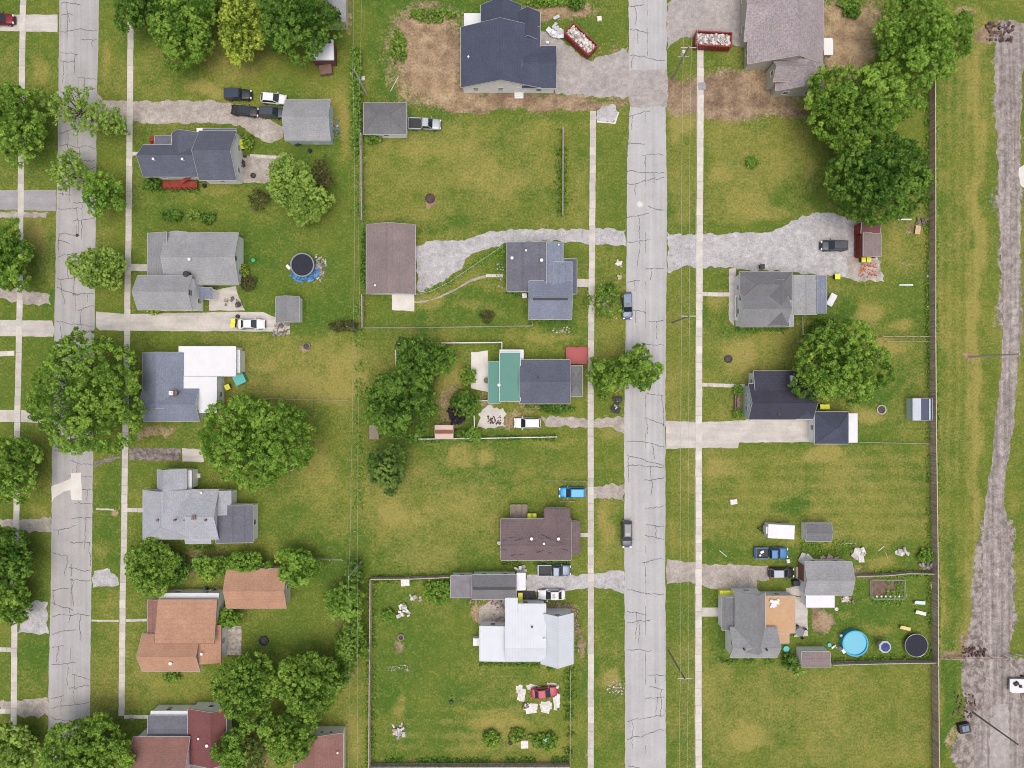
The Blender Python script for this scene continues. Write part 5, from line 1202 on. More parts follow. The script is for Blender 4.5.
def manhole(label, px, py, r, m1, m2):
    x, y = P(px, py); t = thing('manhole', label, 'manhole', (x, y, .013), 0, 'manholes'); m = MB(); m.lathe((0, 0, 0), [(r, 0), (r, .012)], 28); obj('collar', m, m1, t); m = MB(); m.lathe((0, 0, 0), [(r * .6, .0125), (r * .6, .022)], 24); m.tube((0, 0, .02), (0, 0, .03), r * .15, r * .15, 10); obj('cover', m, m2, t)
manhole('ringed manhole cover in the main road', 639.8, 204.3, .62, CONC, METAL); manhole('dark manhole cover in the left road', 77.2, 235.3, .3, DARKPL, DARKPL)
def scatter_boxes(label, px, py, n, sx, sy, m_, seed, size=(.3, 1.0), name='scrap_pile', cat='scrap pile', h=.4, tones=(1, .9, .7, .5), rz=0):
    x, y = P(px, py, .2); m = MB(); rs = random.Random(seed)
    for i in range(n): m.tone = rs.choice(tones); m.cbox((rs.uniform(-sx, sx), rs.uniform(-sy, sy), rs.uniform(.05, h)), (rs.uniform(*size), rs.uniform(size[0] * .6, size[1] * .7), rs.uniform(.04, .2)), rs.uniform(0, 3), (rs.uniform(-.25, .25), rs.uniform(-.2, .2)))
    return solo(name, m, m_, label, cat, (x, y, 0), R(rz), None, 'stuff')
SCW = mat('pale_scrap', (.78, .77, .75), .8, .08, 2, c2=(.55, .5, .45)); SCM = mat('mixed_junk', (.45, .40, .36), .8, .3, 1.5, c2=(.12, .10, .09)); SCT = mat('tan_scrap', (.5, .4, .28), .8, .2, 2)
scatter_boxes('white sheets of scrap piled behind the grey garage with the brown door', 859, 553.5, 14, 1.0, .9, SCW, 1, (.6, 1.5)); scatter_boxes('white round heap of scrap in the north-east back yard', 902.5, 551, 12, .9, .6, SCW, 2, (.5, 1.1))
scatter_boxes('grey brush pile by the east fence next to green weeds', 926, 565.5, 18, 1.2, .5, SCM, 3, (.3, .9)); scatter_boxes('pile of rose-brown junk in the small courtyard', 505, 611, 34, 1.9, 2.0, SCM, 4, (.2, .8), tones=(1.2, .9, .7, .4))
scatter_boxes('row of red and white pots along the long garage wall', 482, 601, 26, 2.6, .5, mat('potted_junk', (.55, .45, .42), .8, .3, 1.0, c2=(.25, .06, .06)), 5, (.15, .5)); scatter_boxes('junk heap at the end of the long concrete drive below the grey shed', 281, 329.5, 40, 1.4, 1.1, SCM, 6, (.2, .7), tones=(1.4, 1, .8, .5))
scatter_boxes('light blue and grey clutter along the east wall of the grey garage', 336, 128, 22, .5, 2.0, mat('blueish_junk', (.5, .58, .62), .8, .2, 1, c2=(.12, .14, .15)), 7, (.2, .8)); scatter_boxes('dark grill and clutter at the door of the grey garage', 298, 144.5, 9, .8, .5, DARKPL, 8, (.4, .9), h=.9)
scatter_boxes('orange-red playthings strewn below the playhouse shed', 868.5, 270, 46, 1.6, 1.2, simple('orange_red_plastic', (.55, .12, .06), .6), 9, (.12, .4), h=.15); scatter_boxes('white and dark trash bags at the west road edge above the tree crown', 619, 264, 7, .45, .5, SCW, 10, (.4, .8))
scatter_boxes('dark bulky trash pile at the west road edge below the tree crown', 616.5, 405.5, 16, .7, 1.3, DARKPL, 11, (.5, 1.0), h=.8); scatter_boxes('white boxes and bags lying on the dark roadside trash', 616.5, 406, 6, .6, 1.2, SCW, 12, (.3, .6), h=1.1)
scatter_boxes('pale dumped bag on the road edge above the parked crossover', 619.5, 277.5, 3, .3, .2, mat('cream_bag', (.75, .7, .5), .8), 13, (.3, .7)); scatter_boxes('jumble of tables and crates in the south-west yard', 404, 610, 18, 1.0, 1.0, SCW, 14, (.4, 1.1), h=.7)
scatter_boxes('white crates south of the larger crate jumble in the weeds', 416, 598.5, 6, .9, .5, SCW, 15, (.4, 1.0), h=.6); scatter_boxes('pale pink and teal junk in the bottom left of the big fenced yard', 398.5, 732, 16, 1.0, 1.2, mat('pinkish_scrap', (.75, .62, .56), .8, .1, 1.5, c2=(.4, .5, .5)), 16, (.4, 1.0))
scatter_boxes('white and blue boxes on the end of the long garage', 520, 569, 8, .9, .5, SCW, 17, (.4, .9), h=1.4); scatter_boxes('wildflowers and white litter in the south-west yard', 397, 668, 40, 2.0, .6, SCW, 18, (.08, .2), h=.25)
scatter_boxes('pebbly white rubble on the verge west of the main road', 616, 688, 40, 1.5, 1.2, SCW, 19, (.1, .35), h=.08); scatter_boxes('white roofing sheets by the north wall of the grey garage', 804.5, 557, 4, 1.0, .3, SCW, 20, (.8, 1.6))
scatter_boxes('pallet and planks against the north wall of the grey garage', 831, 559, 12, 1.6, .3, SCT, 21, (.4, 1.4)); scatter_boxes('teal, red and white toys behind the low white lean-to', 848, 598, 14, 1.0, .8, mat('toys_mix', (.7, .72, .7), .6, .3, 1.4, c2=(.4, .08, .1)), 22, (.2, .8), h=.5)
scatter_boxes('furniture clutter on the patio of the light grey house', 231, 301.5, 9, 1.4, 1.0, SCM, 23, (.3, .8), h=.7, tones=(.5, .8, 1.4)); scatter_boxes('black scooters and clutter on the north awning of the terracotta house', 209, 590, 12, 1.8, .5, DARKPL, 24, (.3, .8), h=.9)
scatter_boxes('white blossoming roof garden stuff among terracotta vines', 212, 589.5, 5, 1.3, .4, SCW, 25, (.2, .5), h=1.0); scatter_boxes('chairs along the back wall of the navy roofed house', 243, 163, 9, .4, 1.2, DARKPL, 26, (.3, .6), h=.6)
scatter_boxes('brown rubble beside the narrow steps of the slate blue house', 500, 276, 30, .6, 2.2, mat('tan_stones', (.6, .52, .42), .9, .2, 3), 27, (.12, .35), h=.1); scatter_boxes('flat tan stones in the grass south of the slate blue house', 562, 330, 24, 1.6, .5, mat('tan_stones', ()), 28, (.15, .45), h=.08)
scatter_boxes('dark plants and stones edging the curved walk of the white metal roofed house', 562, 606, 40, 2.4, .6, SCM, 29, (.1, .35), h=.2); scatter_boxes('rubbly flower bed edging the east wall of the white metal roofed house', 577, 632, 40, .5, 4.0, SCM, 30, (.1, .35), h=.2)
scatter_boxes('bits of pale litter along the east fence', 935.5, 630, 16, .3, 3.5, SCW, 31, (.08, .3), h=.1); scatter_boxes('pale stones lining the foot of the east fence above the striped shed', 929, 300, 30, .25, 4.5, SCW, 32, (.12, .35), h=.12)
scatter_boxes('fallen branch brush on the grass near the east fence', 924, 222, 30, 1.6, .6, WOOD, 33, (.1, .8), h=.3); scatter_boxes('brown branches heap by the east fence below the brush', 931, 268, 22, .5, 1.0, WOODL, 34, (.1, .5), h=.25)
scatter_boxes('dark brown debris heap at the head of the cinder track', 1000, 32, 60, 2.4, 1.6, mat('brown_rubble', (.22, .13, .12), .9, .3, 2), 35, (.15, .7), h=.3); scatter_boxes('rusty debris heap across the track at the rail fence', 975, 652, 50, 2.0, 1.0, mat('brown_rubble', ()), 36, (.15, .6), h=.25)
scatter_boxes('brown debris round the dark cabinet by the track', 965, 706, 50, 2.0, 2.4, mat('brown_rubble', ()), 37, (.12, .5), h=.15)
# white tarps and rubble under the red car
m = MB(); rs = random.Random(9)
for px, py, w, d in ((531, 708, 2.6, 2.2), (546, 707, 2.4, 2.2), (521, 696, 1.5, 2.6), (557, 701, 1.0, 3.4), (535, 688, 3.4, .8), (553, 686, 2.4, .8), (519, 689, 1.0, 1.3)):
    for k in range(5):
        x, y = P(px + rs.uniform(-2, 2), py + rs.uniform(-2, 2)); m.tone = rs.uniform(.85, 1.05); m.cbox((x, y, .02 + .006 * k), (w * rs.uniform(.45, .8), d * rs.uniform(.45, .8), .02), rs.uniform(-.3, .3))
x, y = P(540, 697); solo('broken_slab', m, SCW, 'broken white slabs and sheets under the red car', 'broken slab', (x, y, 0), 0, None, 'stuff', world=True)
# clutter slabs west of the white car (dark stain)
scatter_boxes('dark leaf litter on the cracked pad west of the white car', 494, 420, 50, 1.2, .7, mat('leaf_litter', (.16, .11, .09), .95, .2, 3), 40, (.1, .4), h=.04); scatter_boxes('dark scrap on the broken slabs in the bottom yard', 526, 706, 24, .6, .5, mat('leaf_litter', ()), 41, (.1, .35), h=.08)
# white jagged patio set on the tan deck roof
x, y = P(774.5, 603.5, 3.2); m = MB(); rs = random.Random(2)
for i in range(9): m.cbox((rs.uniform(-.5, .5), rs.uniform(-.4, .4), 3.06 + i * .03), (rs.uniform(.5, 1.1), rs.uniform(.3, .6), .03), rs.uniform(0, 3))
solo('roof_sheet_bundle', m, MEMBR, 'jagged white bundle lying on the tan deck roof', 'bundle', (x, y, 0))
# round dark patio set, teal tables
def rtable(label, px, py, r, m_, chairs=4):
    x, y = P(px, py, .7); t = thing('patio_table', label, 'patio table', (x, y, 0)); m = MB(); m.lathe((0, 0, 0), [(r, .68), (r, .73)], 18); obj('table_top', m, m_, t); m = MB(); m.tube((0, 0, 0), (0, 0, .68), .05); m.lathe((0, 0, 0), [(.3, 0), (.3, .05)], 12); obj('pedestal', m, DARKPL, t)
    for i in range(chairs):
        a = 2 * PI * i / chairs + .4; c = thing('patio_chair', 'dark ' + ('north-east', 'north-west', 'south-west', 'south-east')[i] + ' chair at the grey round table by the tan deck', 'chair', (x + (r + .25) * math.cos(a), y + (r + .25) * math.sin(a), 0), a, 'chairs round the grey patio table')
        q = MB(); q.cbox((0, 0, .44), (.46, .46, .05)); obj('seat', q, DARKPL, c); q = MB(); q.cbox((.24, 0, .72), (.05, .44, .5)); obj('backrest', q, DARKPL, c)
        for ax in (-.2, .2):
            for ay in (-.2, .2): q = MB(); q.tube((ax, ay, 0), (ax, ay, .42), .02); obj('leg', q, DARKPL, c)
rtable('grey round table on the paved strip by the tan deck', 800, 632, .75, simple('grey_table', (.17, .18, .2), .5))
rtable('black round table on the patio of the light grey house', 238, 304.5, .5, DARKPL, 0)
rtable('dark round table on the white patio of the green roofed house', 486.5, 380.5, .5, simple('mossy_table', (.15, .17, .13), .8), 0)
m = MB(); m.lathe((0, 0, 0), [(.5, 0), (.55, .5), (.5, .52)], 20); x, y = P(786.5, 649.3, .5); solo('water_tub', m, TEAL, 'round turquoise tub beside the south end of the tan deck', 'tub', (x, y, 0))
m = MB(); m.lathe((0, 0, 0), [(.32, 0), (.36, .6), (.3, .7)], 16); x, y = P(253.5, 260.3, .5); solo('plastic_barrel', m, simple('bright_green_plastic', (.05, .45, .18), .5), 'bright green plastic barrel on the lawn east of the light grey house', 'barrel', (x, y, 0))
m = MB(); m.lathe((0, 0, 0), [(.3, 0), (.34, .4)], 14); x, y = P(829.5, 645, .4); solo('bucket', m, TEAL, 'small aqua bucket left of the turquoise pool', 'bucket', (x, y, 0))
m = MB(); m.cbox((0, 0, .3), (.9, .3, .06), .7); m.cbox((.2, .1, .5), (.6, .08, .5), -.6); m.cbox((-.3, 0, .15), (.08, .08, .3)); x, y = P(834, 647, .4); solo('garden_chair', m, MEMBR, 'folded white garden chair left of the turquoise pool', 'chair', (x, y, 0))
def lounger(label, px, py, rz, m_):
    x, y = P(px, py, .4); t = thing('sun_lounger', label, 'sun lounger', (x, y, 0), R(rz), 'loungers in the north-east yard'); m = MB(); m.box(-.55, -.3, .3, .95, .3, .36); obj('seat', m, m_, t); m = MB(); m.cbox((-.8, 0, .5), (.7, .6, .05), 0, (0, .6)); obj('backrest', m, m_, t)
    for ax in (-.5, .9):
        for ay in (-.26, .26): q = MB(); q.tube((ax, ay, 0), (ax, ay, .3), .025); obj('leg', q, METAL, t)
lounger('pale blue and white lounger near the east fence', 920, 602.8, -5, simple('pale_blue_cloth', (.6, .75, .82), .7)); lounger('mint and white lounger below the blue one', 921, 613, -14, simple('mint_cloth', (.72, .8, .7), .7)); lounger('yellow-tan lounger above the trampoline', 905.5, 628.3, -14, simple('yellow_cloth', (.70, .58, .24), .7))
m = MB(); m.box(-1.1, -.55, .3, 1.1, .55, .75); m.box(-.95, -.4, .752, .95, .4, .80); x, y = P(831.5, 299.8, .6); solo('hot_tub_cover', m, MEMBR, 'white bathtub-shaped basin leaning behind the grey cross-roofed house', 'tub', (x, y, 0), R(62))
m = MB(); m.box(-.75, -.45, .4, .75, .45, .5); [m.box(a, -.4, 0, a + .08, .4, .4) for a in (-.7, 0, .6)]; x, y = P(917.7, 230, .4); solo('wooden_pallet', m, WOODL, 'yellow wooden pallet bench on the grass east of the playhouse shed', 'pallet', (x, y, 0), R(82))
for lab, px, py in (('white plank lying on the grass below the dark tree', 904.5, 219.5), ('white plank lying on the grass near the lower part of the same yard', 906, 285)):
    m = MB(); m.box(-1.2, -.12, .02, 1.2, .12, .1); m.box(-.9, -.1, .102, .5, .1, .14); x, y = P(px, py); solo('plank', m, MEMBR, lab, 'plank', (x, y, 0))
for lab, px, py, L, rz in (('long white pole lying on the grass right of the mauve shed', 847, 543.7, 2.9, 2), ('yellow-green board standing in the weeds of the north-east yard', 886.5, 555.5, 1.2, -70), ('thin pale stick leaning in the north-east yard', 881, 548.5, 1.4, 40), ('thin pole on the lawn near the sidewalk', 723, 553.5, 1.7, -40), ('pale stick lying west of the bare soil at the new house', 394.5, 84, 3.0, 62), ('short log on the verge below the bush', 617.5, 391, 1.3, 35)):
    m = MB(); m.tube((-L / 2, 0, .06), (L / 2, 0, .06), .06 if L < 2.5 else .05); x, y = P(px, py); solo('pole', m, WOODL if 'board' in lab or 'log' in lab else MEMBR, lab, 'pole', (x, y, 0), R(rz))
# small white objects
for lab, px, py, w, d, hh, m_ in (('small white crate on the dry lawn north of the trailer', 734, 502, 1.2, .9, .5, SCW), ('white square table top in the south-west yard', 405, 582, 1.5, 1.5, .7, SCW), ('white square crate at the foot of the bottom yard', 524.5, 744.8, 1.3, 1.4, .6, SCW),
    ('white box beside the blue pickup', 788.5, 561.3, .55, .7, .5, SCW), ('white box on the verge near the track fence', 934, 587, 1.0, 1.9, .25, PINKR), ('brown cart box below the maroon shed', 325.5, 69, 2.2, 1.7, .8, BROWNW), ('air conditioner beside the slate blue house', 524.5, 295.5, .8, .8, .8, TRIM),
    ('grey utility box on the east sidewalk', 702, 86, 1.3, 1.3, .08, BLACKT), ('white box by the alley fence above the hip garage', 362.5, 78, .7, .7, .4, SCW), ('small pale crate beside the silver house', 198.3, 475.8, .6, .8, .4, SCW), ('black grill at the brown garage door', 796.8, 583.5, 1.1, 1.0, 1.0, DARKPL), ('white box left of the new gravel drive', 599.5, 18, .8, .8, .6, SCW)):
    m = MB(); m.box(-w / 2, -d / 2, 0, w / 2, d / 2, hh * .85); m.box(-w / 2 + .05, -d / 2 + .05, hh * .852, w / 2 - .05, d / 2 - .05, hh); x, y = P(px, py, hh); solo('yard_box', m, m_, lab, 'box', (x, y, 0), R((px * 7) % 20 - 10))
for lab, px, py, m_ in (('dark plastic barrel on the patio above the white sedan', 237.3, 316.3, DARKPL), ('white spare barrel at the corner of the low white lean-to', 836.5, 609, SCW), ('black tyre on the grass below the grey garage', 309.8, 150.3, RUBBER), ('white round grill at the west wall of the brown ranch house', 499, 543, SCW), ('black bucket in the bottom yard', 510.5, 743.5, DARKPL), ('dark bucket left of the bottom yard shrub', 451, 702.7, simple('dark_green_plastic', (.03, .08, .04), .6)), ('white-rimmed wheel at the red side deck', 204, 185.5, RUBBER)):
    m = MB(); m.lathe((0, 0, 0), [(.32, 0), (.36, .25), (.3, .5), (.18, .5), (.16, .4)], 16); x, y = P(px, py, .4); solo('barrel' if 'barrel' in lab else ('tyre' if 'tyre' in lab or 'wheel' in lab else ('bucket' if 'bucket' in lab else 'grill')), m, m_, lab, 'barrel' if 'barrel' in lab else ('tyre' if 'tyre' in lab or 'wheel' in lab else ('bucket' if 'bucket' in lab else 'grill')), (x, y, 0))
# teal plastic slide in the bottom yard
m = MB(); m.cbox((0, 0, .5), (1.6, .5, .1), -.3, (0, .5)); m.cbox((-.6, .2, .5), (.6, .6, .9), .2); m.cbox((.5, -.5, .15), (.8, .4, .2), .4); m.cbox((-.5, -.6, .3), (.3, .8, .12), .3); x, y = P(548.5, 740, .4)
solo('play_slide', m, simple('sky_plastic', (.25, .62, .72), .5), 'light blue plastic slide toy among weeds in the bottom yard', 'slide', (x, y, 0))
# hoop garden: fenced vegetable patch
x, y = P(886.5, 588.5); t = thing('vegetable_garden', 'fenced rectangular vegetable patch with planted rows and white buckets', 'garden bed', (x, y, 0))
gx, gy = 3.0, 1.65
m = MB(); m.box(-gx, -gy, -.02, gx, gy, .06); obj('soil_bed', m, DIRT, t)
m = MB(); cs = [(-gx, -gy + .4), (-gx + .4, -gy), (gx - .4, -gy), (gx, -gy + .4), (gx - .2, gy), (-gx, gy)]
for (a, b), (c, d) in zip(cs, cs[1:] + cs[:1]):
    m.tube((a, b, 0), (a, b, .9), .04); m.tube((a, b, .85), (c, d, .85), .03); m.tube((a, b, .4), (c, d, .4), .02)
obj('wire_fence', m, simple('green_wire', (.35, .48, .38), .6), t)
for i in range(6):
    m = MB(); m.lathe((-gx + 1.15 + i * .78, -gy + .35, .06), [(.15, 0), (.18, .3)], 10); obj('bucket', m, SCW, t)
# utility cabinet at the track, white vehicle shed at the right border
x, y = P(965.7, 729, 1.0); t = thing('utility_cabinet', 'dark boxy cabinet with a glassy blue top beside the track', 'utility cabinet', (x, y, 0), R(12)); m = MB(); m.box(-.95, -.8, 0, .95, .8, .9); obj('body', m, DARKPL, t); m = MB(); m.box(-.55, -.5, .902, -.03, .5, .98); m.box(.03, -.5, .902, .6, .5, .98); obj('lid', m, PSB, t)
x, y = P(1022, 686, 1.0); t = thing('boat_trailer', 'white flat trailer with dark winch cut by the right border', 'trailer', (x, y, 0)); m = MB(); m.prism([(-2.0, -1.0), (-1.5, -1.3), (2.2, -1.3), (2.2, 1.1), (-1.9, 1.1)], .5, .8); obj('deck', m, MEMBR, t); m = MB(); m.cbox((-1.0, .4, 1.0), (.8, .5, .4), .5); m.cbox((-.2, -.1, .95), (.4, .4, .3)); obj('winch', m, DARKPL, t)
for sy in (-1, 1): m = MB(); m.tube((.6, sy * 1.32, .3), (.6, sy * 1.5, .3), .3, .3, 14); obj('wheel', m, RUBBER, t)

# ---------------------------------------------------------------- fences
FW = mat('grey_fence_boards', (.46, .41, .36), .9, .2, 2, c2=(.32, .27, .23), bump=.3); FV = mat('white_vinyl', (.80, .80, .78), .5, .03, 1); FB = mat('brown_fence_boards', (.58, .46, .38), .9, .2, 2, c2=(.40, .31, .26), bump=.3); FR = mat('old_rail', (.52, .50, .45), .8, .15, 2)
def fence(label, pts, h, m_, style='board', step=2.4, name=None, seed=0, th=.05):
    nm = name or {'board': 'board_fence', 'vinyl': 'vinyl_fence', 'chain': 'chain_link_fence', 'wire': 'wire_fence', 'rail': 'rail_fence'}[style]
    w = [P(*p) for p in pts]; t = thing(nm, label, 'fence', (w[0][0], w[0][1], 0)); rs = random.Random(seed)
    ox, oy = w[0]
    for k, ((ax, ay), (bx, by)) in enumerate(zip(w[:-1], w[1:])):
        L = math.hypot(bx - ax, by - ay); n = max(1, round(L / step)); ux, uy = (bx - ax) / L, (by - ay) / L; rz = math.atan2(uy, ux)
        for i in range(n + (1 if k == len(w) - 2 else 0)):
            q = MB(); cx, cy = ax + ux * L * i / n - ox, ay + uy * L * i / n - oy
            if style in ('chain', 'wire'): q.tube((cx, cy, 0), (cx, cy, h + .05), .035, .035, 8)
            else: q.cbox((cx, cy, (h + .08) / 2), (.12, .12, h + .08), rz); q.cbox((cx, cy, h + .1), (.15, .15, .04), rz)
            obj('post', q, m_ if style != 'chain' else METAL, t)
        for i in range(n):
            q = MB(); s0, s1 = L * i / n + .07, L * (i + 1) / n - .07
            def pt(s_): return (ax + ux * s_ - ox, ay + uy * s_ - oy)
            if style == 'board':
                nb = max(1, int((s1 - s0) / .16)); 
                for j in range(nb):
                    s_ = s0 + (s1 - s0) * (j + .5) / nb; x_, y_ = pt(s_); q.tone = rs.uniform(.7, 1.2); hh = h * rs.uniform(.97, 1.02)
                    q.cbox((x_, y_, hh / 2 + .03), ((s1 - s0) / nb * .93, th * .5, hh), rz)
                for z in (h * .25, h * .8):
                    x_, y_ = pt((s0 + s1) / 2); q.tone = 1.1; q.cbox((x_ - uy * .07, y_ + ux * .07, z), (s1 - s0, .05, .1), rz)
                q.tone = 1.15; q.cbox((*pt((s0 + s1) / 2), h + .075), (s1 - s0, .14, .035), rz)
            elif style == 'vinyl':
                x_, y_ = pt((s0 + s1) / 2); q.cbox((x_, y_, h / 2), (s1 - s0, .05, h - .12), rz); q.cbox((x_, y_, h - .02), (s1 - s0, .11, .07), rz); q.cbox((x_, y_, .1), (s1 - s0, .1, .08), rz)
            elif style == 'chain':
                (x0, y0), (x1, y1) = pt(s0), pt(s1); q.tube((x0, y0, h), (x1, y1, h), .03); q.tube((x0, y0, .08), (x1, y1, .08), .01, .01, 4)
                nb = int((s1 - s0) / .3)
                for j in range(nb):
                    a_, b_ = pt(s0 + (s1 - s0) * j / nb), pt(s0 + (s1 - s0) * (j + 1) / nb)
                    q.tube((a_[0], a_[1], .08), (b_[0], b_[1], h), .006, .006, 3, False); q.tube((b_[0], b_[1], .08), (a_[0], a_[1], h), .006, .006, 3, False)
            elif style == 'wire':
                (x0, y0), (x1, y1) = pt(s0), pt(s1)
                for z in (h * .35, h * .7, h): q.tube((x0, y0, z), (x1, y1, z), .018, .018, 5)
            else:
                (x0, y0), (x1, y1) = pt(s0), pt(s1); x_, y_ = pt((s0 + s1) / 2)
                for z in (h * .4, h * .9): q.cbox((x_, y_, z), (s1 - s0, .05, .14), rz)
            obj('panel', q, m_, t)
    return t
fence('tall weathered board fence running the full height of the east side', [(928.0, -20), (928.6, 85), (928.8, 200), (928.8, 340), (929.6, 440), (931.2, 560), (931.4, 662)], 1.9, FB, seed=1)
fence('lower stretch of tall board fence below the cross fence on the east side', [(931.6, 664), (932.4, 768), (932.4, 800)], 1.9, FB, seed=2)
fence('wooden cross fence under the pool and trampoline', [(829.5, 661.5), (880, 660.2), (931, 659.4)], 1.5, FW, seed=3)
fence('wooden fence going east from the tall fence to the track', [(933, 657), (975, 656), (1001, 656)], 1.3, FB, 'rail', seed=4); fence('short rail fence east of the cinder track', [(1003, 655.6), (1019, 652.5)], 1.1, FR, 'rail', 1.5)
fence('grey fence above the fenced vegetable patch', [(853, 574.5), (885, 573.5), (905, 571.5), (930, 572)], 1.3, FW, seed=5)
fence('low rail fence reaching from the bushy tree to the tall east fence', [(880, 336.6), (928, 336.8)], 1.1, FB, 'rail', seed=6); fence('thin wire fence just under the low rail fence', [(884, 341.5), (928, 341.5)], 1.0, FR, 'wire')
fence('pale wire fence from the hip garage lean-to to the east fence', [(857, 441.8), (929.5, 443.6)], 1.0, FR, 'wire')
fence('grey alley fence beside the hip garage down to the barn garage', [(362.8, 136), (362.9, 170), (363.2, 222)], 1.5, FW, seed=7); fence('grey alley fence below the barn garage', [(363.6, 296), (364, 328)], 1.5, FW, seed=8)
fence('chain link fence closing the yard under the barn garage', [(364.5, 328.3), (430, 328.0), (500, 326.7), (532.5, 326.3), (532.5, 320.5)], 1.2, METAL, 'chain'); fence('chain link fence slanting from the barn garage to the slate blue house', [(416, 296), (432, 292), (450, 283), (478, 264), (503, 247)], 1.2, METAL, 'chain')
fence('white vinyl fence at the back of the green roofed house yard', [(397.5, 366), (397.3, 344), (405, 343.8)], 1.7, FV, 'vinyl'); fence('white vinyl fence along the north of the green roofed house yard', [(443, 343.5), (502, 342.8), (502, 350)], 1.7, FV, 'vinyl')
fence('long white vinyl fence along the south of the green roofed house yard', [(416, 438.5), (470, 438), (556, 436.3)], 1.4, FV, 'vinyl'); fence('white vinyl fence beside the small bright shrub', [(488, 400.5), (474.3, 400.8), (474.8, 427)], 1.6, FV, 'vinyl')
fence('grey board fence down the west side of the big fenced yard', [(372, 578), (371.4, 640), (371, 700), (370.6, 780)], 1.6, FW, seed=9); fence('board fence along the top of the big fenced yard', [(372.2, 577), (410, 576.6), (450, 575)], 1.5, FW, seed=10)
fence('board fence along the bottom of the big fenced yard', [(372, 763), (440, 762.6), (511, 762.4), (569, 762.2)], 1.5, FW, seed=11); fence('thin rail fence down the east side of the bottom yard', [(570.2, 668), (570, 720), (569.6, 762)], 1.2, FB, 'wire')
fence('thin wire fence across the lawn east of the street tree', [(262, 398), (300, 399.5), (350, 400.4)], 1.0, FR, 'wire'); fence('lone fence stub in the dry lawn left of the sidewalk', [(562.5, 130), (562.4, 180), (562.3, 217)], 1.3, FW, seed=12)
fence('white fence stub above the vine corner by the alley', [(319, 558), (344, 558.5)], 1.2, FR, 'rail'); fence('low fence under the bushes by the alley', [(340, 672.5), (355, 672.5)], 1.1, FR, 'rail')
fence('short wooden fence by the bush of the grey cross-roofed house', [(801.5, 316), (801, 335), (812, 335)], 1.1, FR, 'rail')
fence('thin white rail near the blue car', [(545, 480.5), (588, 480.8)], .5, FR, 'wire'); fence('small kerb rail under the blue car', [(560, 501.6), (574, 501.2)], .25, FR, 'rail')

# ---------------------------------------------------------------- utility poles and wires
POLE = mat('pole_timber', (.30, .27, .24), .9, .2, 4); POLEL = mat('pale_pole_timber', (.55, .53, .48), .9, .1, 4)
def upole(label, px, py, h, m_, arm=True, trafo=False, rz=0, name='utility_pole'):
    x, y = P(px, py); t = thing(name, label, 'utility pole', (x, y, 0), R(rz), 'utility poles'); m = MB(); m.tube((0, 0, -.2), (0, 0, h), .17, .11, 12); obj('pole', m, m_, t)
    if arm:
        m = MB(); m.box(-1.25, -.06, h - .5, 1.25, .06, h - .38); a = obj('crossarm', m, POLEL, t)
        for ax in (-1.15, .15, 1.15): q = MB(); q.lathe((ax, 0, h - .38), [(.05, 0), (.07, .1), (.03, .18)], 8); obj('insulator', q, TRIM, a)
        m = MB(); m.tube((-.7, 0, h - .5), (0, 0, h - 1.1), .025); m.tube((.7, 0, h - .5), (0, 0, h - 1.1), .025); obj('arm_brace', m, METAL, t)
    if trafo:
        q = MB(); q.lathe((-.45, 0, h - 2.6), [(.26, 0), (.3, .1), (.3, 1.0), (.2, 1.08), (.06, 1.1)], 14); obj('transformer', q, SCW, t)
        q = MB(); q.box(-1.0, -.05, h - 3.4, .8, .05, h - 3.3); obj('lower_arm', q, POLEL, t)
    return t
upole('leaning-looking utility pole with transformer at the top dumpster', 672, 79, 11.6, POLE, True, True)
upole('utility pole with pale crossarm beside the east sidewalk opposite the parked crossover', 672.5, 322.5, 11.6, POLE)
upole('utility pole with crossarm beside the east sidewalk at the bottom', 668.5, 651, 11.6, POLE, True)
upole('wooden alley pole among the hedge above the hip garage', 367, 95, 9.8, POLEL, False); upole('alley pole rising from the vines at the lower hedge', 361.5, 561.5, 9.6, POLEL, False); upole('alley pole wrapped in dead vines by the green yard', 358.5, 330.5, 8.5, POLE, False)
upole('bare pale pole in the east meadow crossing the track in view', 969, 357, 12.0, POLEL, False); upole('dark pole beside the track in the lower right corner', 973, 712.5, 10.8, POLE, False)
WIRE = simple('wire_metal', (.52, .52, .50), .5, .3)
def wire(label, pts, r=.020, sag=.5):
    w = [(*P(px, py, z), z) for px, py, z in pts]; m = MB()
    for a, b in zip(w[:-1], w[1:]):
        L = math.dist(a, b); n = max(2, int(L / 5)); q = []
        for i in range(n + 1): u = i / n; q.append((a[0] + (b[0] - a[0]) * u, a[1] + (b[1] - a[1]) * u, a[2] + (b[2] - a[2]) * u - 4 * sag * u * (1 - u)))
        m.path(q, r, 5)
    solo('power_line', m, WIRE, label, 'power line', w[0], 0, 'overhead wires', None, True)
wire('westernmost of the three wires over the east verge of the main road', [(683.2, -40, 11.3), (683.4, 46, 11.3), (681.7, 316, 11.3), (680.4, 679, 11.3), (679.6, 820, 11.3)])
wire('middle one of the three wires over the east verge of the main road', [(691.2, -40, 11.3), (691.4, 46, 11.3), (689.6, 316, 11.3), (688.4, 679, 11.3), (687.8, 820, 11.3)])
wire('easternmost of the three wires, skimming the east sidewalk', [(697.8, -40, 11.3), (697.6, 46, 11.3), (696, 316, 11.3), (695.3, 679, 11.3), (694.6, 820, 11.3)])
wire('western alley wire over the hedge', [(353.4, -30, 9.6), (352.4, 68, 9.6), (354.4, 200, 9.2), (353, 330, 8.6), (351, 480, 9), (348.5, 576, 9.3), (348.3, 800, 9.3)], .015); wire('eastern alley wire over the hedge', [(361.5, -30, 9.2), (359, 100, 9.0), (358.6, 240, 8.8), (359, 330, 8.2), (357, 480, 8.6), (357, 570, 8.8), (357, 800, 9)], .015)
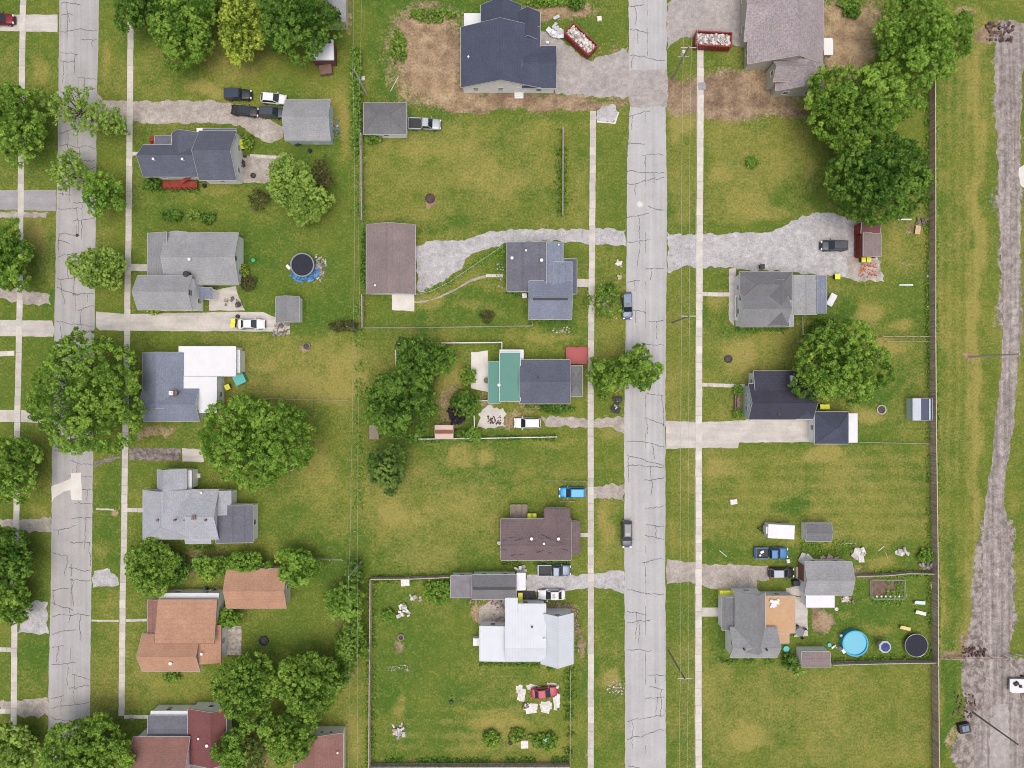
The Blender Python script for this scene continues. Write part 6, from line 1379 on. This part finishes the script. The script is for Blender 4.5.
# ---------------------------------------------------------------- trees and shrubs
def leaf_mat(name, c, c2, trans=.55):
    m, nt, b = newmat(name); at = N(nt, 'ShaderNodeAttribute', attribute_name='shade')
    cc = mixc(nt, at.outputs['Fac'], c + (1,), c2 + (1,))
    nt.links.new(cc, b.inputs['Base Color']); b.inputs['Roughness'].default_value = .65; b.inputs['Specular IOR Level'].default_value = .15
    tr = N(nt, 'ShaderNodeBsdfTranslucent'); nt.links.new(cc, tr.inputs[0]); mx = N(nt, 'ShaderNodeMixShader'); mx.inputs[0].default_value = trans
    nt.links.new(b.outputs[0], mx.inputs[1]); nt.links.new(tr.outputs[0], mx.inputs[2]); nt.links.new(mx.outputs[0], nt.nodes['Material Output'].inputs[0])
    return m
LF = {'mid': leaf_mat('leaves_mid', (.095, .22, .026), (.52, .74, .14)), 'dark': leaf_mat('leaves_dark', (.055, .150, .022), (.35, .56, .10)),
      'bright': leaf_mat('leaves_bright', (.12, .27, .03), (.50, .72, .14)), 'yellow': leaf_mat('leaves_yellowgreen', (.09, .20, .02), (.86, .95, .18)),
      'lime': leaf_mat('leaves_lime', (.20, .34, .05), (.64, .82, .22)), 'pine': leaf_mat('needles', (.05, .12, .018), (.26, .38, .085), .3),
      'purple': leaf_mat('leaves_purple', (.018, .014, .022), (.055, .04, .055), .1), 'olive': leaf_mat('leaves_olive', (.09, .11, .03), (.30, .28, .12))}
def leaves(C, Nrm, size, rs, shade, aspect=1.5):
    """quads centred at C facing Nrm"""
    n = len(C); r = rs.normal(size=(n, 3)); U = np.cross(Nrm, r); U /= np.linalg.norm(U, axis=1, keepdims=True) + 1e-9; V = np.cross(Nrm, U)
    s = size * rs.uniform(.65, 1.25, (n, 1)); U = U * s * .5 * aspect; V = V * s * .5
    q = np.stack([C - U, C - V * .9 + U * .1, C + U, C + V * .9 + U * .1], 1)          # pointed leaf shape
    return q.reshape(-1, 3), shade
def leaf_mesh(name, verts, shade, m):
    nq = len(verts) // 4; me = bpy.data.meshes.new(name); me.vertices.add(nq * 4); me.vertices.foreach_set('co', verts.astype(np.float32).ravel())
    me.loops.add(nq * 4); me.loops.foreach_set('vertex_index', np.arange(nq * 4, dtype=np.int32)); me.polygons.add(nq); me.polygons.foreach_set('loop_start', np.arange(0, nq * 4, 4, dtype=np.int32)); me.update()
    a = me.attributes.new('shade', 'FLOAT', 'FACE'); a.data.foreach_set('value', np.clip(shade, 0, 1).astype(np.float32)); me.materials.append(m); return me
_tc = [0]
def tree(label, px, py, rx, ry, h, kind='mid', seed=None, dens=1.0, clump=.75, fine=.60, cat='tree', name=None, leaf=.36, base=None, gaps=.12, rough=.22, group=None, trunk=True, cz=.62, rzf=.36, bark=None, lift=0):
    """px, py, rx, ry: crown outline as surveyed; h: height in metres"""
    clump *= fine; leaf *= .72
    _tc[0] += 1; seed = seed or _tc[0] * 13; rs = np.random.RandomState(seed); rnd = random.Random(seed)
    small = h < 3.2; czh = h * (cz if not small else .5) + lift; k = S * (CAM_H - czh) / CAM_H
    cx, cy = P(px, py, czh); RX, RY = rx * k, ry * k; RZ = min(h * rzf if not small else h * .5, max(RX, RY) * .9)
    bx, by = (cx, cy) if base is None else P(*base)
    nm = name or ('tree' if not small else 'shrub'); t = thing(nm, label, cat, (bx, by, 0), 0, group)
    ox, oy = cx - bx, cy - by
    R_ = math.sqrt(RX * RY); nc = int(max(6, 2.3 * PI * RX * RY / (clump ** 2 * 2.2)))
    d = rs.normal(size=(nc, 3)); d[:, 2] = np.abs(d[:, 2]) * 1.1 - .35; d /= np.linalg.norm(d, axis=1, keepdims=True)
    ph = rs.uniform(0, 6.28, 6); az = np.arctan2(d[:, 1], d[:, 0])
    lob = 1 + rough * (.5 * np.sin(3 * az + ph[0]) + .4 * np.sin(5 * az + ph[1]) + .35 * np.sin(8 * az + ph[2]) + .4 * np.sin(4 * d[:, 2] * 3 + 2 * az + ph[3]))
    rad = lob * rs.uniform(.70, 1.0, nc)
    mg = min(.22 * clump / max(R_, .5), .35); lshade = np.zeros(nc)
    if R_ > 2.2 and dens > .7:                 # crown of big limbs, each with its own rounded mass of foliage
        nl_ = int(11 + R_ * 2.2); ld0 = rs.normal(size=(nl_, 3)); ld0[:, 2] = np.abs(ld0[:, 2]) * .9 - .15; ld0 /= np.linalg.norm(ld0, axis=1, keepdims=True)
        for it in range(30):                   # spread the limbs apart
            df = ld0[:, None] - ld0[None]; dd = (df ** 2).sum(2) + np.eye(nl_) * 9 + 1e-3; ld0 = ld0 + .04 * (df / dd[:, :, None]).sum(1) / nl_ * 3
            ld0[:, 2] = np.maximum(ld0[:, 2], -.2); ld0 /= np.linalg.norm(ld0, axis=1, keepdims=True)
        a0 = np.arctan2(ld0[:, 1], ld0[:, 0]); k0 = 1 + rough * .45 * (np.sin(3 * a0 + ph[0]) + np.sin(5 * a0 + ph[1])); k0 /= 1 + rough * .25
        lr = rs.uniform(.20, .38, nl_); lc = ld0 * (np.maximum(.2, k0 - lr) * rs.uniform(.86, 1.04, nl_))[:, None]
        nc2 = int(nc * 1.75); li = rs.randint(0, nl_, nc2); dd = rs.normal(size=(nc2, 3)); dd[:, 2] += .45; dd += ld0[li] * .5; dd /= np.linalg.norm(dd, axis=1, keepdims=True)
        pts = lc[li] + dd * lr[li][:, None] * rs.uniform(.78, 1.16, nc2)[:, None]
        ins = (np.linalg.norm(pts[:, None] - lc[None], axis=2) < lr[None] * .76).any(1)
        pts = pts[~ins]; dd = dd[~ins]; li = li[~ins]; d = dd; nc = len(pts); lshade = rs.normal(0, .15, nl_)[li]
        C = pts * np.array([RX * 1.06, RY * 1.06, RZ * 1.1]) * (1 - mg) + np.array([ox, oy, czh])
    else:
        C = d * (rad / (1 + rough * .35))[:, None] * np.array([RX, RY, RZ]) * (1 - mg) + np.array([ox, oy, czh])
    keep = rs.rand(nc) > gaps + .06; C = C[keep]; d = d[keep]; lshade = lshade[keep]; nc = len(C)
    C[:, 2] = np.maximum(C[:, 2], .25 if small else h * .22)
    per = int(34 * dens * (clump / .75) ** 2 * (.36 / leaf) ** 1.6) + 6
    cr = clump * rs.uniform(.65, 1.25, nc)
    ld = rs.normal(size=(nc, per, 3)); ld[:, :, 2] += .35; ld += d[:, None, :] * .45; ld /= np.linalg.norm(ld, axis=2, keepdims=True)
    LC = C[:, None, :] + ld * cr[:, None, None] * rs.uniform(.45, 1.0, (nc, per, 1)) * np.array([1, 1, .8])
    LN = ld * .8 + rs.normal(size=(nc, per, 3)) * .42 + np.array([0, 0, .6]); LN /= np.linalg.norm(LN, axis=2, keepdims=True)
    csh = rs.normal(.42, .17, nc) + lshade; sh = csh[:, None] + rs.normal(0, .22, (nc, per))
    # inner leaves
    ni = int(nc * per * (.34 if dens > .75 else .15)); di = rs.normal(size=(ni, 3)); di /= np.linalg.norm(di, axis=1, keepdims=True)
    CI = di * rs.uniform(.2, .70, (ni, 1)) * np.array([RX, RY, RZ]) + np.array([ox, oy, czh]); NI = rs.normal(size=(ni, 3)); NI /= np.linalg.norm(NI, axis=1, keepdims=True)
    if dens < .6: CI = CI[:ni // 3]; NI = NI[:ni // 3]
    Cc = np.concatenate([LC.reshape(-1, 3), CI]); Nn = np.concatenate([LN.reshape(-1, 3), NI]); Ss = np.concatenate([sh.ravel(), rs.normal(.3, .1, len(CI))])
    Cc[:, 2] = np.maximum(Cc[:, 2], .06)
    v, s_ = leaves(Cc, Nn, leaf, rs, Ss, 1.5 if kind != 'pine' else 2.6)
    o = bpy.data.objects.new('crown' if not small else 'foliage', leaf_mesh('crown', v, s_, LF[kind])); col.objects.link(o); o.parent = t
    mb = MB(); tr = max(.05, h * .022 + R_ * .03)
    top = Vector((ox * .6, oy * .6, czh * .75)); mb.tube((0, 0, -.15), (top.x * .35, top.y * .35, czh * .4), tr * 1.25, tr, 9); mb.tube((top.x * .35, top.y * .35, czh * .4), top, tr, tr * .7, 9)
    nl = 5 if small else 9
    for i in range(nl):
        a = 2 * PI * i / nl + rnd.uniform(-.3, .3); e = Vector((ox + RX * .68 * math.cos(a), oy + RY * .68 * math.sin(a), czh + RZ * rnd.uniform(-.1, .55)))
        s0 = Vector((top.x * .5, top.y * .5, czh * rnd.uniform(.45, .7))); mid = s0.lerp(e, .5) + Vector((rnd.uniform(-.3, .3), rnd.uniform(-.3, .3), R_ * .08))
        mb.tube(s0, mid, tr * .5, tr * .33, 6); mb.tube(mid, e, tr * .33, tr * .1, 5)
        for j in range(2 if not small else 0):
            f = mid.lerp(e, rnd.uniform(.1, .6)); g = f + Vector((rnd.uniform(-1, 1) * R_ * .25, rnd.uniform(-1, 1) * R_ * .25, RZ * .2)); mb.tube(f, g, tr * .2, tr * .06, 5)
    obj('trunk' if not small else 'stem', mb, bark or BARK, t)
    return t
T = tree
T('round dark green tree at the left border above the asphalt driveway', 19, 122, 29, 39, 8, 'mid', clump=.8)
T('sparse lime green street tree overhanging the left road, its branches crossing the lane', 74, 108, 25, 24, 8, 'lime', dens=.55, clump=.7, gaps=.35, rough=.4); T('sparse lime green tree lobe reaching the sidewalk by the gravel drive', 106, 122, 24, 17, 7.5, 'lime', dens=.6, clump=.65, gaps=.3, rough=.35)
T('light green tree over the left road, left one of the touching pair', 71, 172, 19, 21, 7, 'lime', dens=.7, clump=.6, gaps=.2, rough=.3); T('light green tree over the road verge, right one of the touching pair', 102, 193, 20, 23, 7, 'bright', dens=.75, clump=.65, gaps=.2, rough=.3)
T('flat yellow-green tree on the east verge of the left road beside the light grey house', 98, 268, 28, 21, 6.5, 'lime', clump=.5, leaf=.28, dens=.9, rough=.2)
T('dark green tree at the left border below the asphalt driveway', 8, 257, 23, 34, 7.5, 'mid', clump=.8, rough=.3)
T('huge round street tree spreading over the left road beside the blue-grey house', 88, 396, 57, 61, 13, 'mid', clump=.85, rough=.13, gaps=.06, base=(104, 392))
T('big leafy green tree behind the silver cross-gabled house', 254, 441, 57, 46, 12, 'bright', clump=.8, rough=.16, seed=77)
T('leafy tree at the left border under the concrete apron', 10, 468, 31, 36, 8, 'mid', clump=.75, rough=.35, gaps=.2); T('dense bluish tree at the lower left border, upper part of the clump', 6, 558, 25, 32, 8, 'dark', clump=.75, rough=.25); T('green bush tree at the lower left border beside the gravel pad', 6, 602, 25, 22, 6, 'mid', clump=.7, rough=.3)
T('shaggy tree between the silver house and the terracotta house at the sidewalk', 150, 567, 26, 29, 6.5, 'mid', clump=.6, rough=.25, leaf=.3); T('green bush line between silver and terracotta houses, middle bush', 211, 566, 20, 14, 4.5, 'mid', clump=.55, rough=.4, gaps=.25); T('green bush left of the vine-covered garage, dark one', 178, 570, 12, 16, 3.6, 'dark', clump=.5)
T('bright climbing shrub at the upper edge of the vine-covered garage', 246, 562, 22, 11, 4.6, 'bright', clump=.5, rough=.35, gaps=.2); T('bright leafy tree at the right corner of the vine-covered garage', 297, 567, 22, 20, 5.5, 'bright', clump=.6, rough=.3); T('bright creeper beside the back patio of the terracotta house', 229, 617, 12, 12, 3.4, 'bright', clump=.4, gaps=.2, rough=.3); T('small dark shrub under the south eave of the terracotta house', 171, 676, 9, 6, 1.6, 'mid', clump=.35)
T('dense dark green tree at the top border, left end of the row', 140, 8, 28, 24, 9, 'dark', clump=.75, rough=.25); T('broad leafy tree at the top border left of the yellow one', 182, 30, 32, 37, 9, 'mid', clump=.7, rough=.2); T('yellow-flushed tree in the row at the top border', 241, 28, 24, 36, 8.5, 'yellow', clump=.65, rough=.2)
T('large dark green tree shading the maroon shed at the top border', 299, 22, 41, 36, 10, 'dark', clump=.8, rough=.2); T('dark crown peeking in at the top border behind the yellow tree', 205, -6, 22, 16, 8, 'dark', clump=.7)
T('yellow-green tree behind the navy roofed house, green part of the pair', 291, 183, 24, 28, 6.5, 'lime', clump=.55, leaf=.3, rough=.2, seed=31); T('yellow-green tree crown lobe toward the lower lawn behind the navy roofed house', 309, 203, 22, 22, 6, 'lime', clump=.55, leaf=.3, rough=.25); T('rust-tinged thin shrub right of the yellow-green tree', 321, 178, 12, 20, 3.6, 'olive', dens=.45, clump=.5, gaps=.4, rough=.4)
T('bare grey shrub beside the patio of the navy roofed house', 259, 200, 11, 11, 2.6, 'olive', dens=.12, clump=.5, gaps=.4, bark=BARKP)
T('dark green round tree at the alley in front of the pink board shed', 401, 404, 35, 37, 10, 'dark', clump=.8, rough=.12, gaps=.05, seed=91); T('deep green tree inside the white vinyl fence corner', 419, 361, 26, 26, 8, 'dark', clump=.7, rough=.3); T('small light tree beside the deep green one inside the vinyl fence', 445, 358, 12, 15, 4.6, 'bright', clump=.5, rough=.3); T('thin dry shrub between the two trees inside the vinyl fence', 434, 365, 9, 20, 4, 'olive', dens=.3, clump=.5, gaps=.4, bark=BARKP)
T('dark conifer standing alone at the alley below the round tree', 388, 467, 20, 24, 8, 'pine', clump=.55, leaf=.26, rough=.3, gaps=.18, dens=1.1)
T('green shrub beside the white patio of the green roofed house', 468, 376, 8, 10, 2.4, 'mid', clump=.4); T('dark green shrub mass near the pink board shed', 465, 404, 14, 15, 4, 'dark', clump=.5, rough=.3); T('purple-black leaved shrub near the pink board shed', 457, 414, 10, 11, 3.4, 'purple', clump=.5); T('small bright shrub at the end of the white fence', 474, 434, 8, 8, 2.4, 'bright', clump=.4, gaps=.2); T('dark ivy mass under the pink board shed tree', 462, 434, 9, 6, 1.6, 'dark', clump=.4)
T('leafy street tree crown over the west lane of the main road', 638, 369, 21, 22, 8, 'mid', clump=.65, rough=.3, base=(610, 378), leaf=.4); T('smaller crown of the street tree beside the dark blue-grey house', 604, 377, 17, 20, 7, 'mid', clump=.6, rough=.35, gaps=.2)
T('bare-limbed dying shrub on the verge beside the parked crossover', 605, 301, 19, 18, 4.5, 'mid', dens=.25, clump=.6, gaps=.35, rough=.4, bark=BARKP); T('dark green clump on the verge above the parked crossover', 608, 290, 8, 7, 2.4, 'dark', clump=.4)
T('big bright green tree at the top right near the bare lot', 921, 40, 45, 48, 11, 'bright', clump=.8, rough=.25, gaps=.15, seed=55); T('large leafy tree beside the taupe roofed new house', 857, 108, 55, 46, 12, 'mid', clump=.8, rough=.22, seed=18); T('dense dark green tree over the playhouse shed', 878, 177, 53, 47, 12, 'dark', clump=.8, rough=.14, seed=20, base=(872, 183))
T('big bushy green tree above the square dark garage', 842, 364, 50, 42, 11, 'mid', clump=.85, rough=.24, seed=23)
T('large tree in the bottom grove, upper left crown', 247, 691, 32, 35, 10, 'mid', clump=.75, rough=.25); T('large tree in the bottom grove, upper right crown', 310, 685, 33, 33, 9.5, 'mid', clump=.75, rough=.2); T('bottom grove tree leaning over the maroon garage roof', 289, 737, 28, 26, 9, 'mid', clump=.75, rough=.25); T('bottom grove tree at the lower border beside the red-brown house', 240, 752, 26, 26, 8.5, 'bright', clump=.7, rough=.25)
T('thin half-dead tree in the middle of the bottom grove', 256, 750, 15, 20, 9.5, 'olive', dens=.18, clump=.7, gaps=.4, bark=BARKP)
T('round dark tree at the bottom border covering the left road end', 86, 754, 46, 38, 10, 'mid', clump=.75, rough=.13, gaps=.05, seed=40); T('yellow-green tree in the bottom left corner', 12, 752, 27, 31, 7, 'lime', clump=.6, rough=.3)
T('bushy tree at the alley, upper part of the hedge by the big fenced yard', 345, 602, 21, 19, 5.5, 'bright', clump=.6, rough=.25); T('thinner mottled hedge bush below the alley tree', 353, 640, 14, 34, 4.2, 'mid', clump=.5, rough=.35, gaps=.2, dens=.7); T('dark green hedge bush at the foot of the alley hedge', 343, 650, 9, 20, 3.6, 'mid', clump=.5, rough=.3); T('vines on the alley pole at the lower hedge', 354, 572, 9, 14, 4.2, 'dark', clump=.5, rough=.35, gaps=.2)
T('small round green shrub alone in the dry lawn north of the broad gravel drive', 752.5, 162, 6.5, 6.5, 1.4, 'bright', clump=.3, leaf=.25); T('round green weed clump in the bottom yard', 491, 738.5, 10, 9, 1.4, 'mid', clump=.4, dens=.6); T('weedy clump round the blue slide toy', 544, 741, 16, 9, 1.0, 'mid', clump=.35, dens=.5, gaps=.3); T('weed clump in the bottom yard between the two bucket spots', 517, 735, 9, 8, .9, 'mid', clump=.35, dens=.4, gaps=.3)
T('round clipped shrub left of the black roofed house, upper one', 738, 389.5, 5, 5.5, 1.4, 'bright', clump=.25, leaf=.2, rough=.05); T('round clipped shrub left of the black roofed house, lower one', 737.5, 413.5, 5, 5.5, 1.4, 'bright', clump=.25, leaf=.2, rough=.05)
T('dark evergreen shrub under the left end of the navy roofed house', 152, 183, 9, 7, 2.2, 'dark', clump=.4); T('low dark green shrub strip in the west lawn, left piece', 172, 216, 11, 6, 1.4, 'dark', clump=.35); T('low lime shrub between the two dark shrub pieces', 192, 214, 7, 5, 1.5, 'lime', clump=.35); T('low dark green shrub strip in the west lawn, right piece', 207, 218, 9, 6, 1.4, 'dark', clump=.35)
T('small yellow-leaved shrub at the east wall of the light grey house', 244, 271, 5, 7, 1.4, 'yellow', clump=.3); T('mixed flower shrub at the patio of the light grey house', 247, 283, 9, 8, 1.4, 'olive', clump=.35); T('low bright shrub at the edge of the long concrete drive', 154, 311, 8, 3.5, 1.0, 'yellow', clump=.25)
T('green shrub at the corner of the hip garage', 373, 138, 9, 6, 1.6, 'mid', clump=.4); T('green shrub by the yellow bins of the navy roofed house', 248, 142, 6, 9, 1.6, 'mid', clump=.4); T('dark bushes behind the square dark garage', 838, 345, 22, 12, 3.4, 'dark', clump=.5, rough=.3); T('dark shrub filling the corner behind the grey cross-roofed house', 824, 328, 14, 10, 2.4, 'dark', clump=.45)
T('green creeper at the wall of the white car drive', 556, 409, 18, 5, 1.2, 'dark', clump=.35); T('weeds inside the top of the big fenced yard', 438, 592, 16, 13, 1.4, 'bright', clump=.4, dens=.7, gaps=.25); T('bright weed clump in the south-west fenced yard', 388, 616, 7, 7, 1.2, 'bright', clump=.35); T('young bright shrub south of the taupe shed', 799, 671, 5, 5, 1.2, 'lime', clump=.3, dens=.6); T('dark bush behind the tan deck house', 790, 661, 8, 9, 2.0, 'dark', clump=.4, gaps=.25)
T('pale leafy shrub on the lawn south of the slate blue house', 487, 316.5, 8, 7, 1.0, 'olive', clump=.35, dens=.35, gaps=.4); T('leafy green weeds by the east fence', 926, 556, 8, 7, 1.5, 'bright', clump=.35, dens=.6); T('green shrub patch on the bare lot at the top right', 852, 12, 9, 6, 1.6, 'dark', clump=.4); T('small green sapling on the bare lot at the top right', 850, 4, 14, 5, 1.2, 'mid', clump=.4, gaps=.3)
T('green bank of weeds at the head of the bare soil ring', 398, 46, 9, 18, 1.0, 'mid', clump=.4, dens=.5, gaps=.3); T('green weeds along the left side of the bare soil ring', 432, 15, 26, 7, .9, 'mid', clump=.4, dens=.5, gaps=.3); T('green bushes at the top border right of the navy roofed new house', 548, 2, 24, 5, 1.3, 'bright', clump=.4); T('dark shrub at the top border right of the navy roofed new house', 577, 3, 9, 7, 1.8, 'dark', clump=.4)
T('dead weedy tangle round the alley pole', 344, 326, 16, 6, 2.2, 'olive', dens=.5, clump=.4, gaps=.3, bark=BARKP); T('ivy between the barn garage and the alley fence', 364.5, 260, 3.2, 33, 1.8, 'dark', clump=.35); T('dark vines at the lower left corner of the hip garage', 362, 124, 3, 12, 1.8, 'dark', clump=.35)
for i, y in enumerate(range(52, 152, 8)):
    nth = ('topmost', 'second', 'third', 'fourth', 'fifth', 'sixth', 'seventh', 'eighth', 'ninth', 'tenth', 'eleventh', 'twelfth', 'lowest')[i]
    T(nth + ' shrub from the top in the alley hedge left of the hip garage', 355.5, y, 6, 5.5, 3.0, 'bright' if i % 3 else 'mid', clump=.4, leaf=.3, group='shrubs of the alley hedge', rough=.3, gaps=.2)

def weeds(label, strips, kind, seed, hgt=.4, n=60, wid=.35):
    """uncountable tall grass and weeds left unmown along fences, walls and walks"""
    rs = np.random.RandomState(seed); Cs = []
    for (x0, y0, x1, y1, w) in strips:
        a = np.array(P(x0, y0)); b = np.array(P(x1, y1)); L = np.linalg.norm(b - a); k = int(L * n)
        u = rs.rand(k, 1); dn = np.array([-(b - a)[1], (b - a)[0]]) / L; off = rs.normal(0, wid * w, (k, 1))
        keep = vn((a[0] + (b - a)[0] * u[:, 0]) * 1.0, (a[1] + (b - a)[1] * u[:, 0]), 1.2, seed) > .35
        c = (a + (b - a) * u + dn * off)[keep]; Cs.append(np.concatenate([c, rs.uniform(.04, hgt, (len(c), 1))], 1))
    C = np.concatenate(Cs); Nn = rs.normal(size=C.shape); Nn[:, 2] = np.abs(Nn[:, 2]) + .6; Nn /= np.linalg.norm(Nn, axis=1, keepdims=True)
    v, s_ = leaves(C, Nn, .26, rs, rs.normal(.45, .2, len(C)), 1.8)
    o = bpy.data.objects.new('tall_weeds', leaf_mesh('weeds', v, s_, LF[kind])); col.objects.link(o); tag(o, label, 'weeds', None, 'stuff')
weeds('unmown weeds at the foot of the long east fence', [(927, 90, 928, 340, 1), (928, 340, 930.5, 660, 1), (935, 90, 938, 660, .5)], 'mid', 1, n=26)
weeds('dark grass growing along the alley fences', [(358.5, 140, 359, 222, 1.6), (359, 296, 359, 560, 1.6), (361, 140, 361.8, 222, 1), (362, 296, 362.5, 328, 1), (370, 578, 369, 768, 1), (374, 578, 373, 768, 1)], 'mid', 2, n=26)
weeds('taller grass under the lone fence stub and white vinyl fences', [(561.5, 130, 561.5, 217, 1.6), (416, 440, 556, 438, .7), (372, 579, 450, 577, 1), (372, 761, 569, 760, 1), (569, 668, 568.5, 760, 1.4)], 'dark', 3, n=36)
weeds('grass fringe along the house walls', [(141, 188, 200, 190, .8), (500, 563, 570, 563, .8), (506, 294, 528, 294, .8), (529, 322, 572, 321, .8), (520, 405, 570, 405, 1), (720, 660, 776, 660, .8), (479, 663, 541, 664, .8), (541, 668, 574, 668, .8), (143, 545, 215, 547, .8), (735, 329, 790, 329, .8)], 'dark', 4, n=30)
weeds('weeds round the vegetable patch and back yard', [(860, 575, 930, 573, 1), (830, 660, 930, 658, 1), (800, 545, 860, 548, 2), (858, 590, 862, 600, 3), (872, 600, 903, 600, 1.5)], 'mid', 5, n=30)
weeds('planted rows in the vegetable patch', [(876, 580, 876, 596, .35), (881, 580, 881, 596, .35), (887, 580, 887, 596, .35), (892, 580, 892, 596, .6), (897, 580, 897, 596, .8), (900, 580, 900, 596, .8)], 'bright', 6, n=30, hgt=.4)
weeds('green strip along the slanting chain link fence', [(418, 294, 432, 290, .8), (432, 290, 450, 281, .8), (450, 281, 478, 262, .8), (478, 262, 503, 249, 1.2)], 'bright', 7, n=40)
